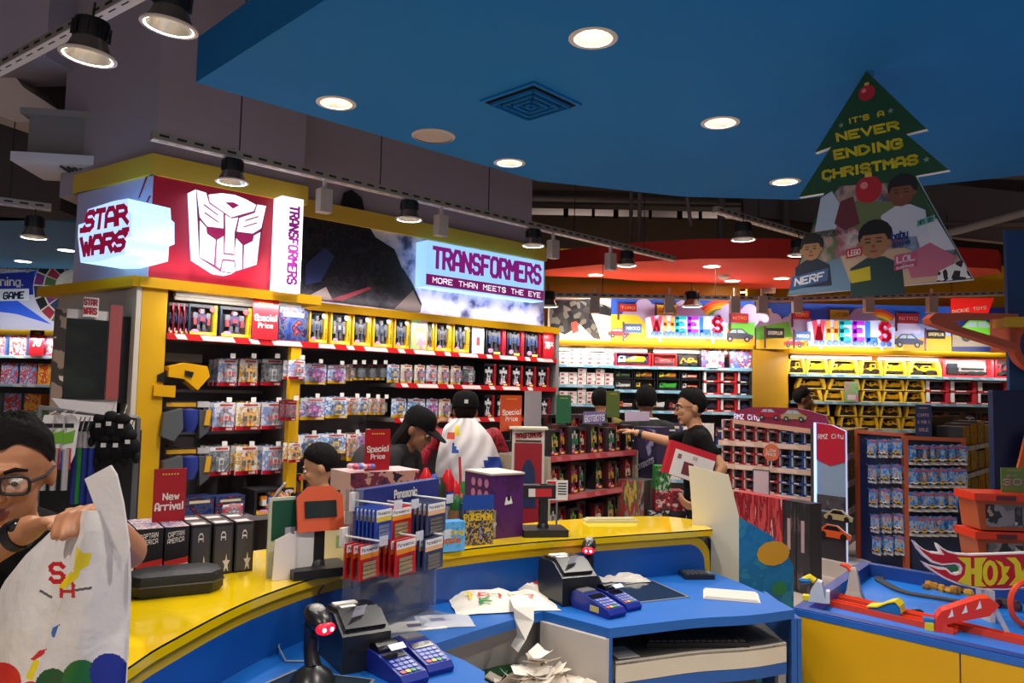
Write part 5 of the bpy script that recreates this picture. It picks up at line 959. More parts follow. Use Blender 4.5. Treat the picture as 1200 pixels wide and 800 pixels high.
def inset(label, px, tilt=0):
    P = [onz(x, y, ZW) for x, y in px]; c = sum(P, Vector()) / 4; t = thing('scanner_window', label, 'scanner', (c.x, c.y, ZW))
    q = [p - c for p in P]; mb = MB()
    for a, b in zip(q, q[1:] + q[:1]):
        a2, b2 = a * .93, b * .93; mb.face([(a.x, a.y, .004), (b.x, b.y, .004), (b2.x, b2.y, .004), (a2.x, a2.y, .004)], M('#aab0b6', .3, .6)); mb.face([(a.x, a.y, 0), (b.x, b.y, 0), (b.x, b.y, .004), (a.x, a.y, .004)], M('#aab0b6', .3, .6))
    mb.build('metal_frame', t); MB().face([(p.x * .93, p.y * .93, .002) for p in q], M('#26323c', .08)).build('glass', t)
inset('dark glass window in a metal frame sunk in the far till top', ((690, 690), (765, 680.5), (809, 700), (738, 708))); inset('metal-framed dark window at the near till under the scanner', ((300, 806), (345, 786), (440, 797), (420, 830)))
t = ondesk('calculator', 'black desk calculator by the corner of the far till', 'calculator', 816, 676, 6); MB().box(-.07, .07, -.05, .05, 0, .02, M('#1c1c1f', .4)).box(-.06, .06, .025, .044, .02, .024, M('#3a4a48', .2)).build('case', t)
for r in range(3):
    for k in range(6): MB().box(-.06 + k * .021, -.044 + k * .021, -.042 + r * .02, -.028 + r * .02, .02, .026, M('#4a4a50' if k < 5 else '#7a8a90', .5)).build('key', t)
t = ondesk('ballpoint_pen', 'silver and black pen lying against the fascia of the far till', 'pen', 765, 674, 4); MB().tube([(-.06, 0, .006), (.06, .004, .006)], .005, M('#9aa0b8', .3), 8).tube([(-.075, -.001, .006), (-.06, 0, .006)], .005, BLACK, 8).build('barrel', t)
t = ondesk('paper_stack', 'fanned pad of white forms on the far till beside the calculator', 'paper', 856, 699, -14)
for k in range(5): MB().box(-.11 + k * .002, .115 - k * .003, -.075 + k * .002, .075, k * .0022, k * .0022 + .002, M(('#cfc6bc', '#ece6dc')[k % 2], .8)).build('sheet', t)
def crumple(name, label, cat_, px, py, rz, w_, d_, h_, mats, fn=None, seed=1, z=ZW, n=14, m=10):
    """creased sheet or bag lying on a top"""
    t = ondesk(name, label, cat_, px, py, rz, z=z); r = random.Random(seed); g_ = [[r.random() ** 1.3 for j in range(7)] for k in range(6)]
    def hgt(u, v):
        x, y = min(u, .999) * 5.99, min(v, .999) * 4.99; i, j = int(x), int(y); a, b = x - i, y - j; return h_ * (.15 + .7 * ((g_[j][i] * (1 - a) + g_[j][i + 1] * a) * (1 - b) + (g_[j + 1][i] * (1 - a) + g_[j + 1][i + 1] * a) * b))
    H = [[hgt(j / n, k / m) + h_ * .1 * r.random() for j in range(n + 1)] for k in range(m + 1)]
    mb = MB(); pts = []
    for k in range(m + 1):
        for j in range(n + 1):
            u, v = j / n, k / m; e = min(u, 1 - u, v, 1 - v) * 5; e = min(1, e + .12); pts.append(((u - .5) * w_ + (r.random() - .5) * w_ * .025, (v - .5) * d_ + (r.random() - .5) * d_ * .04, H[k][j] * e + .001))
    i = mb.pts(pts)
    for k in range(m):
        for j in range(n):
            mb.f.append((i + k * (n + 1) + j, i + k * (n + 1) + j + 1, i + (k + 1) * (n + 1) + j + 1, i + (k + 1) * (n + 1) + j)); mb.m.append(mb.mi(fn((j + .5) / n, (k + .5) / m) if fn else mats))
    t['w'] = 0; crumple.h = lambda x, y: hgt(x / w_ + .5, y / d_ + .5) + h_ * .1 + .007
    return t, mb.build('paper_skin', t, True)
WP = M('#efe8dc', .7); BT = {'y': M('#e8cc1a', .5), 'r': M('#d03a34', .5), 'g': M('#3aa04a', .5), 'b': M('#2a6ac0', .5), 'w': WP}
t, o = crumple('shopping_bag', 'flattened white paper bag with coloured lettering on the narrow counter top', 'bag', 588, 708, 14, .4, .25, .055, WP, lambda u, v: BT['y'] if v > .9 and u > .55 else BT['r'] if v > .93 and u > .3 else WP, 3)
mb = MB(); 
for i, (ch, c) in enumerate(zip('TOYSKING', 'yrgbgryr')):
    k = MB(); k.T = Matrix.Translation((0, 0, .04)) @ Matrix.Rotation(R(-90), 4, 'X'); x0 = -.15 + (i % 4) * .056 + (i // 4) * .05; y0 = .01 - (i // 4) * .056; text(k, ch, x0, x0 + .046, y0 - .046, y0, 0, BT[c], 1.5); k.T = None
    for v, f, m_ in ((k.v, k.f, k.m),):
        b0 = len(mb.v); mb.v += [(a, b + .02, crumple.h(a, b + .02)) for a, b, c_ in v]; mb.f += [tuple(b0 + q for q in g) for g in f]; mb.m += [mb.mi(k.mats[q]) for q in m_]
mb.build('lettering', t)
p = onz(612, 722, ZW); t = thing('receipt_strip', 'long white receipt hanging over the counter edge', 'receipt', (p.x, p.y, ZW), R(8)); MB().strip([(0, .12, .045), (0, .03, .045), (0, -.03, .04), (0, -.045, .0), (-.01, -.05, -.06), (-.035, -.055, -.1)], .075, .001, WP).build('paper', t)
crumple('snack_packet', 'red and white striped packet beside the far till printer', 'packet', 634, 693, -30, .17, .1, .05, WP, lambda u, v: BT['r'] if int(v * 5) % 2 else WP, 5, n=10, m=8)
crumple('plastic_bag', 'crumpled white plastic bag behind the sunken glass window', 'bag', 722, 681, 6, .3, .07, .045, M('#ded6cc', .4), None, 8)
crumple('plastic_sleeve', 'clear plastic sleeve with printed leaflets under the flattened bag', 'sleeve', 520, 728, 14, .2, .16, .012, M('#b8bccc', .2), lambda u, v: M('#8a86a0', .3) if .3 < u < .55 and .3 < v < .7 else M('#c9ccd8', .2), 11, n=8, m=6)
t = ondesk('leaflet_sheet', 'white printed leaflet flat on the counter beside the battery rack', 'paper', 490, 733, 20); MB().box(-.11, .09, -.06, .05, 0, .003, WP).build('sheet', t); MB().box(-.04, .01, -.02, .015, .003, .0035, M('#5a4a78', .5)).build('printed_patch', t)
# white slips heaped on the lower shelf
rr = random.Random(4)
t, o = crumple('shopping_bag', 'folded white paper bag with red and yellow letters on the lower shelf', 'bag', 548, 768, 20, .26, .2, .02, M('#d8d0c8', .7), None, 21, z=.582)
k = MB(); k.T = Matrix.Translation((-.06, -.06, .03)) @ Matrix.Rotation(R(-90), 4, 'X'); text(k, 'S', .05, .1, -.05, .0, 0, BT['r'], 1.6); text(k, 'KY', -.05, .04, -.03, .02, 0, BT['y'], 1.6); k.v = [(a, b + .04, c + .008) for a, b, c in k.v]; k.build('lettering', t)
t = ondesk('plastic_bag', 'dark green folded bag under the heap of receipts', 'bag', 585, 790, 25, z=.59); MB().box(-.13, .1, -.05, .05, 0, .012, M('#14562a', .4)).build('folded_bag', t)
pz = onz(632, 796, .62)
for i in range(44):
    x = pz.x + max(-.17, min(.13, rr.gauss(0, .08))); y = pz.y + max(-.14, min(.12, rr.gauss(0, .06))); h = .585 + max(0, .10 - 1.1 * math.hypot(x - pz.x, y - pz.y)) * rr.uniform(.4, 1.15) + .012; L = rr.uniform(.035, .07); c = rr.uniform(.006, .03)
    o = thing('receipt_slip', 'curled white till slip in the loose heap under the narrow counter top', 'receipt', (x, y, h), rr.uniform(0, 6.3), 'heap of till slips'); o.rotation_euler = (rr.uniform(-.4, .4), rr.uniform(-.4, .4), rr.uniform(0, 6.3))
    MB().strip([(-L, 0, c * rr.uniform(0, 1)), (-L * .3, .004, 0), (L * .35, 0, c * .3), (L, 0, c)], rr.uniform(.04, .065), .001, M(('#e8dccb', '#efe6da', '#dccfbd')[i % 3], .8)).build('paper', o)

# ---------------------------------------------------------------- battery rack
a, b = dep(418, 573, 2.58), dep(507, 558, 2.96); BR = Frame(a.x, a.y, math.degrees(math.atan2(b.y - a.y, b.x - a.x))); wB = (Vector((b.x, b.y, 0)) - Vector((a.x, a.y, 0))).length
t = fthing('battery_rack', 'tall navy battery rack with a white brand header beside the near till', 'rack', BR, 0, 0, ZW); hB = a.z - ZW
MB().box(0, wB, 0, .012, .17, hB, M('#15234f', .35)).build('back_board', t); MB().box(0, wB, .0, .008, 0, .17, clear('#5a6078', .55)).build('clear_foot', t); MB().box(-.02, 0, -.03, .03, 0, hB, clear('#8a90a8', .4)).build('clear_side', t); MB().box(wB - .012, wB, -.03, -.0, 0, hB * .4, clear('#8a90a8', .3)).build('clear_side', t); MB().box(-.02, wB, -.12, .05, 0, .006, clear('#a8b0c0', .3)).build('clear_base', t)
hd = MB().box(0, wB, -.03, 0, hB - .085, hB, M('#1c2f78', .35)).build('header_board', t); mb = MB(); text(mb, 'Panasonic', wB * .37, wB * .68, hB - .048, hB - .016, -.0315, WHITE, 1.3); mb.build('lettering', hd)
mb = MB(); disc(mb, wB * .5, hB * .5, .001, -.001, WHITE); 
P_BAT = {}
for k, (c1, c2, c3) in {'blue': ('#2a4aa8', '#e0c23a', '#8a98b8'), 'red': ('#c01a20', '#e88a1a', '#b8a87a'), 'grey': ('#3a4468', '#e8b88a', '#8a8478')}.items():
    q = [('card', MB().box(0, 1, .6, 1, 0, 1, M(c1, .35)).mesh('card'))]; mb = MB().box(.05, .95, .5, .6, .74, .96, M('#ece8e4', .4)); text(mb, 'Panasonic', .1, .88, .8, .9, .49, M('#1a1a2a', .5), 1.3); q.append(('header', mb.mesh('header')))
    q.append(('colour_band', MB().box(.05, .95, .52, .6, .6, .74, M(c2, .4)).mesh('colour_band')))
    cells = []
    for i in range(4):
        mb = MB(); mb.T = Matrix.Translation((0, .3, .1 + i * .12)) @ Matrix.Rotation(R(90), 4, 'Y'); mb.lathe([(.05, .15), (.05, .75), (.02, .8)], M(c3, .25, .5), n=8); cells.append(('battery', mb.mesh('battery')))
    P_BAT[k] = q + cells
def bats(i, kind, px, py0, py1, n, d0, where):
    (u_, z1), (u2, z0) = BR.uz(px[0], py0, -d0), BR.uz(px[1], py1, -d0); uc = (u_ + u2) / 2; wd = max(.04, u2 - u_)
    hk = fthing('peg_hook', 'white peg hook on the battery rack, ' + where, 'hook', BR, uc, 0, z1 + .01, 'battery rack hooks'); MB().box(-.018, .018, -.012, 0, -.03, .03, WHITE).build('bracket', hk); MB().tube([(0, -.012, .004), (0, -d0 - .035, .002), (0, -d0 - .045, .014)], .0035, WHITE, 6).build('prong', hk); MB().box(-.02, .02, -d0 - .048, -d0 - .045, -.01, .02, clear('#e8ecf4', .5)).build('ticket_flap', hk)
    for k in range(n): inst(P_BAT[kind], 'battery_pack', 'pack of batteries on %s, %s from the front' % (where, ORD[k]), 'batteries', BR.w(uc - wd / 2, -d0 + k * d0 * .7 / n, z0), BR.rz, (wd, .014, z1 - z0), 'battery packs')
for a_ in ((0, 'blue', (443, 461), 597, 632, 6, .14, 'the upper hook nearest the display pole'), (1, 'red', (461, 484), 596, 628, 4, .1, 'the upper middle hook'), (2, 'grey', (503, 524), 590, 622, 5, .14, 'the upper hook beside the bottles'), (3, 'red', (424, 446), 640, 675, 3, .12, 'the lower hook nearest the display pole'), (4, 'red', (466, 489), 634, 670, 4, .13, 'the lower middle hook'), (5, 'grey', (500, 521), 632, 664, 4, .14, 'the lower hook beside the bottles')): bats(*a_)

# ---------------------------------------------------------------- things on the yellow ledge
def ledge(name, label, cat_, px, py, rz=0, group=None, scale=None): return ondesk(name, label, cat_, px, py, rz, group, ZL, scale)
def pole_display(label, px, py, rz, head, tall, back=False):
    t = ledge('customer_display', label, 'display', px, py, rz); m = M('#19191b', .4)
    MB().box(-.1, .1, -.075, .075, 0, .03, m).build('base', t); MB().lathe([(.028, .03), (.024, .045), (.02, .05)], m, n=16).build('collar', t, True); MB().box(-.018, .018, -.018, .018, .045, tall, m).build('pole', t)
    mb = MB(); mb.T = Matrix.Translation((head, 0, tall)) @ Matrix.Rotation(R(-14), 4, 'X')
    if not back: mb.box(-.075, .075, -.02, .05, -.02, .11, m); h = mb.build('head', t); k = MB(); k.T = mb.T; k.prism([(-.08, -.025), (.08, -.025), (.08, .09), (.04, .125), (-.04, .125), (-.08, .09)], -.03, -.02, M('#d8562c', .45)); k.build('orange_surround', h); k = MB(); k.T = mb.T; k.box(-.055, .055, -.034, -.03, .02, .075, M('#26302c', .2)); k.build('screen', h); k = MB(); k.T = mb.T; text(k, 'HELLO', -.04, .04, -.012, .006, -.032, M('#e8c8a8', .5), 1.)
    else: mb.T = Matrix.Translation((head, 0, tall)); mb.box(-.1, .05, -.03, .03, -.06, .0, m); h = mb.build('head', t); k = MB().box(head - .075, head + .03, -.034, -.03, tall - .05, tall - .015, M('#c8242a', .4)).box(head - .075, head - .045, -.036, -.034, tall - .05, tall - .015, M('#e0d8d0', .5)); k.build('red_sticker', h)
    return t
pole_display('orange-faced customer display on a black pole beside the leaflet holder', 371, 672, 32, .0, .165)
pole_display('black customer display seen from behind with a red sticker', 636, 626, 10, -.0, .22, True)
t = ledge('leaflet_holder', 'pale green and white leaflet stand beside the orange display', 'holder', 338, 674, 38); MB().box(-.075, .075, 0, .01, 0, .26, M('#c8ccb8', .4)).build('back_plate', t); MB().box(-.065, .065, -.004, 0, .12, .25, M('#14503a', .4)).build('green_card', t); MB().prism([(-.075, 0), (.0, 0), (.0, .14), (-.02, .15), (-.07, .13)], -.05, -.046, M('#e6dedc', .4)).build('white_flap', t); MB().prism([(.0, 0), (.085, .02), (.08, .17), (.0, .15)], -.04, -.036, M('#eee8e2', .4)).build('white_flap', t); MB().box(-.02, .025, -.006, -.004, .12, .16, M('#b8b4c8', .4)).build('printed_patch', t)
t = ledge('notice_board', 'cream notice card with a red stripe behind the orange display', 'sign', 393, 655, 30); MB().box(-.05, .05, 0, .006, 0, .17, M('#dcd6be', .5)).build('card', t); MB().box(-.05, .05, -.001, 0, .11, .125, M('#b83a34', .5)).build('red_stripe', t); MB().box(-.0, .035, -.001, 0, .04, .085, M('#8aa890', .5)).build('printed_patch', t)
t = ledge('zip_case', 'black zipped fabric case lying on the yellow ledge by the white bag', 'case', 205, 692, 26); c_ = M('#131315', .5, bump=.2, scale=60)
out = [(-.125, -.06), (-.1, -.085), (.1, -.075), (.135, -.03), (.13, .05), (.1, .08), (-.1, .075), (-.13, .03)]; mb = MB(); mb.ring([[(x * s, y * s, z) for x, y in out] for s, z in ((.93, 0), (1, .012), (1.0, .05), (.95, .062), (.7, .068))], c_); mb.build('shell', t, True); MB().tube([(x * 1.005, y * 1.005, .034) for x, y in out + out[:1]], .003, M('#3a3a3e', .4), 6, False).build('zip', t)
# flag-topped figure boxes
fl = art(('#b8242c', '#e8dcd8', '#2a3a88', '#d8cccc', '#c02a34'), 3., (1, 3, 1), .35)
def star(mb, x, z, r, y, m):
    p = [(x + (r if k % 2 == 0 else r * .42) * math.sin(k * math.pi / 5), y, z + (r if k % 2 == 0 else r * .42) * math.cos(k * math.pi / 5)) for k in range(10)]
    for k in range(10): mb.face([(x, y, z), p[(k + 1) % 10], p[k]], m)
def cap_box(kind):
    q = [('carton', MB().box(0, 1, 0, 1, 0, 1, M('#17151a', .4), top=fl if kind == 0 else M('#2a2024', .4)).mesh('carton'))]
    if kind == 0:
        k = MB(); text(k, 'CAPTAIN', .12, .8, .8, .9, -.01, M('#e8e0e0', .4), 1.2, slope=.05); text(k, 'AMERICA', .1, .8, .68, .78, -.01, M('#e8e0e0', .4), 1.2, slope=.05); q.append(('lettering', k.mesh('lettering')))
        k = MB(); k.face([(0, -.01, .36), (1, -.01, .42), (1, -.01, .3), (.5, -.01, .28), (0, -.01, .2)], M('#b82a2c', .4)).face([(0, -.01, .2), (.5, -.01, .28), (1, -.01, .3), (1, -.01, .14), (0, -.01, .05)], M('#dcd4d0', .4)); q.append(('flag_stripe', k.mesh('flag_stripe')))
    else:
        q.append(('front_panel', MB().box(.08, .92, -.01, 0, .04, .94, M('#3c3a44', .35)).mesh('front_panel'))); k = MB(); star(k, .68, .2, .2, -.014, M('#cfc8cc', .35)); q.append(('star_emblem', k.mesh('star_emblem')))
        k = MB(); text(k, 'A', .36, .62, .66, .84, -.014, M('#e4e0e0', .4), 1.4); q.append(('lettering', k.mesh('lettering'))); q.append(('label_strip', MB().box(.1, .8, .1, .5, 1, 1.006, M('#d8cccc', .5)).mesh('label_strip')))
    return q
C0, C1 = cap_box(0), cap_box(1)
pa, pb = onz(158, 684, ZL), onz(302, 668, ZL); CF = Frame(pa.x, pa.y, math.degrees(math.atan2(pb.y - pa.y, pb.x - pa.x)) ); 
for i, (x0, x1) in enumerate(((132, 159), (160, 192), (193, 222), (223.5, 248), (250, 274), (275.5, 298))):
    u0_, u1_ = CF.uz(x0, 640, 0)[0], CF.uz(x1, 640, 0)[0]
    for r in range(2): inst(C0 if i < 3 else C1, 'figure_box', ('black figure box with red and white stripe' if i < 3 else 'black figure box with white star') + ', %s, %s from the bag' % (('front row', 'back row')[r], ORD[i]), 'toy', CF.w(u0_, .11 * r, ZL + .0006), CF.rz, (u1_ - u0_ - .003, .105, .168), 'star figure boxes on the ledge')
price_card('dark red New Arrival sign standing on the star figure boxes', CF, 178, 216, 613, 549, [('New', (.28, .8, .4, .54)), ('Arrival', (.05, .95, .2, .36))], y=.12, z=ZL + .169, c='#a8141e')
# boxes near the middle of the ledge
def lbox(label, px, py, rz, w_, d_, h_, proto, name='toy_box', z=ZL): p = onz(px, py, z); return inst(proto, name, label, 'toy', (p.x, p.y, z + .0006), R(rz), (w_, d_, h_))
pp = art(('#4a1a5a', '#521f62', '#46184f'), 2., rough=.4); pb_ = plain_box(pp, '#4a1a58', 1, '#8a8a78', (.02, .16, .02, .45), [('BP', (.06, .18, .18, .26), '#d8d0d8', 1.2)]); k = MB(); k.prism([(.42, .52), (.66, .54), (.6, .66), (.46, .64)], -.012, 0, WHITE); disc(k, .54, .63, .05, -.014, INK, 10); pb_.append(('white_emblem', k.mesh('white_emblem')))
k = MB()
for i in range(6): k.T = Matrix.Translation((0, .15 + .25 * (i % 3), .86 - .18 * (i // 3))) @ Matrix.Rotation(R(-90), 4, 'Z'); disc(k, 0, 0, .085, -.012, M('#b87a98', .4), 10, .07)
k.T = None; pb_.append(('printed_dots', k.mesh('printed_dots'))); pb_.append(('open_flap', MB().box(-.02, 1.02, -.02, 1, 1, 1.03, M('#c8bcb0', .6)).mesh('open_flap')))
lbox('big purple carton with a white emblem on the yellow ledge', 574, 632, 34, .17, .22, .27, pb_)
k = plain_box(art(('#3a3440', '#5a4a50', '#c8a43a', '#2a2a3a', '#8a8a9a', '#d8862a'), 5.), '#2a3a6a', None, texts=[('POKEMON', (.04, .96, .58, .76), '#f0c81a', 1.5)]); k.append(('blue_panel', MB().box(0, 1, -.012, 0, .84, 1.2, M('#14489a', .4)).mesh('blue_panel')))
lbox('card game box with yellow lettering leaning on the purple carton', 541, 640, 26, .14, .1, .17, k)
k = plain_box(art(('#3a9ad8', '#6ab8e8', '#4aa4e0'), 3.), '#3a8ac8', None, texts=[('bobbing', (.05, .95, .55, .75), '#f0d23a', 1.8), ('diddle', (.05, .85, .28, .5), '#e87a2a', 1.8)]); lbox('light blue box with bouncy coloured lettering at the ledge edge', 512, 648, 30, .12, .06, .115, k)
lbox('printed purple and white display carton standing behind the battery rack', 408, 640, 36, .32, .2, .29, plain_box(art(('#4a2038', '#2a1a30', '#b88a80', '#6a2a40', '#3a2440', '#d8b8b0'), 3.5), '#c8a8a8'))
p = onz(408, 640, ZL); DF = Frame(p.x, p.y, 36)
for i in range(9): o = thing('candy_pack', 'small pink and blue sweet on top of the display carton', 'sweet', DF.w(.03 + .018 * (i % 5), .02 + .05 * (i // 5), ZL + .3), 0, 'sweets on the carton'); MB().ell((0, 0, .012), (.016, .012, .012), M(('#d85a78', '#5a7ac8', '#e8b8c8')[i % 3], .4), 8, 6).build('wrapper', o, True)
price_card('dark red Special Price sign standing behind the battery rack', DF, 427, 456, 557, 503, SPP, y=.04, z=ZL + .292, c='#a8141e')
def bottle(label, px, py, c, cap, h=.26, r=.03, z=ZL):
    p = onz(px, py, z); t = thing('drink_bottle', label, 'bottle', (p.x, p.y, z + .0005)); MB().lathe([(r, 0), (r, h * .62), (r * .85, h * .7)], M(c, .3), n=16).build('body', t, True); MB().lathe([(r * .9, h * .7), (r * .95, h * .86), (r * .5, h * .95), (r * .3, h)], M(cap, .3), n=16).build('cap', t, True); MB().lathe([(r * 1.01, h * .15), (r * 1.01, h * .5)], M('#c8c4c8', .4), n=16, cap=False).build('label_band', t, True)
for i, (x, y, c, k, h) in enumerate(((497, 632, '#8a2a30', '#d01820', .3), (507, 630, '#c8c8d4', '#3a5ac0', .27), (513, 636, '#4a3a30', '#2a3420', .27), (523, 634, '#24408a', '#d01820', .3), (531, 628, '#b8a8a0', '#c8242a', .24), (534, 637, '#7a5a3a', '#1f5a2a', .2))): bottle(('red-capped dark tube bottle next to the battery rack', 'pale bottle with a blue cap behind the battery rack', 'brown bottle with a dark green cap on the ledge', 'tall blue bottle with a red cap on the ledge', 'pale bottle with a red cap beside the tall blue bottle', 'short brown bottle with green cap by the card game box')[i], x, y, c, k, h)
t = ledge('book_stack', 'open white catalogue lying on the ledge beyond the black display', 'book', 715, 611, 8); MB().box(-.13, .13, -.035, .035, 0, .012, M('#cfc8a0', .3)).build('cover', t); MB().box(-.12, .12, -.03, .03, .012, .018, M('#c8c49a', .2)).build('page', t)
t = ledge('notice_card', 'small white notice with a red square clipped beside the black display', 'sign', 652, 622, 4); MB().box(-.05, .05, 0, .004, .14, .23, WHITE).build('card', t); MB().box(-.046, -.006, -.002, 0, .175, .225, M('#c8242a', .5)).build('red_square', t); mb = MB()
for i in range(5): mb.face([(.004, -.001, .165 + i * .012), (.044, -.001, .165 + i * .012), (.044, -.001, .17 + i * .012), (.004, -.001, .17 + i * .012)], INK)
mb.build('print_lines', t); MB().box(-.004, .004, .0, .004, 0, .14, STEEL).build('stand', t)
# cables
def cable(label, pts, c='#17171a', r=.003): return tag(MB().tube(pts, r, M(c, .5), 6).build('cable', smooth=True), label, 'cable')
q = onz(380, 690, ZL); cable('black cable running down the blue fascia from the orange display', [onz(382, 684, ZL) + Vector((0, -.02, .004)), Vector((fas(1.98).x + .0, fas(1.98).y - .03, .95)), Vector((fas(1.95).x + .01, fas(1.95).y - .03, .83))])
cable('thin pale looped cable behind the near till scanner', [onz(352, 745, ZW) + Vector((0, 0, .004)), onz(335, 748, ZW) + Vector((0, .0, .03)), onz(326, 765, ZW) + Vector((0, 0, .02)), onz(335, 776, ZW) + Vector((0, 0, .004)), onz(356, 776, ZW) + Vector((0, 0, .004))], '#8a96a8')
# ================================================================ floor fixtures
def seg(p, q):                                                     # frame from left point to right point
    return Frame(p.x, p.y, math.degrees(math.atan2(q.y - p.y, q.x - p.x))), math.hypot(q.x - p.x, q.y - p.y)
# ---- gondola of action figures behind the counter
AG, wa = seg(dep(643, 531, 5.0), dep(743, 524, 5.8)); PKS = M('#b8444c', .5); BEI = M('#a89c84', .6)
t = fthing('display_gondola', 'cream gondola of small action figures with red shelf edges', 'shelving', AG)
MB().box(0, wa, .42, .46, 0, 1.3, M('#3a3230', .6)).build('back_panel', t); MB().box(wa, wa + .03, -.02, .46, 0, 1.22, BEI).build('end_panel', t); MB().box(-.03, 0, -.02, .46, 0, 1.22, BEI).build('end_panel', t)
for z in (1.225, .965, .68, .35): shelf(t, 0, wa, z, -.02, .42, PKS, M('#c86a6e', .5), .03, .035)
FG = [robot_box(fc_, '#2a2228', c, fc_, '', '#8a2028', None, side='#2a2022', spinew=.06, artm=art(a, 3.)) for fc_, c, a in (('#2c2426', ('#6a8a3a', '#3a3a44', '#c8a05a'), ('#2a2a34', '#4a3a38', '#8a8a90', '#2a3038')), ('#7a2028', ('#c85a3a', '#2a3a6a', '#d8c8a0'), ('#3a2a30', '#5a4448', '#9a8a80')), ('#3a3436', ('#b8b0a8', '#5a5a62', '#3a805a'), ('#8a8a92', '#c8c4c8', '#5a4a4a')), ('#5a1c22', ('#6a3a5a', '#a83a3a', '#b8983a'), ('#3a2a2a', '#6a3a30', '#3a3a30')))]
for r, (z, h) in enumerate(((1.227, .2), (.967, .21), (.682, .22))):
    for i in range(9):
        if r == 0 or i != 4: inst(FG[(i * 3 + r) % 4], 'figure_box', 'small boxed action figure on the %s gondola shelf, %s from the staff end' % (ORD[r], ORD[8 - i]), 'toy', AG.w(.02 + i * (wa - .03) / 9, .0 + .03 * (i % 2), z), AG.rz, ((wa - .03) / 9 - .012, .1, h * (.85 + .15 * ((i * 5 + r) % 3) / 2)), 'figures on the %s gondola shelf' % ORD[r])
for i in range(7): inst(FG[(i + 2) % 4], 'figure_box', 'boxed action figure at the back of the top gondola shelf, %s from the staff end' % ORD[6 - i], 'toy', AG.w(.1 + i * .14, .2, 1.227), AG.rz, (.11, .1, .26), 'back row of figures')
price_card('dark green card above the action figures beside the grey card', AG, 652, 669, 492, 463, [], y=.12, z=1.43, c='#2f6a4a', name='greeting_board', stem=.2)
price_card('small green card above the action figures near the short-haired man', AG, 711, 726, 487, 458, [], y=.2, z=1.46, c='#5a6a34', name='greeting_board', stem=.23)
price_card('white and purple lettered card on the action figure gondola', AG, 684, 709, 497, 482, [('BOTBOTS', (.03, .97, .3, .75))], y=.14, z=1.4, c='#7a6a9a', name='header_card', tc='#efe8f4', stem=.17, crown=False)
price_card('plain pale lilac sign board held before the striped man', AG, 733, 761, 499.5, 482, [], y=.0, z=1.44, c='#c8b4cc', name='sign_board', stem=.21, crown=False)
price_card('orange Special Price sign beside the tall grey card', AG, 586.5, 611, 502, 463, SPP, y=.1, z=1.39, c='#c04a28', stem=.05)
price_card('plain grey card behind the orange sign', AG, 615, 634, 498, 458, [], y=.12, z=1.41, c='#9a9298', name='grey_card', crown=False, stem=.08)
# purple standee and grey picture boxes next to it
SB, ws = seg(dep(743, 500, 5.85), dep(770, 500, 5.75)); fz = lambda px, py: SB.uz(px, py)
z0, z1 = fz(750, 562)[1], fz(750, 500)[1]
t = fthing('display_standee', 'dark purple display tower with slanted white lettering behind the counter', 'standee', SB); MB().box(0, ws, 0, .25, .0, z1, M('#2a2142', .5)).build('tower', t); k = MB(); textq(k, 'BOTBOTS', [fz(744, 552), fz(767, 542), fz(766, 535), fz(744, 546)], -.003, M('#d8d0e8', .4), 1.5); k.build('lettering', t); MB().prism([fz(752, 500), fz(768, 504), fz(769, 520), fz(760, 535)], -.004, 0, art(('#4a4070', '#3a3260', '#8a86a8', '#2a2142'), 6.)).build('printed_patch', t)
inst(plain_box(art(('#6a6a66', '#4a3a34', '#8a8680', '#a83a34', '#5a6a4a', '#c8a04a', '#3a3432'), 4.5), '#5a5450'), 'toy_box', 'grey printed toy carton standing in front of the purple tower', 'toy', SB.w(-.02, -.24, .0), SB.rz, (ws + .02, .2, fz(750, 562)[1] + .02))
lbx = [('green toy carton behind the yellow ledge end', 779, 576, .05, '#2f8a3a', .5), ('red toy carton with white print behind the yellow ledge end', 789, 590, .09, '#a82430', .3), ('dark navy toy carton with pale print behind the yellow ledge end', 784, 606, .2, '#22202e', .18)]
fl_ = thing('low_plinth', 'low grey plinth carrying toy cartons behind the ledge end', 'plinth', (dep(786, 600, 5.6).x, 5.6, 0)); MB().box(-.2, .2, -.12, .12, 0, .62, M('#8a847c', .6)).build('body', fl_)
p = dep(784, 600, 5.5); zz = .621
for l, px, py, w_, c, h in lbx[::-1]:
    hh = {.2: .2, .09: .14, .05: .17}[w_]; inst(plain_box(art((c, '#c8c0bc', c, '#3a3438', c), 3.5), c), 'toy_box', l, 'toy', (p.x - .15 + (.06 if w_ < .1 else 0), 5.52, zz), 0, ({.2: .28, .09: .2, .05: .1}[w_], .14, hh)); zz += hh + .001
# ---- folded display carton at the counter end
ca, cb, cc = dep(811, 640, 3.84), dep(866, 640, 3.74), dep(930, 690, 3.86)
WX, wx = seg(ca, cb); BX, wb = seg(cb, cc)
t = fthing('display_carton', 'tall white cardboard display carton with a blue patterned side at the counter end', 'carton', WX)
zt = WX.uz(838, 603)[1]; CW = M('#d9cfb4', .6, var=.03, scale=2)
MB().box(0, wx, 0, .008, 0, zt, CW).build('white_face', t)
f0, f1, f2, f3 = [WX.uz(*q, .0) for q in ((813, 603), (865, 600), (853, 556), (806, 545))]
MB().prism([(0, zt), (wx, zt), (wx - .05, f2[1]), (-.02, f3[1])], .0, .006, CW).build('lid_flap', t)
T = Matrix.Translation((wx, 0, 0)) @ Matrix.Rotation(BX.rz - WX.rz, 4, 'Z')
bt = art(('#1478b0', '#1a82b8', '#1478b0', '#2a90b4', '#1272aa'), 7., rough=.5)
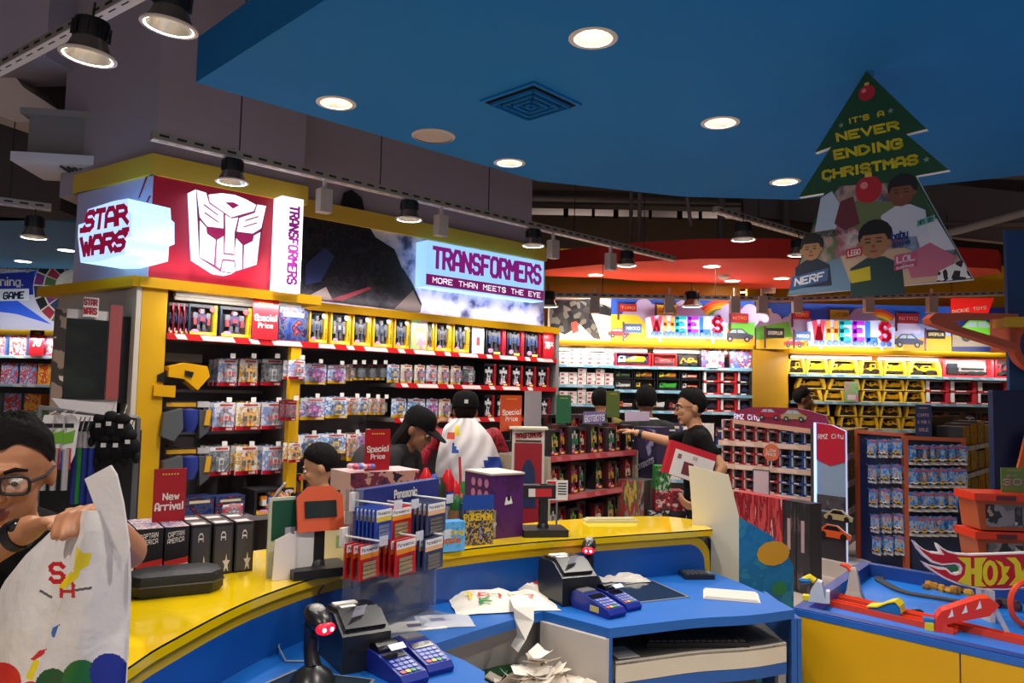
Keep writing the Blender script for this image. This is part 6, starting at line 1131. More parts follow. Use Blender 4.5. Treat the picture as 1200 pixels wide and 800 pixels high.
mb = MB(); mb.T = T; o_ = [BX.uz(*q) for q in ((868, 600), (905, 628), (922, 650), (930, 662))]; mb.prism([(0, 0), (wb, 0), (wb, o_[3][1]), (o_[2][0], o_[2][1]), (o_[1][0], o_[1][1]), (0, zt)], 0, .008, bt); sd = mb.build('blue_side', t)
mb = MB(); mb.T = T; u_, z_ = BX.uz(906, 648)
for i in range(12): mb.face([(u_ + .1 * math.cos(.5236 * i), -.002, z_ + .06 * math.sin(.5236 * i)) for i in range(12)], M('#e8a81e', .5)); break
mb.build('yellow_patch', sd); mb = MB(); mb.T = T; u2, z2 = BX.uz(913, 689)
mb.face([(u2 + .05 * math.cos(.5236 * i), -.002, z2 + .035 * math.sin(.5236 * i)) for i in range(12)], M('#2f8a5a', .5)); mb.build('green_patch', sd)
mb = MB(); mb.T = T @ Matrix.Translation((0, .22, 0)); mb.box(0, wb, 0, .006, 0, zt - .2, CW); mb.build('rear_panel', t)
# ---- car gondola with the long curved header
RG, wr = seg(dep(842, 514, 8.25), dep(957, 521, 7.55))
t = fthing('car_gondola', 'double sided gondola of red and blue boxed model cars', 'shelving', RG)
PKE = M('#d8b8a4', .5)
MB().box(0, wr, .3, .33, 0, 1.42, M('#4a3a3c', .6)).build('back_panel', t)
zs = [RG.uz(900, y)[1] for y in (519, 547, 578)]
for z in zs + [zs[2] - .3]: shelf(t, 0, wr, z, 0, .3, PKE, M('#e8d0c0', .5), .03, .05)
MB().box(0, wr, .0, .3, 0, .12, M('#6a6460', .6)).build('plinth', t)
pz = [RG.uz(*q, -.02) for q in ((860, 491), (957, 503), (971, 494), (968, 487), (945, 480), (930, 478), (905, 477), (890, 477), (880, 477), (862, 481))]
h = MB().prism(pz, -.025, -.005, M('#8a2446', .45), M('#d8c8e8', .5)).build('header_board', t); k = MB(); textq(k, 'RMZ City', [RG.uz(*q, -.03) for q in ((860, 491), (890, 492.5), (890, 486), (860, 484.5))], -.028, M('#e4dcf4', .4, emit=.3), 1.2); k.build('lettering', h)
for (x, y), c in (((901, 482), '#a81a34'), ((930, 484), '#a8986a')):
    u_, z_ = RG.uz(x, y, -.03); k = MB(); car2d(k, u_, z_ - .06, .42, -.032, c); k.build('cut_out_car', h)
LB = MB().prism([RG.uz(*q, -.02) for q in ((860, 491), (957, 503), (957, 509), (860, 496))], -.027, -.024, M('#d8a890', .5)).build('header_band', h)
CR, CBL = car_box('#4a3a40', '#b01a26', '#2a2024', '#c8b8b4'), car_box('#3a4048', '#1a4a9a', '#1c222c', '#b8bcc4')
nC = 8
for r, z in enumerate(zs):
    for k in range(2):
        for i in range(nC): inst(CR if i < 5 else CBL, 'boxed_car', '%s boxed model car, %s shelf of the car gondola, %s tier, %s along' % ('red' if i < 5 else 'blue', ORD[r], ('lower', 'upper')[k], ORD[i]), 'toy', RG.w(.02 + i * (wr - .03) / nC, .03, z + .001 + k * .112), RG.rz, ((wr - .03) / nC - .006, .1, .11), 'boxed model cars on the gondola')
u_, z_ = RG.uz(904, 530, -.08); o = fthing('round_sign', 'round orange sale sign clipped to the car gondola', 'sign', RG, u_, -.08, z_); mb = MB(); mb.T = Matrix.Rotation(R(90), 4, 'X'); mb.lathe([(.0, 0), (.085, 0), (.085, .006), (0, .006)], M('#d86a4a', .5), n=24); mb.build('disc', o); k = MB(); text(k, 'LOW', -.05, .05, .005, .035, -.008, WHITE, 1.2); text(k, 'PRICE', -.055, .055, -.035, -.005, -.008, WHITE, 1.2); k.build('lettering', o); MB().tube([(0, 0, -.085), (0, 0, -.17)], .005, WHITE, 6).build('stem', o)
price_card('framed pale notice standing on the red carton tops', RG, 883, 901, 578, 551, [], y=-.5, c='#d8c4cc', name='price_notice', frame='#3a4468', crown=False, stem=.02)
# tower of tall cartons in front of it
TC, wt = seg(dep(860, 600, 7.3), dep(950, 620, 6.5)); RC = plain_box(art(('#b02a34', '#c84a50', '#8a1c28', '#d8a8a0'), 2.5), '#c03a40'); KC = plain_box(art(('#26242a', '#302e34', '#5a4a4e'), 3.), '#3a363c', 1, '#b89a9c', (.35, .6, .45, .8))
zc = TC.uz(940, 589)[1]
for i in range(6): inst(RC if i < 4 else KC, 'toy_carton', ('tall red toy carton' if i < 4 else 'tall black toy carton') + ' standing on the floor, %s from the blue patterned carton' % ORD[i], 'toy', TC.w(i * wt / 6, 0, .001), TC.rz, (wt / 6 - .01, .14, zc), 'tall cartons on the floor')
# illuminated panel with cut-out cars
LP, wl = seg(dep(956, 560, 7.45), dep(991, 560, 7.2)); pz = [LP.uz(*q) for q in ((957, 641), (999, 651), (991, 560), (991, 508), (985, 501), (975, 497), (957, 495))]
z0 = LP.uz(957, 641)[1]
t = fthing('lit_car_sign', 'tall curved-top car panel with a glowing blue edge at the gondola end', 'sign', LP)
zt = [LP.uz(x, y)[1] for x, y in ((957, 495), (975, 498), (988, 505))]; 
MB().prism([(0, .14), (wl, .14), (wl, zt[2]), (wl * .55, zt[1]), (0, zt[0])], 0, .03, M('#8fa8c4', .4), M('#c8d4ff', .4, emit=.6)).build('board', t); MB().box(-.02, wl + .1, -.08, .3, 0, .14, M('#d8cfc8', .4)).build('plinth', t)
MB().box(-.012, .012, -.012, .0, .14, zt[0], M('#8a9cff', .4, emit=2.2)).build('light_strip', t)
zr, zm = LP.uz(970, 543)[1], LP.uz(970, 585)[1]; MB().prism([(0.012, zr + .03), (wl * .5, zr - .02), (wl, zr + .03), (wl, zt[2]), (wl * .55, zt[1]), (0.012, zt[0])], -.006, 0, M('#c01a36', .45)).build('red_top', t)
MB().box(.012, wl, -.004, 0, .14, zm - .12, M('#35323a', .5)).build('road', t); MB().box(.012, wl, -.004, 0, zm - .1, zm + .04, art(('#2a2a30', '#4a4a50', '#6a6a72'), 12.)).build('stands', t)
k = MB(); textq(k, 'RMZ City', [LP.uz(*q) for q in ((959, 514.5), (989, 513.5), (989, 508), (959, 508.5))], -.008, WHITE, 1.1); k.build('lettering', t)
for (x, y), c, s in (((982, 604), '#b8a87a', .45), ((976, 625), '#e8602a', .56)):
    u_, z_ = LP.uz(x, y, -.03); k = MB(); o_ = [(a * s, b * s) for a, b in ((-.3, .02), (.3, .02), (.32, .1), (.22, .14), (.08, .23), (-.12, .23), (-.24, .14), (-.33, .08))]; k.prism([(u_ + a, z_ - .05 + b) for a, b in o_], -.03, -.015, M(c, .35), M('#eef0ff', .5)); q = k.build('cut_out_car', t); k = MB()
    for w_ in (-.18, .19): disc(k, u_ + w_ * s, z_ - .05 + .05 * s, .06 * s, -.032, INK, 12)
    k.face([(u_ + a * s, -.0315, z_ - .05 + b * s) for a, b in ((-.18, .14), (.16, .14), (.07, .21), (-.1, .21))], M('#1e2228', .2)); k.build('wheels_and_glass', q)
# shelves running back beside it
SD, wd = seg(dep(993, 560, 7.3), dep(1020, 560, 8.4)); t = fthing('car_gondola', 'end bay of yellow boxed cars beside the glowing panel', 'shelving', SD); MB().box(0, wd, .3, .33, 0, 1.36, M('#4a4038', .6)).build('back_panel', t)
PYB = [plain_box(art((a, '#3a2e24', b, '#4a3a2a'), 3.5), '#8a7420') for a, b in (('#e0b81a', '#c89a2a'), ('#6a5a3a', '#8a7a4a'), ('#3a3634', '#55504c'))]
for r, y in enumerate((531, 562, 594, 628)):
    z = SD.uz(1000, y)[1]; shelf(t, 0, wd, z, 0, .3, M('#d8b0b0', .5), M('#e8c8c4', .5), .03, .05)
    for k in range(2):
        for i in range(6): inst(PYB[0 if r < 2 else 2], 'car_carton', '%s car carton, %s shelf of the end bay, %s tier, %s from the panel' % ('yellow' if r < 2 else 'dark', ORD[r], ('lower', 'upper')[k], ORD[i]), 'toy', SD.w(.02 + i * wd / 6, .02, z + .001 + k * .115), SD.rz, (wd / 6 - .01, .1, .112), 'car cartons in the end bay')
# ---- navy peg rack of small blue cards
P_HW = blister(('#2a64b0', '#3a7ac8', '#7aa8d0', '#c88a4a', '#2458a4'), '#c8c4c0', ('#c8a03a', '#e0dcd8', '#8a2a2a'), '#2a6ac0', s=.45); P_HW = [q for q in P_HW if q[0] != 'blister_shell']
P_HW = [q if q[0] != 'figure' else ('toy_car', squash(truck_mesh('#c8a03a', '#c8a03a', 7), .76, .3, .3, .12, .45, .16)) for q in P_HW]; P_HW2 = [q if q[0] != 'toy_car' else ('toy_car', squash(truck_mesh('#d8d4d0', '#d8d4d0', 7), .76, .3, .3, .12, .45, .16)) for q in P_HW]
NB, ORF = M('#13234a', .45), M('#b2522c', .5)
def rack(label, p, q, ztop, where, rows, group):
    fr, wd = seg(p, q); t = fthing('peg_rack', label, 'rack', fr); MB().box(0, wd, .0, .03, 0, ztop, NB).build('board', t); MB().box(0, wd, -.18, .2, 0, .1, NB).build('plinth', t)
    for x0, x1, z0_, z1_ in ((-.035, 0, 0, ztop + .03), (wd, wd + .035, 0, ztop + .03), (0, wd, ztop, ztop + .03)): MB().box(x0, x1, -.03, .045, z0_, z1_, ORF).build('frame_bar', t)
    for r, (py, cols) in enumerate(rows):
        for i, c in enumerate(cols):
            u_, z_ = fr.uz(c, py, -.12); hk = fthing('peg_hook', 'steel peg hook on %s, %s row, %s' % (where, ORD[r], ORD[i]), 'hook', fr, u_, -.12, z_ + .165, group + ' hooks'); MB().tube([(0, -.03, .012), (0, -.02, 0), (0, .12, 0)], .003, STEEL, 5).build('prong', hk)
            for k in range(2): inst((P_HW, P_HW2)[(i + r) % 2], 'car_card', '%s small blue car card on %s, %s row, %s along' % (('front', 'rear')[k], where, ORD[r], ORD[i]), 'toy', fr.w(u_ - .055, -.13 + .06 * k, z_), fr.rz, (.11, .045, .16), group)
    return fr
r1 = rack('navy peg rack in an orange frame, the panel under the blue notice', dep(1065, 560, 6.75), dep(1127, 560, 6.55), 1.3, 'the orange-framed rack', ((545, (1073, 1082, 1094, 1104, 1116, 1125)), (572, (1073, 1082, 1094, 1104, 1117, 1125)), (600, (1073, 1082, 1092, 1103, 1114)), (629, (1074, 1083, 1092, 1103, 1113))), 'blue car cards on the framed rack')
r2 = rack('low navy peg rack end beside the yellow car cartons', dep(1008, 560, 7.4), dep(1060, 560, 6.85), 1.32, 'rack end by glowing panel', ((536, (1018, 1032, 1048)), (566, (1019, 1034, 1048)), (594, (1020, 1034, 1049)), (624, (1022, 1036, 1050)), (650, (1024, 1038, 1051))), 'blue car cards on the rack end')
price_card('upright navy notice with rows of red figures above the peg rack', r1, 1073, 1092, 510, 474, [('CARS', (.15, .85, .62, .72)), ('3 FOR 1', (.12, .88, .4, .5)), ('SALE', (.2, .8, .16, .27))], y=.02, z=1.33, c='#1a2c58', name='price_notice', tc='#b08a98')
SR, wq = seg(dep(1131, 560, 6.6), dep(1172, 560, 7.9)); t = fthing('shelving_bay', 'side bay of dark toy boxes between the peg rack and the navy column', 'shelving', SR); MB().box(0, wq, .35, .38, 0, 1.5, M('#3a3634', .6)).build('back_panel', t)
PD = [plain_box(art(a, 4.), s) for a, s in ((('#3a3a40', '#55555c', '#2a2a30', '#8a8a90'), '#3a3a40'), (('#6a3a2a', '#3a2a2a', '#a8622a', '#2a2024'), '#4a2e26'), (('#4a3a3e', '#2e2a30', '#8a7a78', '#5a3a40'), '#3a3236'))]
for r, y in enumerate((521, 552, 583, 613, 645)):
    z = SR.uz(1145, y)[1]; shelf(t, 0, wq, z, 0, .35, M('#9ab8c8', .5), M('#c8d4d8', .5), .03, .04)
    for i in range(5): inst(PD[(i + r) % 3], 'toy_box', 'dark toy box on the %s shelf of the side bay, %s from the peg rack' % (ORD[r], ORD[i]), 'toy', SR.w(.03 + i * wq / 5, .02, z + .001), SR.rz, (wq / 5 - .03, .2, .17 + .02 * ((i + r) % 3)), 'dark boxes in the side bay')
# ---- navy column, its orange ring and the big orange track arrow
NV = M('#14264e', .5); q = dep(1182, 400, 4.9); q2 = dep(1167, 520, 4.85)
ztop, zmid = 1.62 + (475 - 268) / 900 * 4.9, 1.62 + (475 - 458) / 900 * 4.9
t = thing('toy_display_column', 'navy display column with an orange ring and a big orange track', 'display', (q.x, q.y, 0))
MB().box(0, .6, 0, .03, zmid, ztop, M('#1e4a78', .5)).build('upper_panel', t); MB().box(q2.x - q.x, .6, -.03, .02, 0, zmid, NV).build('lower_panel', t)
OR = M('#d8562a', .4); f = Frame(q.x, q.y, 0); ctr = f.uz(1212, 405, -.06)
mb = MB(); mb.T = Matrix.Translation((ctr[0], -.06, ctr[1])) @ Matrix.Rotation(R(90), 4, 'X'); mb.lathe([(.13, 0), (.175, 0), (.175, .06), (.13, .06), (.13, 0)], OR, n=36, cap=False); mb.build('ring', t, True)
P = lambda *pts: [f.uz(*p_, -.2) for p_ in pts]
MB().prism(P((1083, 374), (1090, 368), (1130, 367.5), (1186, 369), (1186, 373.5), (1140, 374), (1112, 378), (1120, 384), (1186, 403), (1186, 412), (1160, 404), (1110, 388), (1086, 380)), -.26, -.17, M('#c85a34', .4)).build('track_arrow', t); MB().prism(P((1168, 372.5), (1215, 372), (1215, 384), (1168, 384)), -.27, -.16, M('#e8b010', .4)).build('yellow_beam', t); MB().box(f.uz(1186, 400, -.2)[0] - .01, f.uz(1186, 400, -.2)[0] + .03, -.2, 0, f.uz(1186, 411, -.2)[1], f.uz(1186, 369, -.2)[1], M('#b8481f', .4)).build('bracket', t)
MB().prism([f.uz(*p_, -.1) for p_ in ((1190, 550), (1200, 510), (1215, 505), (1215, 550))], -.12, -.1, M('#e0703a', .45)).build('orange_fin', t)
# orange lidded boxes and the green 30 sign
BXp = dep(1145, 640, 4.3)
t = thing('low_plinth', 'navy plinth carrying the orange lidded boxes', 'plinth', (BXp.x, 4.3, 0)); MB().box(-.05, .6, -.05, .4, 0, .72, NV).build('body', t)
for i, z in enumerate((.721, .93)):
    t = thing('storage_box', ('lower orange lidded storage box behind the flame sign', 'upper orange lidded storage box under the green 30 sign')[i], 'box', (BXp.x + .0, 4.3, z), R(-4), 'orange storage boxes'); oc = M('#c8481c', .35)
    MB().prism([(.02, 0), (.28, 0), (.3, .16), (0, .16)], 0, .2, M('#b8501f', .3)).build('body', t); MB().box(-.015, .315, -.015, .215, .16, .2, M('#e83a1a', .3)).build('lid', t); MB().box(.1, .2, -.025, -.015, .165, .19, M('#5a2430', .4)).build('latch', t)
    MB().box(.05, .25, -.006, 0, .02, .14, art(('#3a3e4a', '#6a6468', '#8a8488', '#22242c', '#a88a7a'), 7.)).build('front_label', t); MB().box(.2, .24, -.008, -.006, .03, .13, art(('#5a5458', '#2a2a30', '#c8c0bc'), 14.)).build('picture_panel', t)
o = thing('storage_box', 'orange lidded storage box cut off at the picture edge', 'box', (BXp.x + .35, 4.28, .721), R(-4), 'orange storage boxes'); MB().prism([(.02, 0), (.24, 0), (.26, .3), (0, .3)], 0, .2, M('#b8501f', .3)).build('body', o); MB().box(-.01, .27, -.01, .21, .3, .34, M('#e83a1a', .3)).build('lid', o)
f = Frame(BXp.x, 4.36, 0); price_card('green and yellow sale sign reading 30 on the orange boxes', f, 1174, 1204, 590, 548, [('UP TO', (.2, .6, .62, .72)), ('30%', (.05, 1.2, .28, .55))], y=0, z=1.131, c='#6a8a3a', tc='#e8b8c8')
# ---- toy car table
ZT = .75; q0, q1, q3 = onz(930, 711, ZT), onz(1010, 657, ZT), onz(1200, 771, ZT)
dx = (q3 - q0).normalized(); dy = (q1 - q0); ly = dy.length; TF = Frame(q0.x, q0.y, math.degrees(math.atan2(dx.y, dx.x))); LX = 1.9; ly = abs(dy.dot(TF.n)); sk = dy.dot(TF.d)
t = fthing('play_table', 'blue rimmed play table with worn yellow side panels', 'table', TF)
RIM, BED, YP = M('#1f4690', .35, var=.08, scale=8), M('#1a78d8', .35, var=.03, scale=3), M('#dba500', .4, var=.08, scale=2.5)
S_ = lambda a, b: (a + b * sk / ly, b)
MB().slab([S_(.04, .04), S_(LX, .04), S_(LX, ly - .04), S_(.04, ly - .04)], .66, .685, BED).build('bed', t)
for nm, pts in (('rim', [S_(0, 0), S_(LX, 0), S_(LX, .05), S_(.05, .05)]), ('rim', [S_(0, 0), S_(.05, .05), S_(.05, ly - .05), S_(0, ly)]), ('rim', [S_(0, ly), S_(.05, ly - .05), S_(LX, ly - .05), S_(LX, ly)])): MB().slab(pts, .64, ZT, RIM).build(nm, t)
um = TF.uz(1127, 760, .015)[0]
MB().box(.0, um - .003, -.006, .03, .0, .718, YP).build('side_board', t); MB().box(um + .003, LX, -.006, .03, .0, .718, YP).build('side_board', t); mb = MB(); mb.slab([S_(-.004, .03), S_(.03, .03), S_(.03, ly - .03), S_(-.004, ly - .03)], 0, .66, YP); mb.build('side_board', t)
MB().box(0, LX, -.008, .0, .72, .746, M('#2a62b8', .3, var=.1, scale=10)).build('edge_strip', t)
ZB = .6856
def tt(name, label, px, py, rz=0, cat_='toy', z=ZB): p = onz(px, py, z); return thing(name, label, cat_, (p.x, p.y, z), TF.rz + R(rz))
TO = M('#e8431c', .35); YL, BLU, SIL = M('#e8d01a', .4), M('#1c72b8', .4), M('#b8b0a8', .4)
for i, (a, b) in enumerate((((962, 695), (1205, 752)), ((966, 704), (1120, 739)))):
    p, q = onz(*a, ZB + .012), onz(*b, ZB + .012); o = thing('toy_track', ('long orange toy track farther from the table edge', 'short orange toy track along the table edge')[i], 'toy', p, math.atan2((q - p).y, (q - p).x)); L = (q - p).length; MB().box(0, L, -.02, .02, -.012, 0, TO).build('track_bed', o); MB().box(0, L, -.024, -.018, -.012, .014, TO).build('side_wall', o); MB().box(0, L, .018, .024, -.012, .014, TO).build('side_wall', o)
o = tt('toy_launcher', 'clear plastic car launcher with a blue and yellow chute at the table corner', 958, 704, 20, z=ZT + .0006); MB().prism([(-.035, 0), (.04, 0), (.03, .03), (.02, .085), (0, .09), (-.025, .05)], -.03, .03, M('#c8d0d8', .15)).build('body', o); MB().prism([(.035, 0), (.05, 0), (.05, .05), (.035, .05)], -.025, .025, M('#d8dce2', .2)).build('gate', o); MB().tube([(-.01, 0, .085), (-.03, 0, .098), (-.06, 0, .085)], [.014, .016, .01], YL, 8).build('yellow_chute', o, True); MB().tube([(-.03, -.004, .085), (-.06, -.004, .08), (-.075, -.004, .082)], [.012, .014, .006], BLU, 8).build('blue_chute', o, True); MB().box(-.06, -.02, -.02, .02, 0, .02, YL).build('foot', o)
o = tt('toy_tower', 'grey tapered toy tower with an orange hook on the blue table', 1001, 702, 10); MB().ring([[(-.045, -.03, 0), (.045, -.03, 0), (.045, .03, 0), (-.045, .03, 0)], [(-.03, -.022, .04), (.03, -.022, .04), (.03, .022, .04), (-.03, .022, .04)], [(-.014, -.012, .14), (.014, -.012, .14), (.014, .012, .14), (-.014, .012, .14)], [(-.008, -.008, .15), (.008, -.008, .15), (.008, .008, .15), (-.008, .008, .15)]], SIL).build('tower', o); MB().tube([(-.01, 0, .13), (-.03, 0, .15), (-.06, 0, .155)], [.014, .012, .008], TO, 8).build('hook', o, True); MB().box(-.03, .035, -.036, -.03, .0, .02, DGREY).build('dark_base', o)
o = tt('toy_ramp', 'blue toy hump with a wavy yellow top across the tracks', 1040, 722, 6); MB().prism([(-.07, 0), (.06, 0), (.06, .05), (.04, .07), (.01, .06), (-.03, .035), (-.07, .03)], -.035, .035, BLU).build('blue_side', o); MB().strip([(-.075, 0, .032), (-.03, 0, .04), (.01, 0, .064), (.04, 0, .075), (.06, 0, .056), (.064, 0, .03)], .08, .006, YL).build('yellow_top', o)
p, q = onz(1093, 737, ZB), onz(1150, 712, ZB)
o = thing('toy_ramp', 'steep orange-red toy tower ramp with three white flame marks', 'toy', (p.x, p.y, ZB), TF.rz + R(26)); r_ = M('#e8351a', .35)
A = Vector((0, 0, .02)); 
mb = MB(); mb.prism([(0, 0), (.035, 0), (.05, .035), (.2, .085), (.235, .13), (.2, .155), (.165, .15), (.03, .085), (.012, .06)], -.035, .035, r_); mb.build('ramp_body', o)
for i in range(3):
    k = MB(); x = .05 + i * .05; zz = .05 + i * .022; k.face([(x, -.036, zz + .01), (x + .022, -.036, zz + .02), (x + .016, -.036, zz + .05), (x + .008, -.036, zz + .025)], WHITE); k.build('flame_mark', o)
MB().prism([(.205, .135), (.22, .14), (.285, 0), (.265, 0)], -.02, .02, M('#b8bcc4', .2)).build('clear_leg', o); MB().box(-.03, .0, -.03, .03, 0, .03, YL).build('yellow_foot', o); MB().box(-.035, .005, -.02, .02, .03, .045, BLU).build('blue_clip', o)
oval = [onz(x, y, ZB) for x, y in ((1100, 702), (1060, 695), (1038, 685), (1030, 679), (1040, 674.5), (1075, 675), (1110, 680), (1150, 688), (1180, 698), (1170, 706), (1135, 707), (1100, 702))]
c = sum(oval, Vector()) / len(oval); o = thing('toy_track', 'dark grey oval toy road on the blue table', 'toy', (c.x, c.y, ZB)); cv = cat([(p.x - c.x, p.y - c.y) for p in oval], 5); MB().strip([(p.x, p.y, .0005) for p in cv], .045, .01, M('#3a3c40', .5)).build('road', o)
o = tt('toy_landscape', 'brown crumbly toy rocks beside the oval road', 1110, 693); mb = MB(); r_ = random.Random(3)
for i in range(26): mb.ell((r_.uniform(-.1, .1), r_.uniform(-.03, .03), .012), (r_.uniform(.012, .025), r_.uniform(.01, .02), r_.uniform(.012, .03)), M(('#b07820', '#8a5a1a', '#c8922e')[i % 3], .7), 6, 4)
mb.build('rocks', o, kind='stuff')
o = tt('toy_landscape', 'dark toy bridge and red car beyond the flame sign', 1172, 712); mb = MB()
for i in range(12): mb.ell((r_.uniform(-.07, .09), r_.uniform(-.03, .03), .02), (.02, .016, r_.uniform(.02, .04)), M(('#5a5a58', '#44444a', '#6a2a2a')[i % 3], .6), 6, 4)
mb.build('rocks', o, kind='stuff')
o = tt('toy_loop', 'standing orange toy loop at the picture edge on the table', 1207, 735, 60); MB().tube([(.09 * math.sin(i * .2618), .012 * math.sin(i * .13), .095 - .09 * math.cos(i * .2618)) for i in range(25)], .012, TO, 6).build('loop', o, True)
o = tt('toy_car', 'tiny black toy car on the orange track', 1075, 717, 0, z=ZB + .013); o.scale = (.05, .022, .018); col_ = truck_mesh('#18181c', '#18181c', 7); c = bpy.data.objects.new('car_body', col_); col.objects.link(c); c.parent = o; c.location = (-.5, -.5, 0)
# flame-shaped sign standing on the table
HS = Frame(0, 3.42, 0); H = lambda x, y: HS.uz(1060 + x / 6.6643, 620 + y / 6.6667)
o = fthing('flame_sign', 'flame-shaped red sign with yellow lettering standing on the play table', 'sign', HS, *(H(600, 465)[0], 0, 0)); u_o = H(600, 465)[0]
Hs = lambda pts: [(H(*p)[0] - u_o, H(*p)[1]) for p in pts]
low = Hs([(600, 465)])[0][1]; dz = ZB - low if low > ZB else 0
out = [(58, 82), (105, 125), (150, 155), (200, 172), (275, 180), (252, 140), (243, 105), (285, 140), (330, 165), (400, 183), (500, 190), (700, 185), (933, 175), (1500, 165), (1900, 180), (1900, 430), (1500, 440), (933, 452), (780, 468), (600, 467), (500, 448), (400, 422), (310, 385), (230, 335), (170, 295), (130, 245), (190, 275), (260, 293), (320, 300), (350, 330), (385, 342), (415, 330), (425, 298), (410, 275), (375, 268), (280, 276), (210, 258), (140, 205), (95, 150)]
MB().prism(Hs(out), -.012, .012, M('#e4dcd8', .4)).build('white_board', o)
cx_, cz_ = 500, 320
inn = [(80, 118), (115, 145), (200, 185), (300, 196), (262, 140), (330, 178), (400, 195), (500, 202), (933, 188), (1500, 178), (1880, 192), (1880, 418), (1500, 428), (933, 438), (780, 455), (600, 453), (500, 435), (400, 408), (310, 370), (230, 320), (165, 275), (250, 308), (310, 312), (345, 345), (388, 356), (428, 342), (440, 298), (420, 262), (378, 255), (280, 262), (210, 240), (140, 180)]
MB().prism(Hs(inn), -.0135, -.0122, M('#b3101c', .4)).build('red_face', o)
MB().prism(Hs([(318, 290), (380, 283), (405, 290), (408, 315), (385, 328), (355, 318)]), -.0125, -.004, M('#1f6a2a', .4)).build('green_flame', o)
LY = M('#d8c414', .4)
def lt(*polys):
    k = MB()
    for p in polys: k.prism(Hs(p), -.0165, -.0137, LY)
    return k.build('letter', o)
lt([(395, 212), (500, 218), (505, 440), (400, 405), (455, 350), (462, 270)], [(530, 218), (625, 215), (590, 270), (585, 400), (620, 440), (530, 440)], [(505, 300), (530, 300), (530, 345), (505, 345)])
ring_ = [(652 + 60 * math.cos(a * .5236), 335 + 100 * math.sin(a * .5236)) for a in range(12)]; 
k = MB()
for a in range(12):
    p0, p1 = ring_[a], ring_[(a + 1) % 12]; s = lambda p: (652 + (p[0] - 652) * .42, 335 + (p[1] - 335) * .62); k.prism(Hs([p0, p1, s(p1), s(p0)]), -.0165, -.0137, LY)
k.build('letter', o)
lt([(690, 232), (740, 250), (760, 285), (805, 285), (785, 330), (770, 340), (800, 372), (760, 420), (705, 428), (745, 370), (740, 290)])
lt([(775, 215), (850, 215), (885, 260), (900, 330), (935, 270), (985, 210), (1000, 330), (1060, 210), (1040, 432), (960, 432), (940, 350), (905, 432), (800, 432), (850, 370), (840, 270)])
k = MB(); text(k, 'HEELS', H(1090, 0)[0] - u_o, H(1800, 0)[0] - u_o, H(0, 415)[1], H(0, 215)[1], -.0165, LY, 1.4, th=.0028); k.build('lettering', o)
for x in (620, 1500): MB().box(H(x - 20, 0)[0] - u_o, H(x + 20, 0)[0] - u_o, -.05, .05, ZB, H(0, 448)[1], M('#c8c0bc', .5)).build('foot', o)
# ---- hanging tree sign
ta, tb = dep(922, 346, 3.5), dep(1140, 327, 3.0); TR, wT = seg(ta, tb); tp = lambda pts, off=0: [TR.uz(*p, off) for p in pts]
t = fthing('hanging_sign', 'tree-shaped holiday board hung from the blue ceiling by thin wires', 'sign', TR)
outl = [(1015, 83), (1086, 151), (1062, 157), (1112, 199), (1073, 206), (1140, 327), (922, 346), (966, 226), (936, 231), (974, 172), (955, 179)]
MB().prism(tp(outl), 0, .03, M('#1c4a26', .45), M('#e8e4e0', .5)).build('green_board', t)
col_c = [(1006, 208), (1020, 200), (1040, 212), (1073, 207), (1140, 327), (922, 346), (948, 275), (966, 236)]
col_m = art(('#34506e', '#86a6c0', '#5a4656', '#b89a8c', '#4f6c42', '#a8606f', '#cfc0ba', '#3a3a4a'), 5., rough=.45, seed=2, const=False)
mb = MB(); mb.face([(u, -.001, z) for u, z in tp([(966, 240), (985, 218), (1072, 212), (1138, 326), (924, 345), (948, 280)])], col_m); mb.build('pale_picture', t)
def patch(nm, pts, c, off=-.002):
    k = MB(); k.face([(u, off, z) for u, z in tp(pts)], c if not isinstance(c, str) else M(c, .45)); return k.build(nm, t)
patch('picture_patch', [(924, 345), (932, 318), (990, 300), (1000, 340)], '#6a88a0'); patch('picture_patch', [(1000, 340), (985, 300), (1060, 290), (1138, 326)], '#c8a98c', -.0025); patch('picture_patch', [(1050, 226), (1073, 212), (1098, 260), (1050, 262)], '#2f4a2c', -.0022); patch('picture_patch', [(985, 262), (1000, 236), (1050, 236), (1056, 262), (1030, 275)], '#6a7a4a', -.0022)
patch('picture_patch', [(1070, 262), (1098, 256), (1120, 292), (1080, 296)], '#d0d0d8', -.0026); patch('picture_patch', [(1060, 300), (1090, 284), (1120, 300), (1110, 322), (1068, 326)], '#c06a82', -.0028)
patch('picture_patch', [(1100, 318), (1128, 304), (1138, 326), (1098, 330)], art(('#1a1a1e', '#e0dcd8', '#1a1a1e', '#e0dcd8'), 40., kind='cells'), -.0029)
patch('picture_patch', [(962, 232), (975, 224), (985, 240), (980, 268), (955, 272)], '#b8c8d8', -.0023); patch('picture_patch', [(985, 236), (1000, 230), (1008, 262), (990, 270), (978, 262)], '#6a2f34', -.0024)
k = MB(); u_, z_ = TR.uz(1018, 222); disc(k, u_, z_, .055, -.003, M('#b8242a', .45), 20, .06); k.box(u_ - .014, u_ + .014, -.004, -.003, z_ + .055, z_ + .075, M('#d8b84a', .45)); disc(k, u_ - .018, z_ + .02, .016, -.0035, M('#e88a86', .45), 12); k.build('red_bauble', t)
k = MB(); u_, z_ = TR.uz(1016, 109); disc(k, u_, z_, .035, -.003, M('#b8242a', .45), 16); k.box(u_ - .009, u_ + .009, -.004, -.003, z_ + .033, z_ + .046, M('#d8b84a', .45)); disc(k, u_ - .012, z_ + .012, .01, -.0035, M('#e88a86', .45), 12); k.build('red_bauble', t)
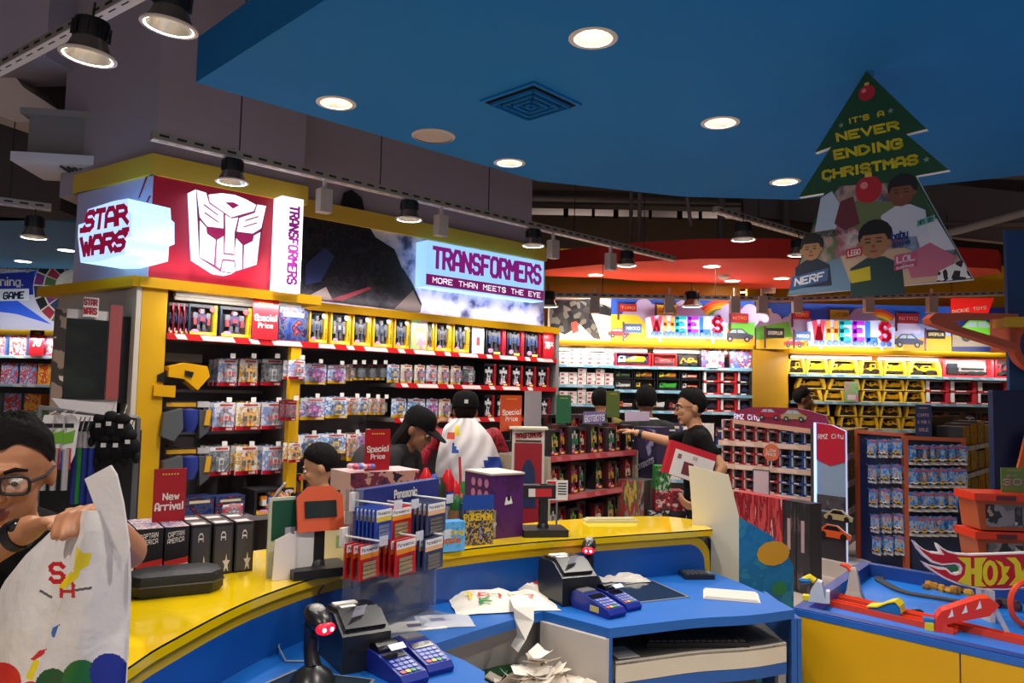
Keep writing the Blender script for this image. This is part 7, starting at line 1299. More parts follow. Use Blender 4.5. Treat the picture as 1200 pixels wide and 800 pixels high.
def kid(x, y, s, hair, skin, top):
    u_, z_ = TR.uz(x, y); k = MB(); k.face([(u_ + a * s, -.004, z_ + b * s) for a, b in ((-.09, -.2), (.1, -.2), (.09, -.09), (.03, -.055), (-.03, -.055), (-.09, -.09))], M(top, .45)); disc(k, u_, z_ + .025 * s, .062 * s, -.0042, M(hair, .45), 16); disc(k, u_ - .005 * s, z_ - .005 * s, .05 * s, -.0045, M(skin, .45), 16, .055 * s); k.face([(u_ + a * s, -.0048, z_ + b * s) for a, b in ((-.055, .03), (.05, .03), (.045, .06), (.0, .075), (-.045, .06))], M(hair, .45))
    for e in (-.026, .014): k.face([(u_ + (e - .01) * s, -.005, z_ - .001 * s), (u_ + (e + .01) * s, -.005, z_ - .001 * s), (u_ + (e + .008) * s, -.005, z_ + .004 * s), (u_ + (e - .008) * s, -.005, z_ + .004 * s)], M('#1a1210', .45)); k.face([(u_ + (e - .012) * s, -.005, z_ + .013 * s), (u_ + (e + .012) * s, -.005, z_ + .013 * s), (u_ + (e + .01) * s, -.005, z_ + .017 * s), (u_ + (e - .01) * s, -.005, z_ + .017 * s)], M(hair, .45))
    disc(k, u_ - .006 * s, z_ - .014 * s, .007 * s, -.005, M('#8a5238', .45), 8); k.face([(u_ + a * s, -.005, z_ + b * s) for a, b in ((-.02, -.03), (.009, -.03), (.004, -.037), (-.015, -.037))], M('#8a3a34', .45)); disc(k, u_ - .055 * s, z_ - .005 * s, .012 * s, -.0044, M(skin, .45), 8); disc(k, u_ + .046 * s, z_ - .005 * s, .012 * s, -.0044, M(skin, .45), 8)
    k.build('printed_child', t)
kid(1026, 284, 1.15, '#16120f', '#a8744e', '#1f3c3a'); kid(1058, 226, .95, '#1c1412', '#7a4a30', '#c8ccd8'); kid(952, 292, .85, '#1a1412', '#b8845c', '#20263c')
YT2 = M('#d8c81a', .45)
for s, c in (("IT'S A", ((995, 146), (1037, 136), (1036, 129), (994, 139))), ('NEVER', ((981, 167), (1055, 152), (1053, 141), (979, 156))), ('ENDING', ((978, 188), (1059, 174), (1058, 161), (976, 176))), ('CHRISTMAS', ((964, 212), (1077, 193), (1076, 180), (963, 200)))):
    k = MB(); textq(k, s, tp(c), -.004, YT2, 2.0, 1.5); k.build('lettering', t)
for s, c, m, pl, b in (('NERF', ((931, 336), (966, 328), (967, 318), (932, 326)), '#e8e8f0', '#3a5a8a', 1.5), ('LEGO', ((994, 301), (1009, 298), (1009, 291), (994, 294)), '#f0ece8', '#c0181c', 1.05), ('FROZEN II', ((962, 279), (994, 274), (994, 268), (962, 273)), '#22304a', None, .9), ('baby', ((1045, 283), (1065, 278), (1065, 268), (1045, 273)), '#223a8a', None, 1.3), ('alive', ((1046, 291), (1067, 286), (1067, 279), (1046, 284)), '#223a8a', None, 1.3), ('HEY, SIS!', ((1077, 264), (1094, 259), (1094, 254), (1077, 259)), '#12201e', '#6ab8a8', 1.1), ('LOL', ((1051, 309), (1073, 305), (1073, 297), (1051, 301)), '#e8d0dc', '#c0587a', 1.4), ('SURPRISE', ((1051, 316), (1072, 312), (1072, 309), (1051, 313)), '#f0dce4', '#c0386a', 1.2)):
    cs = tp(c)
    if pl:
        mu = sum(q[0] for q in cs) / 4; mz = sum(q[1] for q in cs) / 4; k = MB(); k.face([(mu + (a - mu) * 1.25, -.0055, mz + (b_ - mz) * 1.5) for a, b_ in cs], M(pl, .45)); k.build('logo_plate', t)
    k = MB(); textq(k, s, cs, -.0065, M(m, .45), b, 1.4); k.build('lettering', t)
patch('picture_patch', [(996, 318), (1020, 312), (1021, 328), (998, 332)], '#c8b41a', -.0052)
for x, y in ((986, 147), (1044, 130), (1086, 187), (972, 211)): k = MB(); u_, z_ = TR.uz(x, y); star(k, u_, z_, .014, -.004, M('#8aa08a', .5)); k.build('snowflake', t)
for u_ in (TR.uz(1012, 100)[0], TR.uz(1022, 100)[0]): MB().tube([(u_, .015, TR.uz(1015, 90)[1] - .02), (u_, .015, 3.06)], .002, STEEL, 5).build('hanging_wire', t)
# ---- toys in front of the corner panel, left
SS, wS = seg(dep(64, 420, 4.15), dep(150, 420, 4.4)); fs = lambda *p: SS.uz(*p)
t = fthing('video_stand', 'white film toy stand with a dark screen below the film sign', 'stand', SS); x0, x1 = fs(66, 400)[0], fs(141, 400)[0]; zb, zt = fs(100, 472)[1], fs(100, 363)[1]
MB().box(x0, x1, 0, .08, zb - .1, zt, M('#cdc6c4', .4)).build('front_board', t); MB().box(x0 + .1, x0 + .3, .08, .3, 0, zb, M('#3a3638', .5)).build('post', t); MB().box(x0, x1 + .1, .06, .4, 0, .04, DGREY).build('foot', t)
MB().box(x0 + .04, x1 - .07, -.012, 0, fs(100, 468)[1], fs(100, 374)[1], art(('#0c100e', '#121612', '#0b0d0d', '#1a2414', '#101410'), 2., (1, 1, 2.5), .12, const=False)).build('screen', t)
MB().box(x1 - .065, x1, -.015, 0, zb + .02, zt + .04, M('#9a4a4a', .45)).build('red_side_print', t); MB().box(x0 - .015, x0 + .04, -.014, 0, zb - .1, zt, art(('#6a5448', '#8a7464', '#3a302c', '#c8b8a8'), 5.)).build('brown_side_print', t); MB().box(x1, x1 + .05, .0, .1, zb, zt - .02, BLACK).build('black_edge', t)
hd = MB().box(fs(96, 372)[0], fs(114, 372)[0], -.02, -.012, fs(100, 371)[1], fs(100, 348)[1], M('#e4dcdc', .45)).build('title_card', t); k = MB(); text(k, 'STAR', fs(96.5, 362)[0], fs(113, 362)[0], fs(100, 358)[1], fs(100, 350)[1], -.021, M('#b82a34', .5), 1.5); text(k, 'WARS', fs(96.5, 362)[0], fs(113, 362)[0], fs(100, 368.5)[1], fs(100, 360)[1], -.021, M('#b82a34', .5), 1.5); k.build('lettering', hd)
# light-stick toys hung in front
GS = Frame(*(lambda p: (p.x, p.y))(dep(45, 500, 3.7)), 12); t = fthing('hanging_rack', 'dark wire rack carrying light-stick toys and plush under the screen', 'rack', GS); xa, xb = GS.uz(40, 500)[0], GS.uz(158, 500)[0]
MB().tube([(xa, .05, GS.uz(60, 478)[1]), (xb, .05, GS.uz(150, 490)[1])], .012, STEEL, 8).build('rail', t); MB().tube([(xa, .05, 0), (xa, .05, GS.uz(60, 478)[1])], .014, STEEL, 8).build('upright', t); MB().tube([(xb, .05, 0), (xb, .05, GS.uz(150, 490)[1])], .014, STEEL, 8).build('upright', t); MB().box(xa, xb, -.1, .3, 0, .06, DGREY).build('foot', t); MB().box(xa, xb, .12, .14, .06, GS.uz(150, 505)[1], M('#1a181a', .7)).build('dark_board', t)
hc = MB(); hc.prism([GS.uz(*p, -.1) for p in ((60, 466), (127, 473), (122, 486), (70, 478))], -.1, -.095, M('#d8d2d4', .45)); hc.build('sloping_sign', t)
for i, (x, c) in enumerate(((49, '#2a4ab8'), (61, '#2a4ab8'), (74, '#2a4ab8'))):
    u_, z1 = GS.uz(x, 486, -.06); z0 = GS.uz(x, 545, -.06)[1]; zl = GS.uz(x, 574, -.06)[1]; o = fthing('toy_sword', 'light-stick toy on a tall white card, %s from the man' % ORD[i], 'toy', GS, u_, -.06, zl, 'carded light-sticks'); h = z1 - zl; hc_ = z0 - zl
    MB().prism([(0, hc_ + .0), (.03, hc_ - .03), (.06, hc_ + .05), (.07, h - .03), (.05, h), (.01, h), (-.01, h - .1)], 0, .004, M('#e2dedc', .4)).build('card', o); MB().prism([(.004, h - .09), (.058, h - .07), (.05, h - .13), (.004, h - .14)], -.002, 0, M('#6aa82a', .4)).build('green_print', o); MB().box(.01, .05, -.002, 0, h - .06, h - .04, INK).build('print_mark', o); MB().box(-.0, .02, -.003, 0, hc_ - .02, hc_ + .07, M(c, .4)).build('blue_print', o); MB().box(.022, .045, -.003, 0, hc_ - .02, hc_ + .08, M('#b82a24', .4)).build('red_print', o); MB().tube([(.025, -.01, 0), (.025, -.01, h - .16)], .014, M('#c8c4c4', .3, .5), 10).build('handle', o, True); MB().tube([(.03, 0, h), (.03, .11, h + .02)], .003, STEEL, 5).build('hook', o)
for i, (x, c) in enumerate(((90, '#1c2a78'), (95, '#1f7a2e'), (101, '#1c2a78'), (109, '#1f2f80'))):
    u_, z1 = GS.uz(x, 506, .0); zl = GS.uz(x, 590, .0)[1]; o = fthing('toy_sword', '%s telescopic light-stick hanging loose on the rack, %s past the cards' % (('blue', 'green')[i == 1], ORD[i]), 'toy', GS, u_, .0, zl, 'loose light-sticks'); h = z1 - zl; MB().tube([(0, 0, 0), (0, 0, h * .78)], .016, M(c, .35), 10).build('blade', o, True); MB().tube([(0, 0, h * .78), (0, 0, h)], .018, M('#b8b4b4', .25, .6), 10).build('grip', o, True); MB().tube([(0, 0, h), (0, .05, h + .07)], .003, STEEL, 5).build('hook', o)
for i, (x, y) in enumerate(((118, 505), (130, 503), (144, 506), (124, 528), (138, 528), (152, 524))):
    u_, z_ = GS.uz(x, y, .0); o = fthing('plush_toy', 'black plush toy hanging on the rack by the yellow post, %s of the dark bunch' % ORD[i], 'toy', GS, u_, .0, z_, 'black plush toys'); mb = MB(); mb.ell((0, 0, 0), (.05, .045, .055), M('#121113', .85), 12, 8); mb.build('body', o, True); MB().ell((0, -.01, .06), (.035, .032, .032), M('#161517', .85), 10, 8).build('head', o, True)
    for s in (-1, 1): MB().ell((.035 * s, -.01, -.05), (.016, .018, .03), M('#171618', .85), 8, 6).build('foot', o, True)
    MB().box(-.01, .012, -.05, -.046, .02, .04, M('#cfcac8', .5)).build('tag', o); MB().tube([(0, 0, .09), (0, .05, .13)], .003, STEEL, 5).build('hook', o)
# toy crates in the gap at the far left
o = thing('toy_box', 'green and white toy farm box on a low display in the far gap', 'toy', dep(46, 540, 5.2) - Vector((.2, 0, .0))); o.location.z = dep(46, 545, 5.2).z; MB().box(0, .34, 0, .2, 0, .26, M('#8a8a80', .5), front=art(('#7a8a5a', '#c8c4b8', '#5a7a3a', '#e0dcd4', '#8a9a6a', '#a85a3a'), 4.)).build('carton', o); k = MB(); text(k, 'unkymals', .02, .28, .3, .335, -.002, M('#3a6a3a', .5), 1.); MB().box(0, .3, 0, .01, .26, .36, M('#5a7a3e', .5)).build('header_card', o); k.build('lettering', o)
o2 = thing('low_plinth', 'pale display plinth under the toy farm box', 'plinth', (o.location.x - .3, 5.15, 0)); MB().box(0, 1.0, 0, .5, 0, o.location.z - .001, M('#9a948e', .6)).build('body', o2)
# ================================================================ people
import numpy as np
def blob(name, prims, voxel, parent, smooth=2):
    """one continuous skin from overlapping capsules and ellipsoids, coloured by the nearest of them"""
    mb = MB(); dm = list(dict.fromkeys(p[-1] for p in prims))
    for p in prims:
        if p[0] == 'c':
            a, ra, b, rb = Vector(p[1]), p[2], Vector(p[3]), p[4]; t = (b - a).normalized(); ref = t.cross(Vector((0, 0, 1)))
            if ref.length < .05: ref = t.cross(Vector((1, 0, 0)))
            ref.normalize(); bi = t.cross(ref); rings = []
            for c, r, s in ((a, ra, -.98), (a, ra, -.7), (a, ra, 0), (b, rb, 0), (b, rb, .7), (b, rb, .98)):
                q = r * math.sqrt(1 - s * s); rings.append([c + t * r * s + (ref * math.cos(.5236 * j) + bi * math.sin(.5236 * j)) * q for j in range(12)])
            mb.ring(rings, WHITE)
        else: mb.ell(p[1], p[2], WHITE, 14, 10, p[3] if len(p) == 5 else None)
    o = mb.build('rough'); m = o.modifiers.new('r', 'REMESH'); m.mode = 'VOXEL'; m.voxel_size = voxel
    s = o.modifiers.new('s', 'SMOOTH'); s.iterations = smooth; s.factor = .5
    me = bpy.data.meshes.new_from_object(o.evaluated_get(bpy.context.evaluated_depsgraph_get())); bpy.data.objects.remove(o)
    n = len(me.polygons); C = np.zeros(n * 3, 'f'); me.polygons.foreach_get('center', C); C = C.reshape(-1, 3); D = []
    for p in prims:
        if p[0] == 'c':
            a, b = np.array(p[1]), np.array(p[3]); ab = b - a; t = np.clip(((C - a) @ ab) / max(1e-9, ab @ ab), 0, 1); D.append(np.linalg.norm(C - a - t[:, None] * ab, axis=1) - (p[2] + (p[4] - p[2]) * t))
        else:
            q = C - np.array(p[1]); 
            if len(p) == 5: q = q @ np.array(p[3].to_3x3())
            k = np.linalg.norm(q / np.array(p[2]), axis=1); D.append((k - 1) * min(p[2]))
    idx = np.argmin(np.array(D), axis=0); mi = np.array([dm.index(p[-1]) for p in prims])[idx]
    me.materials.clear()
    for x in dm: me.materials.append(x)
    me.polygons.foreach_set('material_index', mi.astype('i')); me.polygons.foreach_set('use_smooth', np.ones(n, bool)); me.name = name; me.update()
    r = bpy.data.objects.new(name, me); col.objects.link(r); r.parent = parent; return r
SK, SK2, SK3 = M('#b47a56', .5, var=.04, scale=20), M('#c08a64', .5, var=.04, scale=20), M('#8a5a3e', .5, var=.04, scale=20)
def head(P, c, sk, yaw=0, pitch=0, roll=0, s=1.):
    H = Matrix.Translation(c) @ Matrix.Rotation(R(yaw), 4, 'Z') @ Matrix.Rotation(R(roll), 4, 'Y') @ Matrix.Rotation(R(pitch), 4, 'X'); rot = H.to_3x3().to_4x4(); lip = M('#8a4a40', .5)
    E = lambda x, r, m=sk: P.append(('e', tuple(H @ (Vector(x) * s)), tuple(q * s for q in r), rot, m)); Cc = lambda a, ra, b, rb, m=sk: P.append(('c', tuple(H @ (Vector(a) * s)), ra * s, tuple(H @ (Vector(b) * s)), rb * s, m))
    E((0, .012, .025), (.076, .095, .1)); E((0, -.03, -.04), (.06, .063, .075)); E((0, -.07, -.092), (.026, .022, .02)); Cc((0, -.09, .012), .009, (0, -.108, -.026), .013); E((.012, -.098, -.03), (.009, .009, .008)); E((-.012, -.098, -.03), (.009, .009, .008))
    E((0, -.082, .03), (.05, .014, .01)); E((.03, -.07, -.02), (.026, .022, .022)); E((-.03, -.07, -.02), (.026, .022, .022)); E((0, -.091, -.06), (.024, .009, .006), lip); E((0, -.089, -.07), (.019, .009, .006), lip)
    for x in (1, -1): E((.077 * x, .012, -.008), (.01, .02, .031))
    return H
def face_bits(root, H, s=1., brow='#15100e'):
    for x in (1, -1):
        mb = MB(); mb.T = H @ Matrix.Scale(s, 4); mb.ell((.031 * x, -.083, .008), (.014, .009, .009), M('#e8e0d8', .3), 10, 8); e = mb.build('eye', root, True); mb = MB(); mb.T = H @ Matrix.Scale(s, 4); mb.ell((.031 * x, -.0902, .003), (.0062, .003, .006), M('#1a100c', .2), 10, 6); mb.build('iris', e, True)
        mb = MB(); mb.T = H @ Matrix.Scale(s, 4); mb.tube([(.013 * x, -.095, .028), (.033 * x, -.094, .035), (.052 * x, -.078, .028)], [.004, .005, .003], M(brow, .8), 6); mb.build('eyebrow', root, True)
def hair(root, H, s=1., c='#0a0808', puff=.012, longer=0., seed=2):
    r = random.Random(seed); mb = MB(); mb.T = H @ Matrix.Scale(s, 4); n, m = 44, 14; rings = []
    for a in range(1, m + 1):
        rg = []
        for j in range(n):
            ph = 6.28319 * j / n; fy = -math.sin(ph)                     # 1 at the forehead, -1 at the nape
            lim = math.pi * (.33 + .07 * math.sin(ph * 7) * .3 if fy > .75 else .5 - (fy - .1) / .65 * .17 if fy > .1 else .58 if fy > -.25 else .72)
            th = lim * a / m; k = 1 + r.uniform(-.03, .045) * (1.3 - a / m * .8); t_ = puff * max(.12, 1 - (a / m) ** 3); x, y, z = math.sin(th) * math.cos(ph), math.sin(th) * math.sin(ph), math.cos(th)
            rg.append(((.076 + t_) * x * k, .012 + (.095 + t_) * y * k, .025 + (.1 + t_) * z * k))
        rings.append(rg)
    rings.append([(x * .93, .012 + (y - .012) * .93, z + .004) for x, y, z in rings[-1]])
    mb.ring(rings[::-1], M(c, .85, bump=.4, scale=90), True); o = mb.build('hair', root, True)
    if longer:
        k = MB(); k.T = H @ Matrix.Scale(s, 4); k.ring([[(.08 * math.cos(t), .04 + .06 * math.sin(t), .02) for t in [i * .5236 for i in range(12)]], [(.09 * math.cos(t), .06 + .06 * math.sin(t), -.1) for t in [i * .5236 for i in range(12)]], [(.075 * math.cos(t), .07 + .04 * math.sin(t), -.1 - longer) for t in [i * .5236 for i in range(12)]]], M(c, .85, bump=.3, scale=70)); k.build('long_hair', o, True)
    return o
def hand(P, w_, f, n, m, thumb=1, curl=25, s=1.):
    w_, f, n = Vector(w_), Vector(f).normalized(), Vector(n); n = (n - f * n.dot(f)).normalized(); l = f.cross(n).normalized() * thumb
    for o, L, rr in ((.028, .038, .0085), (.009, .043, .009), (-.01, .04, .0085), (-.028, .031, .0075)):
        k = w_ + f * .085 * s + l * o * s; P.append(('c', tuple(w_ + l * o * .5 * s + f * .015 * s), .015 * s, tuple(k), .0115 * s, m)); d, p = f.copy(), k
        for j, q in enumerate((1, .65, .5)):
            a = R(curl * (.6, 1.1, .9)[j]); d = (d * math.cos(a) + n * math.sin(a)).normalized(); p2 = p + d * L * q * s; P.append(('c', tuple(p), rr * s, tuple(p2), rr * .92 * s, m)); p = p2
    b = w_ + f * .03 * s + l * .028 * s; d = (f * .7 + l * .7 + n * .25).normalized(); p = b + d * .035 * s; P.append(('c', tuple(b), .014 * s, tuple(p), .011 * s, m)); d = (f * .9 + l * .25 + n * .35).normalized(); P.append(('c', tuple(p), .0105 * s, tuple(p + d * .032 * s), .009 * s, m))
def arm(P, sh, el, wr, sleeve, sk, long=False, r=1., sl_len=.75):
    sh, el, wr = Vector(sh), Vector(el), Vector(wr); P.append(('c', tuple(sh), .056 * r, tuple(sh.lerp(el, sl_len)), .05 * r, sleeve)); P.append(('c', tuple(sh.lerp(el, .5)), .041 * r, tuple(el), .037 * r, sleeve if long else sk)); P.append(('c', tuple(el), .038 * r, tuple(wr), .026 * r, sleeve if long else sk))
    if long: P.append(('c', tuple(el), .042 * r, tuple(el.lerp(wr, .9)), .033 * r, sleeve))
def torso(P, z_hip, z_sh, top_, leg, hw=.19, lean=(0, 0), shoe=M('#1c1c1e', .5), step=.0, fat=1.):
    lx, ly_ = lean; S = lambda t: (lx * t, ly_ * t); sp_ = z_sh - z_hip
    P.append(('e', (S(.8)[0], S(.8)[1], z_hip + sp_ * .8), (.165 * fat, .11 * fat, .17), top_)); P.append(('e', (S(.45)[0], S(.45)[1], z_hip + sp_ * .42), (.15 * fat, .11 * fat, .2), top_)); P.append(('e', (S(.1)[0], S(.1)[1], z_hip + .06), (.165 * fat, .115 * fat, .13), top_)); P.append(('c', (S(1)[0] - hw + .03, S(1)[1], z_sh - .01), .056, (S(1)[0] + hw - .03, S(1)[1], z_sh - .01), .056, top_)); P.append(('c', (S(1)[0] - .07, S(1)[1], z_sh + .02), .05, (S(1)[0] + .07, S(1)[1], z_sh + .02), .05, top_))
    P.append(('e', (0, 0, z_hip - .02), (.16, .112, .12), leg))
    for x in (1, -1):
        k = (.1 * x, -.02 + step * x, z_hip * .52); P.append(('c', (.085 * x, 0, z_hip - .05), .085, k, .058, leg)); P.append(('c', k, .056, (.1 * x, .015 + step * 1.3 * x, .1), .042, leg)); P.append(('c', (.1 * x, .03 + step * 1.3 * x, .05), .042, (.11 * x, -.13 + step * 1.3 * x, .038), .036, shoe))
def cap(root, H, c='#0b0b0c', yaw=0, s=1., logo=None):
    k = MB(); T = H @ Matrix.Rotation(R(yaw), 4, 'Z') @ Matrix.Scale(s, 4); k.T = T; m = M(c, .85); k.ring([[(.092 * q * math.cos(j * .2618), .012 + .107 * q * math.sin(j * .2618), z) for j in range(24)] for q, z in ((1, .035), (1.0, .07), (.9, .11), (.65, .137), (.2, .148))], m); o = k.build('cap', root, True)
    k = MB(); k.T = T; n = 10; a = [(.085 * math.cos(math.pi + math.pi * i / n), -.03 + -.005 - .0 + .06 * math.sin(math.pi + math.pi * i / n) * 1.0 - .03, .045) for i in range(n + 1)]; b = [(x * .95, y - .075 * math.sin(math.pi * i / n) - .002, .036 - .012 * math.sin(math.pi * i / n)) for i, (x, y, z) in enumerate(a)]
    k.ring([[Vector(q) for q in a] + [Vector(q) + Vector((0, 0, -.004)) for q in a[::-1]], [Vector(q) for q in b] + [Vector(q) + Vector((0, 0, -.004)) for q in b[::-1]]], m); k.build('brim', o)
    if logo: k = MB(); k.T = T; k.box(-.012, .012, .112, .122, .06, .085, M(logo, .5)); k.build('cap_emblem', o)
    return o
def person(label, px, depth, rz): p = dep(px, 500, depth); t = thing('person', label, 'person', (p.x, p.y, 0), R(rz)); t['inv'] = 1; M_ = Matrix.Translation((p.x, p.y, 0)) @ Matrix.Rotation(R(rz), 4, 'Z'); return t, (lambda x, y, d: M_.inverted() @ dep(x, y, d))
# --- staff member in black reaching towards the figures
BK = M('#0a0a0b', .85); JEAN = M('#1b1b20', .8)
t, L = person('dark-haired person in a black tee reaching towards the shelf, red box under one arm', 822, 5.3, -96)
P = []; torso(P, .9, 1.37, BK, JEAN, .185, (0, -.03)); hc = L(812, 482, 5.3); hc.x = 0; hc.z = 1.555; hc.y = -.075
P.append(('c', (0, -.03, 1.38), .056, (0, -.055, 1.47), .052, SK2)); H = head(P, hc, SK2, 8, 8)
rw = L(746, 507, 5.62); rh = L(738, 508, 5.66); re = L(783, 517, 5.52); arm(P, (-.175, -.04, 1.355), re, rw, BK, SK2); hand(P, rw, rw - re, (0, 0, -1), SK2, 1, 30)
le = L(846, 548, 5.02); lw = L(822, 595, 4.98); arm(P, (.175, -.02, 1.355), le, lw, BK, SK2, sl_len=.55); hand(P, lw, L(806, 592, 4.98) - lw, L(806, 570, 5.1) - L(806, 592, 5.0), SK2, -1, 45)
blob('body', P, .0065, t); face_bits(t, H); hair(t, H, 1., '#100e0f', .016)
k = MB(); k.T = H; [k.tube([(x * .033 + .022 * math.cos(a * .5236), -.104, .008 + .017 * math.sin(a * .5236)) for a in range(13)], .002, BLACK, 5) for x in (1, -1)]; k.tube([(.055, -.1, .012), (.08, 0, .012)], .002, BLACK, 5).tube([(-.055, -.1, .012), (-.08, 0, .012)], .002, BLACK, 5); k.build('glasses', t)
wd_ = (rw - re).normalized(); MB().tube([rw - wd_ * .045, rw - wd_ * .02], .031, BLACK, 12).build('watch_strap', t, True)
bx_ = fthing_ = None
q = dep(810, 543, 4.98); o = thing('toy_box', 'red and white printed toy box held under the staff member\'s arm', 'toy', (q.x, q.y, q.z)); o.rotation_euler = (R(-4), R(17), R(4))
o.scale = (.82, .82, .82); MB().box(-.2, .18, .0, .07, -.13, .13, M('#c01a28', .4)).build('carton', o); MB().box(-.15, .18, -.003, 0, -.13, .075, M('#ded6d0', .4)).build('front_panel', o)
for nm, a in (('printed_patch', (-.06, .02, -.1, .0, '#6a2a30')), ('printed_patch', (.02, .06, -.07, -.02, '#c8343a')), ('printed_patch', (.09, .13, -.08, -.03, '#2a2628')), ('printed_patch', (.0, .04, .03, .06, '#b8a4a4')), ('printed_patch', (-.12, -.09, .01, .045, '#8a5a5a'))): MB().box(a[0], a[1], -.005, -.003, a[2], a[3], M(a[4], .4)).build(nm, o)
# --- man seen from behind in a black cap with a white bag over his shoulder
RP = art(('#a8182a', '#8a1424', '#b82034', '#6a1020', '#a8182a'), 16., rough=.7); PANT = M('#2a2a30', .8)
t, L = person('man seen from behind in black cap and red patterned shirt with a white bag', 545, 5.25, 186)
P = []; torso(P, .86, 1.335, RP, PANT, .2, (0, -.03), fat=1.1); P.append(('c', (0, -.02, 1.33), .06, (0, -.03, 1.42), .055, SK3)); H = head(P, (0, -.03, 1.495), SK3, 0, 0)
arm(P, (-.2, -.03, 1.34), (-.33, -.1, 1.08), (-.2, -.3, 1.05), RP, SK3, sl_len=1.); hand(P, (-.2, -.3, 1.05), (.5, -1, 0), (0, 0, -1), SK3, 1, 30); arm(P, (.2, -.03, 1.34), (.33, .0, 1.1), (.22, -.05, 1.34), RP, SK3, sl_len=1.); hand(P, (.22, -.05, 1.34), (-.3, .3, 1), (-1, 0, 0), SK3, 1, 60)
blob('body', P, .009, t); face_bits(t, H); hair(t, H, 1., '#16120f', .006); cap(t, H, logo='#c8c4bc')
PL = M('#e4dede', .45)
q = dep(545, 530, 5.0); o = thing('carrier_bag', 'white carrier bag with blue and green scalloped edge slung over the capped man', 'bag', (q.x, q.y, q.z))
mb = MB(); N, K = 26, 22; grid = []
edge = [(490, 532, 556), (500, 520, 566), (512, 517, 576), (526, 514, 582), (540, 511, 587), (552, 510, 590), (562, 512, 588), (572, 518, 574), (580, 526, 556)]
def ed(py):
    for a, b in zip(edge, edge[1:]):
        if py <= b[0]: s = (py - a[0]) / (b[0] - a[0]); return a[1] + (b[1] - a[1]) * s, a[2] + (b[2] - a[2]) * s
    return edge[-1][1:]
rr = random.Random(5); pts, pix = [], []
for side in (0, 1):
    for k in range(K + 1):
        py = 490 + 90 * k / K; a, b = ed(py)
        for j in range(N + 1):
            u = j / N; x = a + (b - a) * u; d = 5.08 - .07 * math.sin(math.pi * u) * (.6 + .4 * math.sin(math.pi * k / K)) + .006 * math.sin(u * 23 + k) if not side else 5.1; w_ = dep(x, py, d); pts.append(w_ - q); pix.append((x, py))
i0 = mb.pts(pts)
def bagm(x, y):
    for cx_, cy_, r, c in ((578, 548, 13, '#1f3f9a'), (562, 563, 11, '#2a9a4a'), (548, 572, 9, '#2a9a4a'), (536, 578, 12, '#e06a2a'), (522, 574, 12, '#c82a34'), (585, 562, 12, '#1f2f6a')):
        if (x - cx_) ** 2 + (y - cy_) ** 2 < r * r: return M(c, .5)
    if 533 < x < 538 and 500 < y < 510: return M('#e8d43a', .5)
    if 524 < x < 532 and 508 < y < 516: return M('#d8503a', .5)
    if 530 < x < 537 and 516 < y < 532 and (x - 530) < (y - 514) * .5: return M('#2a5aa8', .5)
    if 536 < x < 540 and 533 < y < 566 and abs((x - 536) - (y - 533) * .1) < 2: return M('#c82a34', .5)
    return PL
st = (N + 1) * (K + 1)
for k in range(K):
    for j in range(N):
        a = i0 + k * (N + 1) + j; x, y = pix[k * (N + 1) + j]; m_ = mb.mi(bagm(x + 1, y + 2)); mb.f.append((a, a + N + 1, a + N + 2, a + 1)); mb.m.append(m_); mb.f.append((a + st, a + st + 1, a + st + N + 2, a + st + N + 1)); mb.m.append(m_)
mb.build('bag_skin', o, True)
# --- woman bent forward in a dark cap with backpack
GJ = M('#2b2a2c', .85)
t, L = person('woman in a black cap and dark jacket leaning forward beside the capped man', 441, 4.95, 72)
P = []; torso(P, .86, 1.24, GJ, PANT, .16, (0, -.2), fat=.92); P.append(('c', (0, -.2, 1.25), .05, (0, -.26, 1.33), .046, SK3)); H = head(P, (0, -.29, 1.385), SK3, 5, 28)
for x in (1, -1): arm(P, (.15 * x, -.2, 1.22), (.2 * x, -.22, .98), (.1 * x, -.42, 1.0), GJ, SK3, True, .9); hand(P, (.1 * x, -.42, 1.0), (-.2 * x, -1, .1), (0, 0, -1), SK3, x, 30)
blob('body', P, .009, t); face_bits(t, H); hair(t, H, 1., '#171210', .01, .16); cap(t, H)
p_ = MB(); p_.ell((0, .06, 1.1), (.14, .1, .19), M('#353133', .8), 16, 12); bp = p_.build('backpack', t, True); MB().box(-.03, .03, -.05, -.035, 1.16, 1.2, M('#c8202a', .6)).build('red_buckle', bp)
# --- child looking at a phone
CJ = M('#c8bca8', .8)
t, L = person('dark-haired child in a pale jacket looking down at a phone', 386, 4.15, -80)
P = []; torso(P, .64, 1.03, CJ, PANT, .14, (0, -.02), fat=.8); P.append(('c', (0, -.02, 1.04), .042, (0, -.03, 1.11), .042, SK2)); hz = EYE - (546 - 457.5) / 900 * 4.15; H = head(P, (0, -.04, hz), SK2, -4, 22, 0, .92)
for x in (1, -1): arm(P, (.13 * x, -.02, 1.01), (.17 * x, -.06, .86), (.05 * x, -.2, 1.0), CJ, SK2, True, .8); hand(P, (.05 * x, -.2, 1.0), (-.2 * x, -.5, .6), (-.6 * x, 0, .3), SK2, -x, 40, .8)
blob('body', P, .008, t); face_bits(t, H, .92); hair(t, H, .92, '#120f0f', .016)
q = L(368, 566, 4.15); M2 = Matrix.Translation(t.location) @ Matrix.Rotation(R(-80), 4, 'Z'); pw = M2 @ Vector((0, -.26, 1.07)); o = thing('mobile_phone', 'pale mobile phone held by the child', 'phone', pw, R(-80)); o.rotation_euler = (R(-35), 0, R(-80)); MB().box(-.036, .036, -.005, .005, -.07, .07, M('#b8b0b4', .3)).build('case', o); MB().box(-.032, .032, .005, .006, -.064, .064, M('#1a1c22', .1)).build('screen', o)
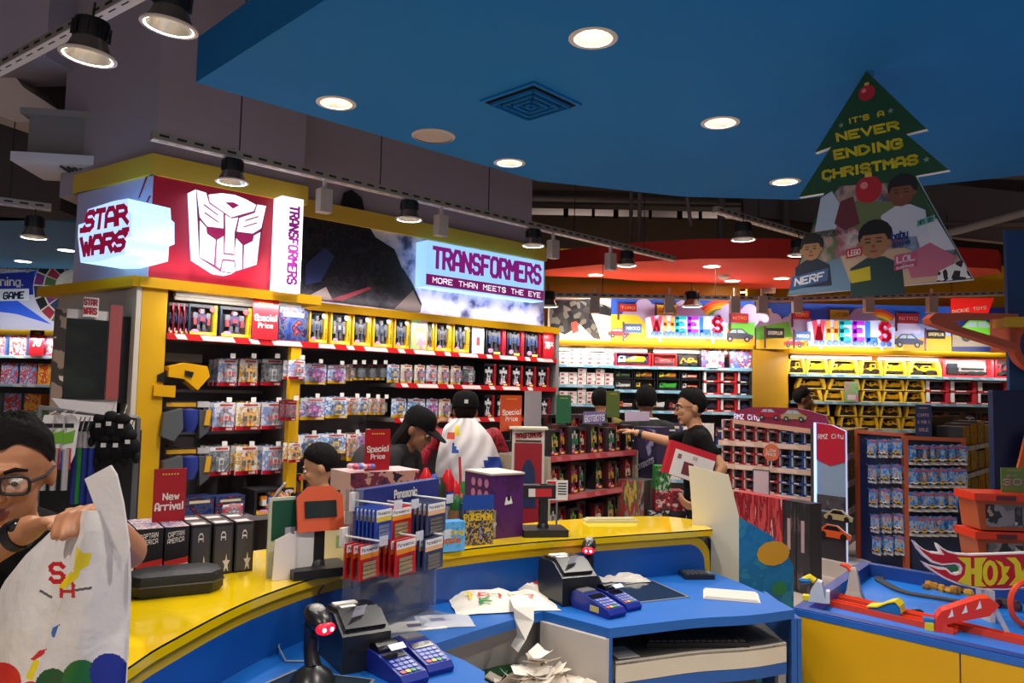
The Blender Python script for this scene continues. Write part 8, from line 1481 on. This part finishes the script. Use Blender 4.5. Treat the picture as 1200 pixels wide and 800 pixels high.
# --- man in striped top from behind, man in yellow, man in profile
ST = bpy.data.materials.new('striped_cloth'); ST.use_nodes = True; nt = ST.node_tree; b_ = nt.nodes['Principled BSDF']; tc = nt.nodes.new('ShaderNodeTexCoord'); sx = nt.nodes.new('ShaderNodeSeparateXYZ'); mu = nt.nodes.new('ShaderNodeMath'); mu.operation = 'MULTIPLY'; mu.inputs[1].default_value = 11.; fr2 = nt.nodes.new('ShaderNodeMath'); fr2.operation = 'FRACT'; gt = nt.nodes.new('ShaderNodeMath'); gt.operation = 'GREATER_THAN'; gt.inputs[1].default_value = .86; mx = nt.nodes.new('ShaderNodeMix'); mx.data_type = 'RGBA'; mx.inputs[6].default_value = (.006, .006, .007, 1); mx.inputs[7].default_value = (.6, .58, .56, 1)
for a, b in ((tc.outputs['Object'], sx.inputs[0]), (sx.outputs[2], mu.inputs[0]), (mu.outputs[0], fr2.inputs[0]), (fr2.outputs[0], gt.inputs[0]), (gt.outputs[0], mx.inputs[0]), (mx.outputs[2], b_.inputs['Base Color'])): nt.links.new(a, b)
b_.inputs['Roughness'].default_value = .8
def stander(label, px, py, depth, rz, top_, vox, hs=1., sk=SK3, hc='#131011'):
    t, L = person(label, px, depth, rz); zh = dep(px, py, depth).z; P = []; zs = zh - .19 * hs; torso(P, zs - .47, zs, top_, PANT, .19); P.append(('c', (0, 0, zs + .01), .055, (0, -.01, zh - .07), .05, sk)); H = head(P, (0, -.015, zh), sk, 0, 4, 0, hs)
    for x in (1, -1): arm(P, (.18 * x, 0, zs - .02), (.23 * x, .02, zs - .29), (.19 * x, -.16, zs - .42), top_, sk); hand(P, (.19 * x, -.16, zs - .42), (-.2 * x, -.8, -.3), (-1 * x, 0, -.3), sk, -x, 25)
    blob('body', P, vox, t); face_bits(t, H, hs); hair(t, H, hs, hc, .018); return t
stander('man seen from behind in a black top with thin white stripes', 757, 471, 6.35, 172, ST, .011)
stander('short-haired man in a dull yellow top by the white cartons', 703, 471, 7.55, 165, M('#8a7a3a', .8), .012, 1., SK2)
stander('dark-haired man in profile behind the car gondola header', 940, 468, 8.62, 80, M('#3a3a44', .8), .012)
# --- customer at the near end of the counter with glasses
p = dep(12, 553, 1.75); bx, by = -1.27, 1.93
t = thing('person', 'man with black glasses and watch in a black top holding the white carrier bag', 'person', (bx, by, 0), R(38)); MI = (Matrix.Translation((bx, by, 0)) @ Matrix.Rotation(R(38), 4, 'Z')).inverted(); L = lambda x, y, d: MI @ dep(x, y, d)
P = []; hcl = L(13, 553, 1.76); z_s = 1.25; torso(P, .86, z_s, BK, JEAN, .2, (hcl.x * .7, hcl.y * .7), fat=1.15); sx_, sy_ = hcl.x * .75, hcl.y * .75
P.append(('c', (sx_, sy_ + .02, z_s), .066, (hcl.x, hcl.y + .03, hcl.z - .07), .06, SK)); H = head(P, hcl, SK, -20, 12, 0, 1.02)
rs, ls = (sx_ - .19, sy_, z_s - .02), (sx_ + .19, sy_, z_s - .02)
rw = L(36, 618, 1.62); re = L(-55, 668, 1.68); arm(P, rs, re, rw, BK, SK, r=1.08); hand(P, rw, L(75, 606, 1.58) - rw, L(75, 640, 1.6) - L(75, 606, 1.6), SK, 1, 40)
lw = L(124, 613, 1.53); le = L(150, 646, 1.66); arm(P, ls, le, lw, BK, SK, r=1.05); hand(P, lw, L(95, 594, 1.44) - lw, L(95, 640, 1.42) - L(95, 598, 1.44), SK, -1, 50)
blob('body', P, .0055, t, 3); face_bits(t, H, 1.02); hair(t, H, 1.02, '#0f0d0d', .008)
k = MB(); k.T = H @ Matrix.Scale(1.02, 4)
for x in (1, -1):
    q = [(x * .036 + .028 * math.copysign(abs(math.cos(a * .3927)) ** .6, math.cos(a * .3927)), -.108, .005 + .02 * math.copysign(abs(math.sin(a * .3927)) ** .6, math.sin(a * .3927))) for a in range(17)]; k.tube(q, .0035, BLACK, 6)
    k.tube([(x * .064, -.106, .012), (x * .084, -.07, .013), (x * .083, .01, .01)], .0035, BLACK, 6)
k.tube([(-.009, -.11, .01), (.009, -.11, .01)], .0035, BLACK, 6); g_ = k.build('glasses', t); k = MB(); k.T = H @ Matrix.Scale(1.02, 4)
for x in (1, -1): k.face([(x * .036 + .027 * math.cos(a * .5236), -.108, .005 + .019 * math.sin(a * .5236)) for a in range(12)], clear('#dfe8ee', .08))
k.build('lenses', g_)
d_ = (rw - re).normalized(); w1 = MB().tube([rw - d_ * .05, rw - d_ * .028], .0335, BLACK, 16).build('watch_strap', t, True); n_ = rw - d_ * .04; MB().ell((n_.x, n_.y - .02, n_.z + .02), (.02, .018, .018), M('#1a1a1c', .2), 12, 8).build('watch_case', w1, True)
# --- the white carrier bag
o = thing('carrier_bag', 'big white plastic carrier bag with red letters and coloured dots held over the ledge', 'bag', dep(80, 700, 1.44)); og = Vector(o.location)
rows = [(598, 86, 101, 138), (606, 77, 100, 144), (622, 60, 99, 150), (650, 30, 91, 153), (680, 6, 80, 154), (720, -16, 66, 153), (760, -32, 52, 151), (800, -44, 40, 149), (818, -48, 36, 147)]
PLB = bpy.data.materials.new('bag_plastic'); PLB.use_nodes = True; nt = PLB.node_tree; pb = nt.nodes['Principled BSDF']; pb.inputs['Base Color'].default_value = (.86, .82, .8, 1); pb.inputs['Roughness'].default_value = .35; tl = nt.nodes.new('ShaderNodeBsdfTranslucent'); tl.inputs[0].default_value = (.8, .76, .74, 1); mxs = nt.nodes.new('ShaderNodeMixShader'); mxs.inputs[0].default_value = .25; nt.links.new(pb.outputs[0], mxs.inputs[1]); nt.links.new(tl.outputs[0], mxs.inputs[2]); nt.links.new(mxs.outputs[0], nt.nodes['Material Output'].inputs[0])
bn = nt.nodes.new('ShaderNodeTexNoise'); bn.inputs['Scale'].default_value = 22; bn.inputs['Detail'].default_value = 3; bu = nt.nodes.new('ShaderNodeBump'); bu.inputs['Strength'].default_value = .5; bu.inputs['Distance'].default_value = .012; tcc = nt.nodes.new('ShaderNodeTexCoord'); nt.links.new(tcc.outputs['Object'], bn.inputs['Vector']); nt.links.new(bn.outputs[0], bu.inputs['Height']); nt.links.new(bu.outputs[0], pb.inputs['Normal'])
def rowat(y):
    for a, b in zip(rows, rows[1:]):
        if y <= b[0]: s = max(0, (y - a[0]) / (b[0] - a[0])); return [a[i] + (b[i] - a[i]) * s for i in (1, 2, 3)]
    return rows[-1][1:]
def glyph(ch, x0, x1, y0, y1, wd=1.5):
    q, W = strokes(ch, wd); return [[(x0 + (x1 - x0) * (a + wd / 2) / (W + wd), y1 - (y1 - y0) * (b + wd / 2) / (6 + wd)) for a, b in f] for f in q]
def inside(p, poly_):
    c = False
    for (x0, y0), (x1, y1) in zip(poly_, poly_[1:] + poly_[:1]):
        if (y0 > p[1]) != (y1 > p[1]) and p[0] < (x1 - x0) * (p[1] - y0) / (y1 - y0) + x0: c = not c
    return c
prints = [(M('#c01f24', .4), glyph('S', 57, 77, 658, 684) + glyph('A', 70, 88, 677, 701, 1.2)), (M('#e8d01a', .4), [[(86, 672), (90, 640), (97, 648), (108, 648), (104, 662), (94, 668), (92, 676), (76, 690), (68, 688), (84, 668)], [(30, 794), (40, 772), (47, 774), (38, 797)]]), (M('#c8262a', .4), [[(36, 772), (46, 762), (55, 760), (50, 768), (40, 774)]]), (M('#2a66b8', .4), [[(60, 745), (62, 735), (70, 731), (64, 748)]]), (M('#55505a', .4), [[(47, 690), (62, 699), (61, 702), (46, 693)], [(88, 690), (108, 687), (108, 690), (88, 693)]])]
dots = [(3, 798, 22, '#c8281f'), (128, 788, 23, '#172a8a'), (96, 796, 23, '#14692f'), (62, 803, 20, '#114f28'), (36, 812, 14, '#c8281f'), (118, 812, 14, '#101d5a')]
prints = [(m_, [(q, (min(a[0] for a in q), max(a[0] for a in q), min(a[1] for a in q), max(a[1] for a in q))) for q in ps]) for m_, ps in prints]
rb = random.Random(9); mb = MB(); A, B2, K = 130, 40, 230; allr = []; pixs = []
cre = [(rb.uniform(0, 6), rb.uniform(6, 18), rb.uniform(.02, .09), rb.uniform(-.6, .6)) for _ in range(7)]
for k in range(K + 1):
    y = 598 + 220 * k / K; l, m_, r = rowat(y); rg, pg = [], []
    for j in range(A):
        u = j / A; x, d = (l + (m_ - l) * u * 2, 1.53 - .15 * u * 2 - .02 * math.sin(math.pi * u * 2)) if u < .5 else (m_ + (r - m_) * (u - .5) * 2, 1.38 + .07 * (u - .5) * 2 - .012 * math.sin(math.pi * (u - .5) * 2))
        for ph, fq, am, sl in cre: d += .0045 * math.sin(ph + fq * (u + sl * k / K)) * (1 if .03 < u < .97 else .3)
        rg.append(dep(x, y, d) - og); pg.append((x, y))
    for j in range(B2):
        u = j / B2; x = r + (l - r) * u; rg.append(dep(x, y, 1.45 + (1.53 - 1.45) * u + .06 * math.sin(math.pi * u)) - og); pg.append((-999, y))
    allr.append(rg); pixs.append(pg)
n = A + B2; idx = [mb.pts(r) for r in allr]
for k in range(K):
    for j in range(n):
        l = (j + 1) % n; mt = PLB; x, y = pixs[k][j]; x2 = pixs[k][l][0]
        if x > -900 and x2 > -900:
            c = ((x + x2) / 2, y + .5)
            for dx_, dy_, dr, dc in dots:
                if (c[0] - dx_) ** 2 + (c[1] - dy_) ** 2 < dr * dr: mt = M(dc, .4); break
            for pm, ps in prints:
                if any(bb[0] < c[0] < bb[1] and bb[2] < c[1] < bb[3] and inside(c, q) for q, bb in ps): mt = pm
        mb.f.append((idx[k] + j, idx[k + 1] + j, idx[k + 1] + l, idx[k] + l)); mb.m.append(mb.mi(mt))
mb.f.append(tuple(idx[-1] + j for j in range(n))[::-1]); mb.m.append(mb.mi(PLB)); mb.build('bag_skin', o, True)
hq = [(99, 561), (129, 545), (136, 556), (144, 590), (151, 640), (148, 660), (132, 640), (118, 618), (112, 596)]; k = MB(); fr_pts = [dep(x, y, 1.40 + .02 * (y - 545) / 100) - og for x, y in hq]; k.face(fr_pts, PLB); k.face([p + Vector((0, .006, 0)) for p in fr_pts][::-1], PLB)
for a in range(len(fr_pts)): b = (a + 1) % len(fr_pts); k.face([fr_pts[a], fr_pts[a] + Vector((0, .006, 0)), fr_pts[b] + Vector((0, .006, 0)), fr_pts[b]], PLB)
k.build('handle', o)
# ---- boxed poster stand beside the gondola
TB, wt_ = seg(dep(600, 530, 4.75), dep(638, 530, 4.75)); zt = TB.uz(619, 503)[1]; zb = TB.uz(619, 575)[1]
t = fthing('display_stand', 'white framed display stand with a red lettered poster beside the gondola', 'stand', TB); MB().box(0, wt_, 0, .16, 0, zt, M('#c8beb4', .55)).build('body', t); MB().box(-.02, wt_ + .02, -.02, .18, zt, zt + .012, M('#cfc2ac', .6)).build('top_board', t); MB().box(.015, wt_ - .015, -.006, 0, zb - .2, TB.uz(619, 519)[1], M('#8a1420', .45)).build('red_poster', t)
k = MB(); textq(k, 'TRANSFORMERS', [TB.uz(*q) for q in ((603, 514), (635, 512), (635, 506), (603, 507.5))], -.004, M('#a01824', .5), 1.3, 1.2); k.build('lettering', t); k = MB(); k.box(.02, wt_ - .02, -.004, 0, TB.uz(619, 517.5)[1], TB.uz(619, 515.5)[1], M('#3a1a20', .5)); k.build('underline', t)
k = MB(); u_, z_ = TB.uz(619, 550); k.prism([(u_ - .05, zb - .1), (u_ + .05, zb - .1), (u_ + .04, z_), (u_ + .012, z_ + .06), (u_ - .012, z_ + .06), (u_ - .04, z_)], -.009, -.006, M('#1c2a4e', .45)); k.build('dark_shape', t)
